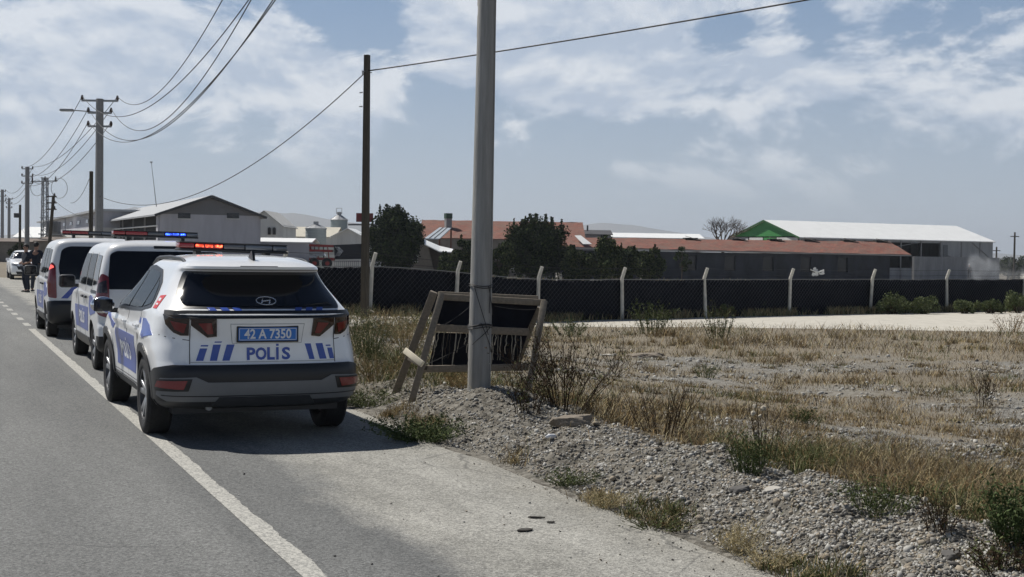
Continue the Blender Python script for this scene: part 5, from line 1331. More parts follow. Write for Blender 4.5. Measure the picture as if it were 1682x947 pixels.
# long tiled cow shed in front of the barn
def longshed():
    D0, D1 = 138, 150
    eL, eR = pt(905, 404.5, D0), pt(1497, 418, D1); gz_ = GZ; L_ = (eR-eL).xy.length
    t = empty('long_tiled_shed', (eL.x, eL.y, gz_), 0, 'long low barn with weathered red tile roof and dark shaded wall, across the middle', 'barn'); o = t.location
    u = Vector((eR.x-eL.x, eR.y-eL.y, 0)).normalized(); v = Vector((-u.y, u.x, 0))
    rL, rR = pt(905, 389.0, D0+5.5), pt(1461, 396.5, D1+5.5)
    roof_quad('roof', [eL-o, eR-o, rR-o, rL-o], tiles, t, .12)
    bL, bR = eL+v*11, eR+v*11; roof_quad('roof', [bR-o, bL-o, rL-o+v*.01, rR-o+v*.01], tiles, t, .12)
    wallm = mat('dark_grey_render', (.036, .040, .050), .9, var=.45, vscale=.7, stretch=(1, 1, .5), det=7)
    b = B(); a = eL-o+v*.55; c = eR-o+v*.55-u*2.5; hz = eR.z-gz_-.1; rnd = random.Random(3)
    holes = [(k*4.6+1.6, k*4.6+2.9, 1.25, hz-.35) for k in range(2, int((L_-3)/4.6))]
    rect_wall(b, a, c, 0, hz, .3, 0, holes); rect_wall(b, a+v*9.8, c+v*9.8, 0, hz, .3); rect_wall(b, c+v*.16, c+v*9.6, 0, hz, .3); rect_wall(b, a+v*.16, a+v*9.6, 0, hz, .3); obj('wall', b, wallm, t)
    for h in holes:
        w = B(); q = a+u*((h[0]+h[1])/2)+v*.12; R = Matrix(((u.x, -u.y, 0), (u.y, u.x, 0), (0, 0, 1))); box(w, (q.x, q.y, (h[2]+h[3])/2), (h[1]-h[0]+.02, .06, h[3]-h[2]+.02), R); obj('window', w, win_dk, t)
    b = B(); beam(b, eL-o-Vector((0, 0, .1))-v*.03, eR-o-Vector((0, 0, .1))-v*.03, .06, .14); obj('gutter', b, mat('pale_gutter', (.33, .32, .31), .7), t)
    for px in (1123, 1200, 1262, 1320, 1388, 1445):     # broken ridge vents
        f = (px-905)/(1461-905); q = rL.lerp(rR, f)-o; k = B(); R = Matrix(((u.x, -u.y, 0), (u.y, u.x, 0), (0, 0, 1)))
        box(k, (q.x, q.y, q.z+.02), (1.5, .8, .22), R); vt = obj('ridge_vent', k, dark_in, t)
        k = B(); qq = q+u*.3; beam(k, qq+Vector((0, 0, .32))-u*.9, qq+Vector((0, 0, -.15))-v*.7+u*.7, .5, .05); obj('vent_flap', k, roof_cream, vt)
    k = B(); P = [pt(941, 389, D0+5)-o-v*.6, pt(951, 389, D0+5)-o-v*.6, pt(972, 403, D0+.6)-o, pt(958, 403, D0+.6)-o]; prism(k, [p+Vector((0, 0, .12)) for p in P], (0, 0, .06)); fixn(k); obj('roof_patch', k, mat('pale_patch', (.55, .56, .56), .5), t)
longshed()
t, W_ = house_at(930, 1003, 384.5, 378, 176, 8, 'flat dark roofed block just above the left end of the long tiled shed', block_g, mat('dark_flat_roof', (.05, .05, .055), .8), 'farm_building', 'building', along=True)
b = B(); q = pt(965, 379, 177)-t.location; tube(b, [q, q+Vector((0, 0, .75))], .12, 8); obj('flue', b, dark_pl, t)
house_at(1000, 1150, 390, 383.5, 190, 10, 'distant shed with a plain white roof, behind the long tiled shed', plaster_w, roof_wh, 'white_roof_shed', 'shed', along=True, over=.6)
# big barn with the green gable
def barn():
    o0 = CR((1255-841)/F_PX*175, 175, 0); U = Vector((FW[0]*.46+RT[0]*.89, FW[1]*.46+RT[1]*.89, 0)); F = Frame(o0, U)
    if (F.v.x*FW[0]+F.v.y*FW[1]) > 0: F.v = -F.v
    Ln, hw, z0, ze, zr = 34, 7.0, GZ, 4.15, 6.4
    t = empty('green_gable_barn', F(0, 0, z0), 0, 'big hay barn with green gable and long bright white roof', 'barn'); o = t.location.copy()
    W_ = lambda a, b, z: F(a, b, z)-o
    b = B(); prism(b, [W_(0, -hw, ze+.15), W_(0, hw, ze+.15), W_(0, 0, zr-.05)], F.u*.2); fixn(b); obj('gable', b, green_sh, t)
    b = B(); prism(b, [W_(Ln, -hw, ze+.15), W_(Ln, hw, ze+.15), W_(Ln, 0, zr-.05)], F.u*-.2); fixn(b); obj('gable', b, green_sh, t)
    b = B(); rect_wall(b, W_(.1, -hw+.15, 0), W_(.1, hw-.15, 0), 0, ze-z0-.9, .25); rect_wall(b, W_(Ln-.1, -hw+.15, 0), W_(Ln-.1, hw-.15, 0), 0, ze-z0+.1, .25)
    rect_wall(b, W_(0, -hw, 0), W_(Ln, -hw, 0), 0, ze-z0+.1, .25)
    # near long side: closed panels left and right of the open bays
    rect_wall(b, W_(0, hw, 0), W_(Ln, hw, 0), 0, ze-z0+.1, .25, 0, [(13.5, 24.2, 1.6+.0, ze-z0-.35)])
    obj('wall', b, mat('barn_panel', (.29, .30, .31), .8, var=.2, vscale=.9, stretch=(1.6, 1.6, .25), det=7), t)
    for k, (c0, c1) in enumerate(((-hw+.3, -3.6), (-3.3, -.4), (2.5, hw-.3), (-.2, 2.3))):
        b = B(); zc = ze-.42; P = [W_(-.06, c0, zc-.38), W_(-.06, c1, zc-.38), W_(-.06, c1, zc+.42), W_(-.06, c0, zc+.42)]; prism(b, P, F.u*.1); fixn(b); obj('gable_panel', b, green_sh if k == 3 else plaster_w, t)
    for s in (1, -1):
        P = [W_(-.3, s*(hw+.35), ze+.05), W_(Ln+.3, s*(hw+.35), ze+.05), W_(Ln+.3, s*.002, zr+.08), W_(-.3, s*.002, zr+.08)]; roof_quad('roof', P if s > 0 else [P[1], P[0], P[3], P[2]], roof_wh, t, .12)
        b = B(); beam(b, P[0]-F.u*.05-Vector((0, 0, .1)), P[3]-F.u*.05-Vector((0, 0, .1)), .06, .22); obj('verge_trim', b, mat('green_trim', (.03, .11, .035), .6), t)
    b = B(); q0, q1 = W_(13.5, 0, 0), W_(24.2, 0, 0); 
    rect_wall(b, W_(13.5, 1.5, 0), W_(24.2, 1.5, 0), 0, ze-z0-.2, .1); obj('opening_shade_sheet', b, dark_in, t)  # added near-black sheet standing in for the shade inside the open bays
    for a in (13.5, 17.0, 20.6, 24.2, 28, 31.5):
        b = B(); beam(b, W_(a, hw+.18, z0), W_(a, hw+.18, ze-.1), .14, .10); obj('column', b, concrete2, t)
    for (a0, z_0, a1, z_1) in ((25.3, 2.2, 29.5, .9), (29.9, 4.0, 33.5, 1.8), (15, 3.1, 20, 3.8)):
        b = B(); beam(b, W_(a0, hw+.26, z_0), W_(a1, hw+.26, z_1), .10, .08); obj('brace', b, concrete2, t)
    b = B(); P = [W_(24.6, hw+.2, 2.0), W_(25.4, hw+.2, 2.0), W_(25.4, hw+.2, 3.6), W_(24.6, hw+.2, 3.6)]; prism(b, P, F.v*.05); fixn(b); obj('door_panel', b, mat('barn_panel_dark', (.13, .14, .15), .8), t)
barn()
def lowwall():
    D = 168; a, c = pt(1500, 433, D-8), pt(1640, 436, D+6); t = empty('yard_wall', (a.x, a.y, GZ), 0, 'low grey block wall in front of the barn, beside the smoke', 'wall'); o = t.location
    b = B(); rect_wall(b, a-o, c-o, 0, a.z-GZ+.9, .3); obj('wall', b, block_g, t)
lowwall()
def roofs_left():
    # small white gable house and flat sheds beyond the saloon
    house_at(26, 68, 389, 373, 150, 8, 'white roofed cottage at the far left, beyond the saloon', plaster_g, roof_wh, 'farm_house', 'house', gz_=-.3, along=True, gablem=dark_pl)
    house_at(-20, 74, 397, 392, 130, 7, 'long low tiled shed roof at far left, behind the officers', mud, mat('brown_roof', (.16, .13, .11), .9, var=.2, vscale=1), 'low_shed', 'shed', along=True, gz_=-.3)
    house_at(62, 150, 396, 390, 118, 5, 'low dark brown shed under the white walled warehouse, behind the vans', mud, mat('brown_roof', (.16, .13, .11), .9), 'low_shed', 'shed', along=True, gz_=-.3)
roofs_left()
# farm implements behind the fence
rust_red = mat('machine_red', (.30, .03, .028), .55, var=.3, vscale=2)
def implement():
    D = 118; t = empty('farm_trailer', (pt(515, 445, D).x, pt(515, 445, D).y, GZ), 0, 'red and black farm machine with white chevron, behind the fence', 'farm machine'); o = t.location
    q = lambda px, py, dd=0: pt(px, py, D+dd)-o
    def slab(nm, P, m, th=1.6): b = B(); prism(b, [q(*p) for p in P], Vector((FW[0], FW[1], 0))*th); fixn(b); return obj(nm, b, m, t)
    slab('upper_rail', [(468, 399), (548, 402), (548, 406), (468, 403)], rust_red); slab('frame_beam', [(470, 408), (545, 410), (545, 414), (470, 412)], rust_red, 1.2)
    slab('hopper', [(474, 404), (500, 404), (498, 410), (476, 410)], dark_pl); slab('lower_beam', [(485, 422), (548, 423), (548, 428), (485, 426)], rust_red, 1.0)
    slab('chevron', [(550, 405), (557, 405), (564, 412), (558, 420), (549, 421), (555, 412)], white_mk, .08); slab('tank', [(548, 402), (595, 400), (597, 425), (550, 426)], mat('dark_tarp', (.02, .022, .03), .8), 1.8)
    slab('engine_cover', [(502, 413), (530, 412), (534, 420), (500, 421)], clear_lens, .6); slab('bag', [(505, 418), (516, 417), (520, 424), (503, 424)], white_mk, .6)
    for px in (476, 496, 516, 537):
        b = B(); c = q(px, 432, -.3); lathe(b, [(.08, -.13), (.42, -.14), (.47, -.08), (.47, .08), (.42, .14), (.08, .13)], 'Y', 18, 0, c, True); fixn(b); w = obj('wheel', b, rubber, t, angle=40)
        b = B(); lathe(b, [(.001, -.16), (.2, -.15), (.22, -.1)], 'Y', 12, 0, c); obj('hub', b, rust_red, w)
    for k in range(9):
        x = 482+k*7; b = B(); beam(b, q(x, 404, .2), q(x+random.uniform(-3, 3), 428, .2), .07, .07); obj('strut', b, dark_pl if k % 2 else rust_red, t)
implement()
def cage():
    D = 116; t = empty('steel_cage', (pt(560, 445, D).x, pt(560, 445, D).y, GZ), 0, 'rack of upright steel bars behind the fence, right of the red machine', 'metal rack'); o = t.location
    b = B()
    for k in range(13): beam(b, pt(550+k*3.2, 428, D)-o, pt(550+k*3.2, 446, D)-o, .05, .05)
    obj('bars', b, steel, t)
    for y in (428, 437, 446): b = B(); beam(b, pt(549, y, D)-o, pt(590, y, D)-o, .07, .07); obj('rail', b, steel, t)
cage()
def sacks(px, py, w, h, D, lab):
    c = pt(px, py, D); b = B(); bmesh.ops.create_icosphere(b, subdivisions=3, radius=1)
    for v in b.verts:
        v.co += v.co.normalized()*(float(fbm(v.co.x*2+px, v.co.z*2, 2))-.47)*.5; v.co = Vector((v.co.x*w/2, v.co.y*w/2, max(v.co.z, -.6)*h/2))
    o = obj('white_bag', b, mat('white_sack', (.62, .62, .60), .8, bump=.5, bscale=6), smooth=True); o.location = (c.x, c.y, GZ+h*.3+.1); tag(o, lab, 'sack')
sacks(597, 438, 1.6, 1.3, 112, 'white bulging sack just left of the timber post base, behind the fence'); sacks(617, 438, 1.2, 1.2, 114, 'smaller white sack just right of the timber post, behind the fence')
# distant poles at the right
for px, y0, D, lb in ((1667, 381, 185, 'far timber power pole at the right edge above the smoke'), (1637, 405, 210, 'tiny distant post just right of the barn end')):
    T = pt(px, y0, D); t = empty('utility_pole', (T.x, T.y, GZ), 0, lb, 'utility pole'); b = B(); tube(b, [(0, 0, 0), (0, 0, T.z-GZ)], [.16, .12], 6); obj('shaft', b, wood_dk, t)
    b = B(); z = T.z-GZ-.6; beam(b, Vector((-.6*RT[0], -.6*RT[1], z)), Vector((.6*RT[0], .6*RT[1], z)), .12, .12); obj('crossarm', b, wood_dk, t)

# ================================================================== FENCE
def fence():
    A = at(748, 521); C_ = at(1557, 511.5); dirv = (C_-A); dirv.z = 0; dirv.normalize()
    def colpt(px):
        v = ray(px, 515); n = Vector((dirv.y, -dirv.x, 0)); t_ = (A.x*n.x+A.y*n.y)/(v[0]*n.x+v[1]*n.y); x, y = v[0]*t_, v[1]*t_; return Vector((x, y, H1(x, y)))
    cols = [180, 330, 468, 607, 748, 883, 1022, 1159, 1296, 1429, 1555, 1681, 1800]
    P = [colpt(c) for c in cols]; base = P[0].copy(); t = empty('boundary_fence', base, 0, 'long fence of bent pale concrete posts hung with dark shade netting', 'fence')
    post_m = mat('fence_post_concrete', (.56, .54, .48), .9, var=.15, vscale=6, bump=.3, bscale=30)
    h = 1.30; rnd = random.Random(4); tops = []
    for i, p in enumerate(P):
        l = p-base; lean = Vector((rnd.uniform(-.04, .04), rnd.uniform(-.03, .03), 0)); b = B()
        k1 = l+Vector((0, 0, h))+lean*2; out = Vector((dirv.x*.12, dirv.y*.12, .34))+Vector((-FW[0]*.12, -FW[1]*.12, 0)); k2 = k1+out*(1 if i != 4 else .8)
        tube(b, [l-Vector((0, 0, .1)), l+Vector((0, 0, h*.5))+lean, k1, k1.lerp(k2, .15), k2], [.064, .060, .056, .056, .052], 8); obj('post', b, post_m, t, angle=30); tops.append((l, k1, k2))
    net_m = bpy.data.materials.new('shade_net'); net_m.use_nodes = True; N, L = nodes_of(net_m); bs = N['Principled BSDF']; bs.inputs['Roughness'].default_value = .9; bs.inputs['Specular IOR Level'].default_value = .1
    tc = N.new('ShaderNodeTexCoord'); cl = None
    n_ = N.new('ShaderNodeTexNoise'); n_.inputs['Scale'].default_value = 1.2; n_.inputs['Detail'].default_value = 5; L.new(tc.outputs['Object'], n_.inputs['Vector'])
    x = N.new('ShaderNodeMix'); x.data_type = 'RGBA'; L.new(n_.outputs['Fac'], x.inputs[0]); x.inputs[6].default_value = (.004, .005, .008, 1); x.inputs[7].default_value = (.017, .019, .026, 1); L.new(x.outputs[2], bs.inputs['Base Color'])
    hn = 1.27
    nrm_ = Vector((FW[0], FW[1], 0))
    for i in range(len(P)-1):
        (a, ka, ta), (c, kc, tc_) = tops[i], tops[i+1]; V = []; Fc = []; nu, nv = 16, 5
        for u in range(nu+1):
            for v in range(nv+1):
                q = a.lerp(c, u/nu); zz = v/nv*(hn-.035*sin(pi*u/nu)+.012*sin(u*2.1+i)); gz_ = H1(base.x+q.x, base.y+q.y)-base.z
                V.append((q.x+nrm_.x*(.07+.02*sin(u*1.7+v+i)), q.y+nrm_.y*(.07+.02*sin(u*1.7+v+i)), gz_+zz))
        for u in range(nu):
            for v in range(nv): s_ = u*(nv+1)+v; Fc.append((s_, s_+nv+1, s_+nv+2, s_+1))
        o = npmesh('netting', V, Fc, [net_m], t, smooth=True); sm = o.modifiers.new('s', 'SOLIDIFY'); sm.thickness = .004
        # diamond chain link in front of the net
        b = B(); st = .16; Lw = (c-a).length; nn = int(Lw/st)
        def W3(u, z): q = a.lerp(c, min(max(u/Lw, 0), 1)); g_ = H1(base.x+q.x, base.y+q.y)-base.z; return Vector((q.x+nrm_.x*.03, q.y+nrm_.y*.03, g_+z))
        V = []; Fc = []
        for k in range(-int(hn/st)-1, nn+1):
            for sg in (1, -1):
                wt = .0045 if sg > 0 else .0018
                u0, u1 = (k*st, k*st+hn) if sg > 0 else (k*st+hn, k*st)
                z0, z1 = 0.02, hn+.0
                if min(u0, u1) < 0 or max(u0, u1) > Lw:
                    # clip to the bay
                    lo, hi = 0.0, 1.0
                    f = lambda tt: u0+(u1-u0)*tt
                    for tt_ in np.linspace(0, 1, 21):
                        pass
                    ts = [tt_ for tt_ in np.linspace(0, 1, 21) if 0 <= f(tt_) <= Lw]
                    if len(ts) < 2: continue
                    lo, hi = ts[0], ts[-1]; u0, u1, z0, z1 = f(lo), f(hi), z0+(z1-z0)*lo, z0+(z1-z0)*hi
                p, q = W3(u0, z0), W3(u1, z1); s_ = len(V); V += [p+Vector((0, 0, -wt)), q+Vector((0, 0, -wt)), q+Vector((0, 0, wt)), p+Vector((0, 0, wt))]; Fc.append((s_, s_+1, s_+2, s_+3))
        o = npmesh('chain_link', V, Fc, [mat('mesh_wire', (.075, .08, .09), .6)], t); sm = o.modifiers.new('s', 'SOLIDIFY'); sm.thickness = .006
        wb = B(); tube(wb, [Vector((0, 0, 0))+W3(Lw*j/8, hn) for j in range(9)], .010, 5); obj('top_wire', wb, mat('pale_wire', (.30, .30, .29), .7), t)
    for f in (.35, .95):
        wb = B(); pts = []
        for (a, ka, ta), (c, kc, tc_) in zip(tops, tops[1:]):
            for j in range(6): pts.append(ka.lerp(ta, f).lerp(kc.lerp(tc_, f), j/6)-Vector((0, 0, .03*sin(pi*j/6))))
        tube(wb, pts, .005, 4); obj('barbed_wire', wb, wire_m, t)
    # torn white plastic caught on the wires
    c = colpt(1343); z = pt(1343, 445, c.x*FW[0]+c.y*FW[1]-.05); rnd = random.Random(8); b = B()
    for k in range(7):
        dx = rnd.uniform(-.20, .20); dz = rnd.uniform(-.13, .07); w, hh = rnd.uniform(.05, .13), rnd.uniform(.04, .10); vs = []
        for j in range(7):
            an = 2*pi*j/7; r = rnd.uniform(.6, 1.1); vs.append(b.verts.new((RT[0]*(dx+cos(an)*w*r), RT[1]*(dx+cos(an)*w*r)+rnd.uniform(-.02, .02), dz+sin(an)*hh*r)))
        b.faces.new(vs)
    tube(b, [(-.25*RT[0], -.25*RT[1], .05), (-.1*RT[0], -.1*RT[1], .0), (.05*RT[0], .05*RT[1], -.03), (.22*RT[0], .22*RT[1], .05)], [.02, .03, .035, .02], 6)
    gg = bmesh.ops.extrude_face_region(b, geom=b.faces[:]); bmesh.ops.translate(b, verts=[v for v in gg['geom'] if isinstance(v, bmesh.types.BMVert)], vec=(-FW[0]*.015, -FW[1]*.015, 0))
    fixn(b); o = obj('plastic_scrap', b, mat('white_plastic_film', (.72, .72, .70), .6)); o.location = z; tag(o, 'torn white plastic caught on the top wires of the fence', 'litter')
    return colpt
FCOL = fence()

# clutter in the yard
def clutter():
    for px, py, D, lb, m in ((918, 457, 120, 'upright pale barrel standing in the yard under the bushes', plaster_w), (1062, 459, 125, 'dark barrel in the yard beside the man in pale clothes', dark_pl), (650, 456, 110, 'rusty barrel in the yard under the dense round tree', mat('rust_steel', (.12, .05, .03), .8))):
        p = pt(px, py, D); gz_ = H1(p.x, p.y); b = B(); lathe(b, [(.001, 0), (.29, 0), (.30, .03), (.285, .06), (.285, .28), (.30, .30), (.285, .32), (.285, .58), (.30, .60), (.285, .62), (.285, .86), (.30, .89), (.27, .88), (.001, .87)], 'Z', 20); fixn(b)
        o = obj('barrel', b, m, angle=40); o.location = (p.x, p.y, gz_); o.scale = (1, 1, 1.25); tag(o, lb, 'barrel')
    for px, D, n, lb in ((955, 122, 3, 'stack of grey timber pallets in the yard right of the spiky tree'), (1005, 124, 5, 'taller stack of grey timber pallets below the pointed small tree')):
        p = pt(px, 457, D); t = empty('pallet_stack', (p.x, p.y, H1(p.x, p.y)), -YAW, lb, 'pallets')
        for k in range(n):
            b = B()
            for j in range(6): box(b, (-.5+j*.2, 0, k*.16+.13), (.12, .95, .025))
            for j in (-.42, 0, .42): box(b, (0, j, k*.16+.065), (1.15, .09, .10))
            obj('pallet', b, wood, t)
    p = pt(980, 458, 119); b = B(); bmesh.ops.create_grid(b, x_segments=14, y_segments=8, size=1)
    for v in b.verts: v.co = Vector((v.co.x*1.3, v.co.y*.7, .42*max(0, 1-abs(v.co.y)**2*1.1)*(1-abs(v.co.x)**4*.7)+float(fbm(v.co.x*3, v.co.y*3, 5))*.18))
    bmesh.ops.solidify(b, geom=b.faces[:], thickness=.02); o = obj('tarp', b, mat('pale_tarp', (.35, .36, .34), .7), smooth=True); o.location = (p.x, p.y, H1(p.x, p.y)); o.rotation_euler = (0, 0, -YAW); tag(o, 'pale crumpled tarpaulin over a low heap in the yard', 'tarpaulin')
clutter()
# men in the yard
p = pt(1056, 460, 138); person((p.x, p.y, p.z-.05), radians(60), 'man in pale clothes walking behind the fence, in front of the long tiled shed', mat('pale_cloth', (.50, .49, .46), .9), mat('pale_trousers', (.40, .38, .34), .9),
       {'kneL': (-.1, -.16, .52), 'ankL': (-.1, -.22, .10), 'toeL': (-.1, -.38, .05), 'kneR': (.1, .02, .5), 'ankR': (.1, .26, .13), 'toeR': (.1, .12, .04), 'che': (0, -.06, 1.29), 'nec': (0, -.10, 1.45), 'hd0': (0, -.13, 1.54), 'hd1': (0, -.15, 1.63), 'hd2': (0, -.13, 1.68)}, sleeves='long')
p = pt(1592, 456, 165); person((p.x, p.y, p.z-.05), radians(-70), 'man in black with a white cap, in the yard beside the smoke', navy, navy2, {'wriL': (-.12, -.26, 1.15), 'hanL': (-.10, -.32, 1.16)}, cap=white_mk, sleeves='long')

# ================================================================== VEGETATION AND STONES
straw = mat('dry_straw', (.32, .25, .135), .9, spec=.1); straw2 = mat('pale_straw', (.45, .385, .235), .9, spec=.1); brown = mat('dead_stem', (.062, .042, .026), .9, spec=.1)
rust_g = mat('rusty_grass', (.26, .175, .085), .9, spec=.1); olive = mat('olive_leaf', (.10, .115, .045), .85, spec=.15); green = mat('weed_green', (.06, .085, .028), .8, spec=.2); sage = mat('sage_leaf', (.14, .165, .085), .85, spec=.15)
def blades(P, Hh, Wd, lean, mi, name, mats, parent=None, kink=.5, seg=2):
    """curved two-segment grass blades, one mesh; P (n,3) roots"""
    n = len(P); a = RNG.uniform(0, 2*pi, n); sd_ = np.stack([np.cos(a), np.sin(a), 0*a], -1)*Wd[:, None]/2
    ld = RNG.uniform(0, 2*pi, n); lv = np.stack([np.cos(ld), np.sin(ld), 0*ld], -1)*(lean*Hh)[:, None]
    up = np.zeros((n, 3)); up[:, 2] = Hh
    m1 = P+up*.55+lv*.35; t1 = P+up*np.sqrt(np.clip(1-lean**2*.5, .3, 1))[:, None]+lv
    V = np.stack([P-sd_, P+sd_, m1+sd_*.75, m1-sd_*.75, t1+sd_*.12, t1-sd_*.12], 1).reshape(-1, 3)
    b = np.arange(n)[:, None]*6; F1 = b+np.array([[0, 1, 2, 3]]); F2 = b+np.array([[3, 2, 4, 5]])
    return npmesh(name, V, np.concatenate([F1, F2]), mats, parent, np.concatenate([mi, mi]))
def screen_pts(n, xlo, xhi, d0, d1, ymin=None, power=1.0):
    """roots spread evenly as the viewer sees them, with margin on both sides"""
    u = RNG.uniform(xlo, xhi, n)/F_PX; inv = RNG.uniform(1/d1**power, 1/d0**power, n); d = inv**(-1/power); r = u*d
    return FW[0]*d+RT[0]*r, FW[1]*d+RT[1]*r, d
def grass_field():
    # thin cover through the whole lot, thicker in swathes
    X, Y, D = screen_pts(420000, -560, 1250, 5.2, 45, power=.9)
    off = X-edge_x(Y); b = bareness(X, Y); n1_ = fbm(X*.8, Y*.8, 91); n2_ = fbm(X*3, Y*3, 17)
    dens = .55+.0*X
    dens = dens*(1-b*.74)*sst(.28, .55, n1_*.6+n2_*.5)
    strip = np.exp(-((off-2.5)/1.1)**2)*(1-sst(16, 24, D)); dens = np.maximum(dens, strip*.95*sst(.25, .5, n2_))
    farband = sst(27.5, 30, D)*(1-sst(36.5, 38.5, D)); dens = np.maximum(dens, farband*.9*sst(.22, .45, fbm(X*.5, Y*.5, 44)))
    berm = (off < 1.75)*(Y < 27); wild = sst(13.2, 15.5, Y+.6*(fbm(X*1.5, Y*1.5, 19)-.5)); dens = np.where(berm, .012+.35*(off > 1.45)+.75*wild*sst(.05, .5, off), dens)
    wildf = wild*(off < 2.6)*(Y < 27)
    dens = np.where(off < .12, 0, dens)
    # low matted clumps, denser than what grows between them
    cxp, cyp, cdp = screen_pts(2600, -520, 1200, 6.5, 34, power=.9); okc = (cxp-edge_x(cyp) > 1.9); cxp, cyp = cxp[okc], cyp[okc]
    nb = 70; rr_ = np.abs(RNG.normal(0, .16, (len(cxp), nb)))*RNG.uniform(.4, 1.5, (len(cxp), 1)); aa_ = RNG.uniform(0, 2*pi, (len(cxp), nb))
    X2 = (cxp[:, None]+np.cos(aa_)*rr_).ravel(); Y2 = (cyp[:, None]+np.sin(aa_)*rr_).ravel(); X = np.concatenate([X, X2]); Y = np.concatenate([Y, Y2]); D = X*FW[0]+Y*FW[1]
    off = X-edge_x(Y); b = bareness(X, Y); n1_ = fbm(X*.8, Y*.8, 91); strip = np.exp(-((off-2.5)/1.1)**2)*(1-sst(16, 24, D)); farband = sst(27.5, 30, D)*(1-sst(36.5, 38.5, D))
    dens = np.concatenate([dens, np.full(len(X2), .8)]); wildf = np.concatenate([wildf, np.zeros(len(X2))])
    yim = PH/2+F_PX*(CAMH-height(X, Y))/D-60+ (X*0)   # rough picture row
    dens = np.where(D > 39.5+0*X, 0, dens)
    k = RNG.uniform(0, 1, len(X)) < dens; X, Y, D, off, n1_, strip, farband, b, wildf = [q[k] for q in (X, Y, D, off, n1_, strip, farband, b, wildf)]
    Z = height(X, Y)-.01
    Hh = (.04+.10*RNG.random(len(X))**1.6)*(1+1.1*strip*(.4+RNG.random(len(X)))+.8*farband*(.5+RNG.random(len(X))))*(1-.5*b)*(.7+.7*sst(.42, .6, n1_))*(1+1.5*wildf*RNG.random(len(X))) + np.maximum(D-12, 0)*.0012
    Wd = .0026+D*.00027
    pr = RNG.random(len(X)); grn = fbm(X*.7+9, Y*.7, 133); sw = fbm(X*.9+4, Y*.5, 211)-.47
    pr = np.clip(pr+sw*.9, 0, 1)
    mi = np.select([pr < .22, pr < .34, pr < .50, pr < .68, pr < .90], [0, 1, 3, 2, 6], 0); mi = np.where((grn > .53) & (pr > .55), 4, mi); mi = np.where((grn > .60) & (pr > .80), 5, mi)
    mi = np.where((b > .4) & (pr > .4) & (pr < .8), 2, mi); mi = np.where((wildf > .5) & (RNG.random(len(X)) < .42), 4, mi)
    o = blades(np.stack([X, Y, Z], -1), Hh, Wd, RNG.uniform(.25, 1.5, len(X)), mi, 'dry_grass', [straw, straw2, brown, rust_g, olive, green, mat('dead_forb', (.20, .17, .125), .95, spec=.1)]); o['kind'] = 'stuff'
    tag(o, 'dry straw coloured grass and low weeds covering the stony lot', 'grass')
grass_field()
def verge_tufts():
    # dry grass creeping along the broken edge of the paving
    cl = []; 
    for k in range(150):
        y = 4.5+RNG.random()**1.3*19; w = RNG.random()
        if float(fbm(np.array(y*.9), np.array(2.2), 55)) < .42: continue
        x = float(edge_x(y))+RNG.uniform(.0, .32); cl.append((x, y, RNG.uniform(.5, 1.1)))
    PX, PY, HH = [], [], []
    for x, y, s_ in cl:
        n = int(RNG.uniform(60, 170)); a = RNG.uniform(0, 2*pi, n); r = np.abs(RNG.normal(0, .085*s_, n)); PX.append(x+np.cos(a)*r); PY.append(y+np.sin(a)*r*1.4); HH.append(RNG.uniform(.03, .13, n)*s_)
    X = np.concatenate(PX); Y = np.concatenate(PY); Hh = np.concatenate(HH); k = X > edge_x(Y)-.06; X, Y, Hh = X[k], Y[k], Hh[k]
    pr = RNG.random(len(X)); g = fbm(X*.9, Y*.9, 71) > .55; mi = np.select([pr < .4, pr < .72, pr < .85], [0, 1, 2], 3); mi = np.where(g & (pr > .35), 4, mi)
    o = blades(np.stack([X, Y, height(X, Y)-.005], -1), Hh, np.full(len(X), .006), RNG.uniform(.2, 1.1, len(X)), mi, 'verge_grass', [straw, straw2, brown, rust_g, olive]); o['kind'] = 'stuff'
    tag(o, 'short dry tufts along the broken edge of the paved shoulder', 'grass')
verge_tufts()
def base_ground_grass():
    # along the foot of the fence and in the yard past it
    A, C_ = FCOL(470), FCOL(1690); n = 15000; u = RNG.random(n); X = A.x+(C_.x-A.x)*u; Y = A.y+(C_.y-A.y)*u
    pxs = 470+u*1220
    off = -np.abs(RNG.normal(0, .22, n)); X = X+FW[0]*off; Y = Y+FW[1]*off
    d_ = sst(.42, .58, fbm(pxs*.02, pxs*0, 3)); d_ = np.maximum(d_, (pxs > 1240)*(pxs < 1430)*.95); k = RNG.random(n) < d_*.8+.08
    X, Y = X[k], Y[k]; Hh = RNG.uniform(.10, .36, len(X)); pr = RNG.random(len(X)); mi = np.select([pr < .3, pr < .62, pr < .75, pr < .9], [0, 1, 2, 3], 4)
    o = blades(np.stack([X, Y, height(X, Y)], -1), Hh, np.full(len(X), .022), RNG.uniform(.1, .7, len(X)), mi, 'fence_foot_grass', [straw, straw2, brown, sage, olive]); o['kind'] = 'stuff'
    tag(o, 'dead weeds and grass along the foot of the netting fence', 'grass')
    n = 26000; X, Y, D = screen_pts(n, -420, 900, 62, 150, power=1.0); k = (X > 14) & (RNG.random(n) < sst(.35, .6, fbm(X*.06, Y*.06, 12))*.9); X, Y, D = X[k], Y[k], D[k]
    pr = RNG.random(len(X)); mi = np.select([pr < .3, pr < .5, pr < .75], [0, 1, 2], 3)
    o = blades(np.stack([X, Y, height(X, Y)], -1), RNG.uniform(.2, .55, len(X)), D*.0009, RNG.uniform(.1, .6, len(X)), mi, 'yard_grass', [straw, olive, brown, straw2]); o['kind'] = 'stuff'
    tag(o, 'rough yellowed grass in the farm yard beyond the fence', 'grass')
base_ground_grass()

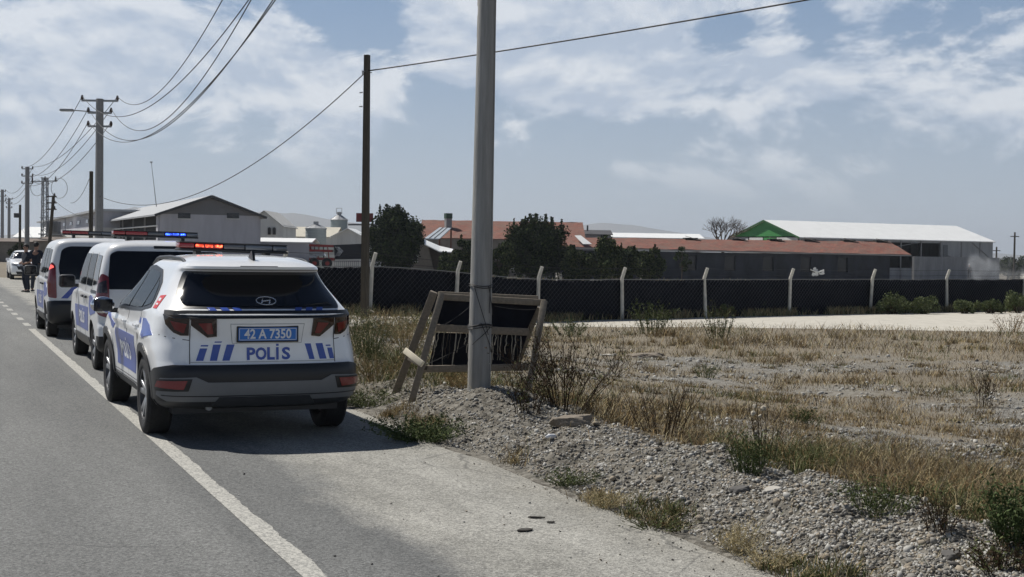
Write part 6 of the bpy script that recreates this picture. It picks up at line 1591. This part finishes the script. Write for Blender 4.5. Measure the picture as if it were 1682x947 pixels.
# ---- stones
ICO_V = None
def rocks(P, Sz, name, mats, mi, flat=.6):
    global ICO_V
    if ICO_V is None:
        b = B(); bmesh.ops.create_icosphere(b, subdivisions=1, radius=1); b.verts.ensure_lookup_table(); ICO_V = (np.array([v.co[:] for v in b.verts]), np.array([[v.index for v in f.verts] for f in b.faces])); b.free()
    V0, F0 = ICO_V; n = len(P); k = len(V0)
    q = RNG.normal(0, 1, (n, 4)); q /= np.linalg.norm(q, axis=1)[:, None]; w, x, y, z = q.T
    Rm = np.stack([1-2*(y*y+z*z), 2*(x*y-z*w), 2*(x*z+y*w), 2*(x*y+z*w), 1-2*(x*x+z*z), 2*(y*z-x*w), 2*(x*z-y*w), 2*(y*z+x*w), 1-2*(x*x+y*y)], -1).reshape(n, 3, 3)
    V = V0[None]*(1+RNG.uniform(-.38, .38, (n, k, 1)))*np.stack([np.ones(n), RNG.uniform(.55, .95, n), RNG.uniform(.4, .8, n)], -1)[:, None, :]
    V = np.einsum('nij,nkj->nki', Rm, V); V[:, :, 2] *= flat/.6*.85; V = V*Sz[:, None, None]+P[:, None, :]
    Fc = (F0[None]+np.arange(n)[:, None, None]*k).reshape(-1, 3); o = npmesh(name, V.reshape(-1, 3), Fc, mats, None, np.repeat(mi, len(F0))); o['kind'] = 'stuff'; return o
st1 = mat('stone_grey', (.24, .228, .205), .9, spec=.2); st2 = mat('stone_pale', (.43, .42, .39), .9, spec=.2); st3 = mat('stone_dark', (.085, .08, .075), .9, spec=.2); st4 = mat('stone_tan', (.30, .26, .205), .9, spec=.2)
def gravel():
    X, Y, D = screen_pts(230000, -340, 980, 5.1, 26, power=1.3); off = X-edge_x(Y)
    dens = np.where((off > .10) & (off < 1.95), .9, 0)*(1-sst(1.45, 1.95, off)*.8)*(.55+.45*sst(.02, .35, off))*(1-.85*sst(13.8, 16, Y))
    dens = np.maximum(dens, np.exp(-(((X-5.1)/.85)**2+((Y-12.5)/1.25)**2)**2)*.9)
    k = (RNG.random(len(X)) < dens) & (D < 24); X, Y, D = X[k], Y[k], D[k]
    sz = (.005+.014*RNG.random(len(X))**2.6)*(.8+.03*D); big = RNG.random(len(X)) < .02; sz = np.where(big, sz*2.1, sz)
    pr = RNG.random(len(X)); mi = np.select([pr < .38, pr < .68, pr < .78], [0, 1, 2], 3)
    o = rocks(np.stack([X, Y, height(X, Y)+sz*.15], -1), sz, 'gravel', [st1, st2, st3, st4], mi); tag(o, 'coarse grey crushed gravel banked along the road edge', 'gravel')
gravel()
def field_stones():
    X, Y, D = screen_pts(60000, -480, 1200, 7.0, 36, power=1.0); off = X-edge_x(Y); b = bareness(X, Y)
    dens = np.where(off > 1.7, .06+.62*b, 0)*sst(.32, .55, fbm(X*1.7, Y*1.7, 29)); k = RNG.random(len(X)) < dens; X, Y, D = X[k], Y[k], D[k]
    sz = (.008+.026*RNG.random(len(X))**2.5)*(.6+.045*D)
    pr = RNG.random(len(X)); mi = np.select([pr < .3, pr < .82, pr < .9], [0, 1, 2], 3)
    o = rocks(np.stack([X, Y, height(X, Y)+sz*.1], -1), sz, 'field_stones', [st1, st2, st3, st4], mi); tag(o, 'scattered pale stones on the bare patches of the lot', 'stones')
    # grit thrown on the shoulder
    X, Y, D = screen_pts(9000, -800, 700, 5.1, 20, power=1.2); off = edge_x(Y)-X; k = (off > 0) & (X > 1.9) & (RNG.random(len(X)) < .02+.75*np.exp(-off/.22)); X, Y = X[k], Y[k]
    sz = .004+.008*RNG.random(len(X))**2; mi = RNG.integers(0, 4, len(X))
    o = rocks(np.stack([X, Y, 0*X+.006+sz*.3], -1), sz, 'grit', [st1, st2, st3, st4], mi); tag(o, 'loose grit scattered on the paved shoulder', 'gravel')
field_stones()
def rock(px, py, s_, label, m=None, seed=0, flat=.5, rz=0, dz=0):
    p = at(px, py); b = B(); bmesh.ops.create_icosphere(b, subdivisions=4, radius=1)
    for v in b.verts:
        c = v.co.copy(); d = 1+(float(fbm(c.x*1.3+seed, c.y*1.3+c.z, seed))-.47)*.9+(float(fbm(c.x*6+seed, c.z*6+c.y*5, seed+1))-.47)*.14
        v.co = Vector((c.x*s_[0]*d, c.y*s_[1]*d, max(c.z, -.5)*s_[2]*d))
        v.co.z = min(v.co.z, s_[2]*(.55+.25*c.x))
    o = obj('rock', b, m or mat('rock_tan', (.20, .17, .135), .92, var=.2, vscale=8, bump=.6, bscale=14), angle=32); o.location = p+Vector((0, 0, dz)); o.rotation_euler = (0, 0, rz); tag(o, label, 'rock')
rock(940, 697, (.19, .12, .085), 'largest tan rock on the crest of the gravel bank, right of the pole', seed=3, rz=-.5, dz=.03)
rock(1060, 586, (.42, .22, .10), 'flat grey slab lying in the middle of the dry field', seed=9, rz=-YAW, dz=.02)
rock(1215, 735+70, (.07, .05, .045), 'dark angular stone on the crest of the gravel below the thistles', mat('rock_dark', (.10, .095, .09), .9, var=.2), seed=5)
rock(1560, 915, (.055, .05, .05), 'dark stone near the bottom right on the gravel bank', mat('rock_dark', (.10, .095, .09), .9, var=.2), seed=6)
rock(1000, 584, (.20, .12, .06), 'low pale stone left of the flat grey slab', mat('rock_pale', (.42, .40, .36), .9, var=.15), seed=12)
rock(1268, 808, (.07, .06, .05), 'pale grey stone on the gravel crest near the green weed', mat('rock_pale', (.42, .40, .36), .9, var=.15), seed=15)
def litter():
    p = at(905, 722); b = B(); tube(b, [(-.085, 0, 0), (-.03, 0, .006), (.045, 0, .006), (.075, 0, 0)], [.008, .022, .026, .018], 9); o = obj('crushed_cup', b, white_mk, smooth=True); o.location = p+Vector((0, 0, .022)); o.rotation_euler = (0, .15, .6); tag(o, 'crushed white plastic cup on the gravel bank', 'litter')
    for (px, py, l, w, rz, lab) in ((880, 852, .11, .014, -.5, 'dark strip of rubber lying on the paved shoulder, upper one'), (905, 860, .05, .012, -.3, 'tiny dark scrap beside the rubber strip on the shoulder'), (862, 873, .12, .03, .1, 'flat brown leaf-like scrap on the shoulder, lowest of the three')):
        p = at(px, py); b = B(); rnd = random.Random(px); vs = [(cos(a)*l/2*rnd.uniform(.75, 1.1), sin(a)*w*rnd.uniform(.7, 1.2), 0) for a in np.linspace(0, 2*pi, 12)[:-1]]; prism(b, vs, (0, 0, .008)); fixn(b)
        o = obj('scrap', b, mat('rubber_scrap', (.04, .035, .03), .9)); o.location = (p.x, p.y, .008); o.rotation_euler = (0, 0, rz); tag(o, lab, 'litter')
litter()

# ---- bushes, weeds and trees 
def leafquads(P, size, nrm_rand, mi, name, mats, parent, aspect=.6, up=0.0):
    n = len(P); a = RNG.normal(0, 1, (n, 3)); a[:, 2] += up; a /= np.linalg.norm(a, axis=1)[:, None]; c = RNG.normal(0, 1, (n, 3)); b_ = np.cross(a, c); b_ /= np.linalg.norm(b_, axis=1)[:, None]
    u = a*size[:, None]/2; v = b_*size[:, None]*aspect/2; V = np.stack([P-u, P+v*.9-u*.1, P+u, P-v*.9-u*.1], 1).reshape(-1, 3)
    return npmesh(name, V, np.arange(n)[:, None]*4+np.array([[0, 1, 2, 3]]), mats, parent, mi)
def weed(px, py, h, r, n, label, sm=brown, lm=None, nl=0, lsize=.03, heads=0, spread=.5, branch=2, cat='weed', group=None, name='weed', thick=.0035, leafmix=None):
    p = at(px, py); t = empty(name, p, 0, label, cat, group); b = B(); tips = []; rnd = random.Random(int(px*7+py)); pts_all = []
    for k in range(n):
        a = rnd.uniform(0, 2*pi); rr = rnd.random()**.6*r; x, y = cos(a)*rr*.45, sin(a)*rr*.45; hh = h*rnd.uniform(.55, 1.05); dx, dy = cos(a)*rr*spread+rnd.uniform(-.03, .03), sin(a)*rr*spread+rnd.uniform(-.03, .03)
        pts = [Vector((x+dx*(j/5)**1.4+rnd.uniform(-.008, .008), y+dy*(j/5)**1.4+rnd.uniform(-.008, .008), -.02+hh*j/5)) for j in range(6)]
        tube(b, pts, [thick*(1-.13*j) for j in range(6)], 4, cap=False); tips.append(pts[-1]); pts_all += pts[1:]
        for q in range(branch):
            j = rnd.choice([2, 3, 4]); s0 = pts[j]; aa = rnd.uniform(0, 2*pi); L_ = hh*rnd.uniform(.15, .35); e = s0+Vector((cos(aa)*L_*.5, sin(aa)*L_*.5, L_)); m_ = s0.lerp(e, .5)+Vector((cos(aa)*.02, sin(aa)*.02, 0))
            tube(b, [s0, m_, e], [thick*.6, thick*.5, thick*.35], 3, cap=False); tips.append(e); pts_all += [m_, e]
    obj('stems', b, sm, t)
    if nl and lm is not None:
        A = np.array([q[:] for q in pts_all]); idx = RNG.integers(0, len(A), nl); P = A[idx]+RNG.normal(0, .03*max(.4, h), (nl, 3)); P[:, 2] = np.abs(P[:, 2]); ms = lm if isinstance(lm, list) else [lm]
        leafquads(P, lsize*RNG.uniform(.5, 1.3, nl), 1, RNG.integers(0, len(ms), nl), 'leaves', ms, t, .45)
    for k in range(heads):
        c = rnd.choice(tips); hb = B(); bmesh.ops.create_icosphere(hb, subdivisions=2, radius=.017*rnd.uniform(.8, 1.3), matrix=Matrix.Translation(c))
        for v in hb.verts: v.co = c+(v.co-c)*rnd.uniform(.8, 1.25)
        obj('seed_head', hb, mat('pale_thistle_head', (.40, .36, .29), .9), t)
    return t
weed(925, 668, .74, .62, 46, 'dark leafless bush against the right leg of the board frame', branch=8, spread=.95, thick=.0042, lm=[brown, brown, olive], nl=1100, lsize=.03, cat='bush', name='dead_bush')
weed(868, 676, .42, .30, 26, 'small dark thicket at the foot of the board frame right leg', branch=3, thick=.004, lm=[brown, olive], nl=500, lsize=.03, cat='bush', name='dead_bush')
weed(1085, 715, .50, .45, 30, 'brown upright dead stalks in the dry grass behind the gravel crest', branch=3, thick=.004, lm=[brown, rust_g], nl=260, lsize=.02)
weed(1255, 765, .62, .28, 15, 'tall dry thistles with round pale heads above the green weed', branch=1, thick=.0035, heads=9, lm=[straw, brown], nl=120, lsize=.02)
weed(1228, 778, .30, .22, 55, 'bright green bushy weed below the thistles at the gravel crest', sm=green, lm=[green, olive, olive], nl=900, lsize=.024, thick=.0028, branch=1)
weed(695, 722, .20, .42, 190, 'broad green grassy clump at the tip of the police SUV shadow', sm=green, lm=[green, olive], nl=2600, lsize=.035, thick=.0026, branch=1, spread=.9)
weed(600, 668, .20, .35, 90, 'low grey green weeds beside the SUV right rear wheel', sm=olive, lm=[olive, sage], nl=1400, lsize=.03, thick=.0026, branch=1, spread=.9)
weed(935, 795, .13, .22, 60, 'dark green small tuft on the paving edge below the cup', sm=olive, lm=[green, olive], nl=700, lsize=.022, thick=.002, spread=.9)
weed(1080, 868, .12, .22, 60, 'dark little tuft where shoulder meets gravel, lower middle', sm=olive, lm=[brown, olive], nl=600, lsize=.02, thick=.002, spread=.9)
weed(995, 832, .14, .18, 90, 'straw coloured tuft on the paving edge, between two dark ones', sm=straw2, lm=[straw], nl=250, lsize=.02, thick=.0022, spread=.9)
weed(1215, 908, .20, .16, 90, 'tall straw coloured tuft on the lower gravel edge', sm=straw2, lm=[straw, straw2], nl=350, lsize=.02, thick=.0022, spread=.8)
weed(1262, 932, .12, .15, 80, 'short straw coloured tuft right of the taller one near the bottom', sm=straw2, lm=[straw], nl=250, lsize=.02, thick=.0022, spread=.9)
weed(1545, 868, .24, .18, 28, 'white flowered dry weed on the right part of the gravel crest', heads=3, lm=[brown, olive], nl=300, lsize=.02)
weed(1672, 895, .34, .22, 90, 'vivid green weed at the right edge of the picture', sm=green, lm=[green], nl=1500, lsize=.03, thick=.0028, branch=1)
weed(1650, 935, .16, .28, 60, 'dark low weed in the bottom right corner', sm=brown, lm=[brown, olive], nl=800, lsize=.025)
weed(1440, 845, .22, .30, 60, 'olive weed patch just behind the right gravel crest', sm=olive, lm=[olive, green], nl=900, lsize=.024, thick=.0025)
weed(1615, 668, .60, .22, 16, 'lone thin brown weed in the field at the right', branch=4, lm=[brown], nl=200, lsize=.03, thick=.005)
weed(1180, 562, .85, .50, 26, 'tall green brown weed near the pale track, right of centre', sm=olive, lm=[olive, brown], nl=700, lsize=.05, thick=.007)
weed(1072, 548, .85, .75, 40, 'dark green thistly weed clump beside the pale track', sm=olive, lm=[olive, green], nl=1100, lsize=.055, thick=.007)
weed(935, 552, .45, .6, 40, 'grey green low clump left end of the field by the track', sm=sage, lm=[sage, olive], nl=700, lsize=.05, thick=.006)
weed(640, 552, .55, .9, 110, 'flowering dry weeds between the SUV and the board frame, nearer the track', sm=straw, lm=[sage, straw2], nl=1400, lsize=.035, thick=.005, heads=8)
weed(602, 590, .60, .5, 70, 'tall whitish weeds at the right flank of the police SUV', sm=olive, lm=[sage, straw2], nl=900, lsize=.03, thick=.004, heads=10)
weed(560+60, 622, .35, .5, 80, 'dry brown weeds left of the board frame', sm=straw, lm=[brown, olive, straw], nl=900, lsize=.025, thick=.003)
weed(760, 640, .28, .35, 60, 'dry yellow weeds behind the pole foot under the board', sm=straw, lm=[straw, rust_g], nl=500, lsize=.025, thick=.003)
weed(1325, 700, .22, .25, 30, 'small green weed in the middle of the right field', sm=olive, lm=[green, olive], nl=500, lsize=.025, thick=.003)
weed(1160, 620, .26, .3, 30, 'small olive weed in the field below the flat slab', sm=olive, lm=[olive], nl=350, lsize=.03, thick=.004)
weed(1700-40, 545, .55, .8, 30, 'reddish brown weeds by the track at the right edge', sm=rust_g, lm=[rust_g, brown], nl=600, lsize=.04, thick=.006)
weed(668, 566, .5, .8, 90, 'pale flowering weed thicket just left of the board frame', sm=straw, lm=[sage, straw2, olive], nl=1300, lsize=.03, thick=.0045, heads=7)
weed(705, 545, .45, .9, 80, 'greenish weeds behind the left legs of the board frame', sm=olive, lm=[sage, straw, olive], nl=1200, lsize=.04, thick=.005, heads=4)
weed(575, 560, .6, .6, 70, 'grey green weeds just past the right tail lamp of the SUV', sm=olive, lm=[sage, straw2], nl=900, lsize=.035, thick=.004, heads=6)
def shrub(px, py, w, h, label, ms, n=2600, ls=.075, group=None):
    p = at(px, py); t = empty('shrub', p, 0, label, 'shrub', group); b = B(); rnd = random.Random(int(px)); P = []
    cl = [(rnd.uniform(-.5, .5)*w, rnd.uniform(-.25, .25)*w, rnd.uniform(.25, .8)*h, rnd.uniform(.16, .30)) for _ in range(14)]
    for x, y, z, r in cl: 
        tube(b, [(x*.2, y*.2, 0), (x*.6, y*.6, z*.6), (x, y, z)], [.02, .012, .006], 4, cap=False); m_ = int(n/14); q = RNG.normal(0, 1, (m_, 3)); q /= np.linalg.norm(q, axis=1)[:, None]; q *= (r*h*RNG.uniform(.3, 1.2, m_)**.6)[:, None]
        q[:, 0] *= 1.3; q[:, 2] *= 1.2; P.append(q+np.array([x, y, z]))
    obj('stems', b, brown, t); P = np.concatenate(P); P[:, 2] = np.clip(P[:, 2], .02, None)
    leafquads(P, ls*RNG.uniform(.5, 1.4, len(P)), 1, RNG.integers(0, len(ms), len(P)), 'foliage', ms, t, .5, .3)
SG = 'green shrubs growing along the fence foot'
for px, py, w, h, lab in ((1466, 516, 1.35, .78, 'roundest green shrub at the fence, just right of the fourth pale post'), (1518, 516, 1.0, .62, 'middle sized green shrub left of the fifth pale post'), (1582, 515, .9, .50, 'low green shrub just right of the fifth pale post'),
                          (1625, 515, .9, .56, 'green shrub between the fifth post and the right edge'), (1672, 514, 1.0, .82, 'tallest green shrub at the right edge by the fence'), (1138, 521, .75, .32, 'low pale green shrub left of a fence post near the centre'),
                          (1186, 521, .95, .46, 'sage green shrub right of a fence post near the centre'), (1245, 519, .38, .72, 'slim grey green weed standing alone against the netting')):
    shrub(px, py, w, h, lab, [sage, olive, green] if px > 1400 else [sage, olive], group=SG)
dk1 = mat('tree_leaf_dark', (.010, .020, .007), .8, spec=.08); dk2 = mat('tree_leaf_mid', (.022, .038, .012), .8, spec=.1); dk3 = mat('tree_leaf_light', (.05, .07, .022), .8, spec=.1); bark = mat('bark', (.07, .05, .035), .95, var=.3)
def tree(px, ybase, D, px0, px1, ytop, label, n=14000, ls=.26, ms=None, clumps=60, lowf=.12, spiky=.0, trunk=.16, name='tree', cat='tree', group=None, squash=1.0, seed=0):
    c = pt(px, ybase, D); gz_ = H1(c.x, c.y); top = pt(px, ytop, D).z; H_ = top-gz_; w = (px1-px0)/F_PX*D; cx = ((px0+px1)/2-px)/F_PX*D
    t = empty(name, (c.x, c.y, gz_), 0, label, cat, group); rnd = random.Random(int(px*3)+seed); b = B(); R3 = Vector((RT[0], RT[1], 0)); cc = R3*cx
    tube(b, [(0, 0, -.1), cc*.2+Vector((0, 0, H_*.25)), cc*.5+Vector((rnd.uniform(-.1, .1), 0, H_*.55))], [trunk, trunk*.8, trunk*.45], 8)
    P = []; 
    for k in range(clumps):
        while True:
            v = Vector((rnd.uniform(-1, 1), rnd.uniform(-1, 1), rnd.uniform(-1, 1)))
            if .35 < v.length < 1: break
        zc = H_*(lowf+(1-lowf)*(.5+v.z*.42)); x = v.x*w*.40; y = v.y*w*.40; ctr = cc+Vector((x, y, zc))
        tube(b, [cc*.4+Vector((0, 0, H_*.3)), cc.lerp(ctr, .5)+Vector((0, 0, -.1*H_)) if False else (cc*.4+Vector((0, 0, H_*.3))).lerp(ctr, .5)+Vector((0, 0, .15)), ctr], [trunk*.3, trunk*.18, .02], 5, cap=False)
        m_ = n//clumps; r = w*rnd.uniform(.10, .19); q = RNG.normal(0, 1, (m_, 3)); q /= np.linalg.norm(q, axis=1)[:, None]; q *= (r*RNG.uniform(0, 1, m_)**.4)[:, None]; q[:, 2] *= .85*squash
        P.append(q+np.array(ctr[:]))
        if rnd.random() < spiky:       # upright shoots
            m2 = m_//3; z = RNG.uniform(0, 1, m2); q = RNG.normal(0, .05*w*.6, (m2, 3))*(1-z)[:, None]; q[:, 2] = z*H_*.22; P.append(q+np.array(ctr[:]))
    obj('trunk', b, bark, t); P = np.concatenate(P); P[:, 2] = np.clip(P[:, 2], H_*lowf*.4, H_*1.02); ms = ms or [dk1, dk2, dk2, dk3]
    leafquads(P, ls*RNG.uniform(.5, 1.35, len(P)), 1, RNG.integers(0, len(ms), len(P)), 'crown', ms, t, .65, .25)
    return t
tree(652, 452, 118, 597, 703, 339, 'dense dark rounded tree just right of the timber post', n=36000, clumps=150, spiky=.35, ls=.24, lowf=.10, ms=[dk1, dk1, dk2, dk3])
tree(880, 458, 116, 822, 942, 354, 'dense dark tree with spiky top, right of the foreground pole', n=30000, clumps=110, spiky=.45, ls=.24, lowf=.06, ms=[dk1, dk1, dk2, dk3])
TG = 'bushes and small trees in front of the farmhouse'
for a in ((760, 455, 112, 730, 795, 388, 'mid green bush left of the foreground pole, in front of the tiled farmhouse'), (815, 455, 112, 790, 848, 392, 'mid green bush between the foreground pole and the spiky dark tree'),
          (948, 456, 114, 915, 985, 404, 'dark green low bush just right of the spiky dark tree'), (992, 455, 113, 955, 1030, 388, 'small tree with pointed top rising above the tiled shed eave'),
          (1025, 456, 116, 998, 1055, 392, 'thin small tree beside the man in pale clothes'), (1068, 455, 118, 1042, 1092, 403, 'sparse bush right of the man in pale clothes'), (735, 458, 108, 712, 760, 415, 'low dark bush left of the farmhouse bushes')):
    tree(*a, n=8000, clumps=34, spiky=.25, ls=.22, lowf=.05, trunk=.09, ms=[dk1, dk2, dk3, olive], group=TG, name='bush', cat='bush')
tree(1120, 452, 124, 1102, 1138, 398, 'thin young tree in front of the dark shed wall', n=900, clumps=14, ls=.2, lowf=.3, trunk=.06, name='sapling')
tree(1655, 436, 190, 1628, 1700, 419, 'low dark hedge at the right behind the smoke', n=5000, clumps=24, ls=.3, name='hedge', cat='hedge', squash=.8)
for (px, yb, D, a0, a1, yt, lb) in ((28, 412, 128, 12, 48, 398, 'dark scrub below the cottage at far left'), (525, 415, 150, 505, 545, 402, 'bush hidden behind the red machine')):
    tree(px, yb, D, a0, a1, yt, lb, n=1800, clumps=14, ls=.3, name='bush', cat='bush')
def bare_tree():
    D = 170; c = pt(1187, 430, D); t = empty('bare_tree', (c.x, c.y, GZ), 0, 'leafless round headed tree against the sky, left of the green gable', 'tree'); top = pt(1187, 353, D).z-GZ; b = B(); tw = B(); rnd = random.Random(21)
    def grow(bm_, p, d, L_, r, lev):
        e = p+d*L_; tube(b if lev < 3 else tw, [p, p.lerp(e, .5)+Vector((rnd.uniform(-.06, .06), rnd.uniform(-.06, .06), 0))*L_, e], [r, r*.8, r*.62], 5 if lev < 3 else 3, cap=False)
        if lev >= 6: return
        for k in range(3 if lev < 4 else 2):
            nd_ = (d+Vector((rnd.uniform(-1, 1), rnd.uniform(-1, 1), rnd.uniform(-.35, .6)))*.72).normalized(); grow(bm_, e, nd_, L_*rnd.uniform(.66, .86), r*.6, lev+1)
    tube(b, [(0, 0, 0), (0, 0, top*.45)], [.2, .16], 7)
    for k in range(6):
        a = k*pi/3+.2; grow(b, Vector((0, 0, top*.42)), Vector((cos(a)*.7, sin(a)*.7, .75)).normalized(), top*.125, .10, 1)
    q = max(v.co.z for v in tw.verts); t.scale = (top/q*1.05, top/q*1.05, top/q)
    obj('trunk', b, bark, t); obj('twigs', tw, bark, t)
bare_tree()

# ================================================================== SMOKE AND HAZE
def volume_box(name, c, s, rz, dens, col, noise=None, label=None):
    b = B(); box(b, (0, 0, 0), s); m = bpy.data.materials.new(name+'_air'); m.use_nodes = True; N, L = nodes_of(m); N.clear(); out = N.new('ShaderNodeOutputMaterial'); v = N.new('ShaderNodeVolumePrincipled')
    v.inputs['Color'].default_value = (*col, 1); v.inputs['Density'].default_value = dens; L.new(v.outputs[0], out.inputs['Volume']); v.inputs['Anisotropy'].default_value = .2
    if noise:
        tc = N.new('ShaderNodeTexCoord'); mp = N.new('ShaderNodeMapping'); L.new(tc.outputs['Object'], mp.inputs[0]); mp.inputs['Scale'].default_value = (.35, .35, .28); n = N.new('ShaderNodeTexNoise'); n.inputs['Scale'].default_value = 1.4; n.inputs['Detail'].default_value = 4; n.inputs['Distortion'].default_value = 1.0; L.new(mp.outputs[0], n.inputs['Vector'])
        sp = N.new('ShaderNodeSeparateXYZ'); L.new(tc.outputs['Object'], sp.inputs[0])
        # thick plume at one side thinning out to the right, fading upwards
        def mr(src, a, c_, x, y): q = N.new('ShaderNodeMapRange'); q.interpolation_type = 'SMOOTHSTEP'; q.inputs['From Min'].default_value = a; q.inputs['From Max'].default_value = c_; q.inputs['To Min'].default_value = x; q.inputs['To Max'].default_value = y; L.new(src, q.inputs['Value']); return q.outputs[0]
        def mul(a, c_): q = N.new('ShaderNodeMath'); q.operation = 'MULTIPLY'; L.new(a, q.inputs[0]); (L.new(c_, q.inputs[1]) if not isinstance(c_, float) else setattr(q.inputs[1], 'default_value', c_)); return q.outputs[0]
        f = mul(mr(n.outputs['Fac'], .42, .62, .05, 1), mr(sp.outputs[2], -s[2]*.3, s[2]*.5, 1, 0)); g = mul(mr(sp.outputs[0], -s[0]*.5, -s[0]*.42, 0, 1), mr(sp.outputs[0], -s[0]*.28, s[0]*.0, 1, .22)); g2 = mr(sp.outputs[0], s[0]*.35, s[0]*.5, 1, 0); yy = mul(mr(sp.outputs[1], -s[1]*.5, -s[1]*.1, 0, 1), mr(sp.outputs[1], s[1]*.1, s[1]*.5, 1, 0))
        L.new(mul(mul(mul(mul(f, g), g2), yy), dens), v.inputs['Density'])
    o = obj(name, b, m); o.location = c; o.rotation_euler = (0, 0, rz); o['kind'] = 'stuff'
    if label: tag(o, label, name)
    return o
sc = pt(1650, 433, 158); volume_box('smoke', (sc.x, sc.y, GZ+1.9), (9, 3, 4.2), -YAW, 1.5, (.85, .88, .92), True, 'thin bluish smoke drifting over the yard at the right edge')
hz = volume_box('haze', (0, 2000, 50), (18000, 16000, 186), 0, HAZE, (.80, .87, .97)); hz.location = (0, 3000, 89)
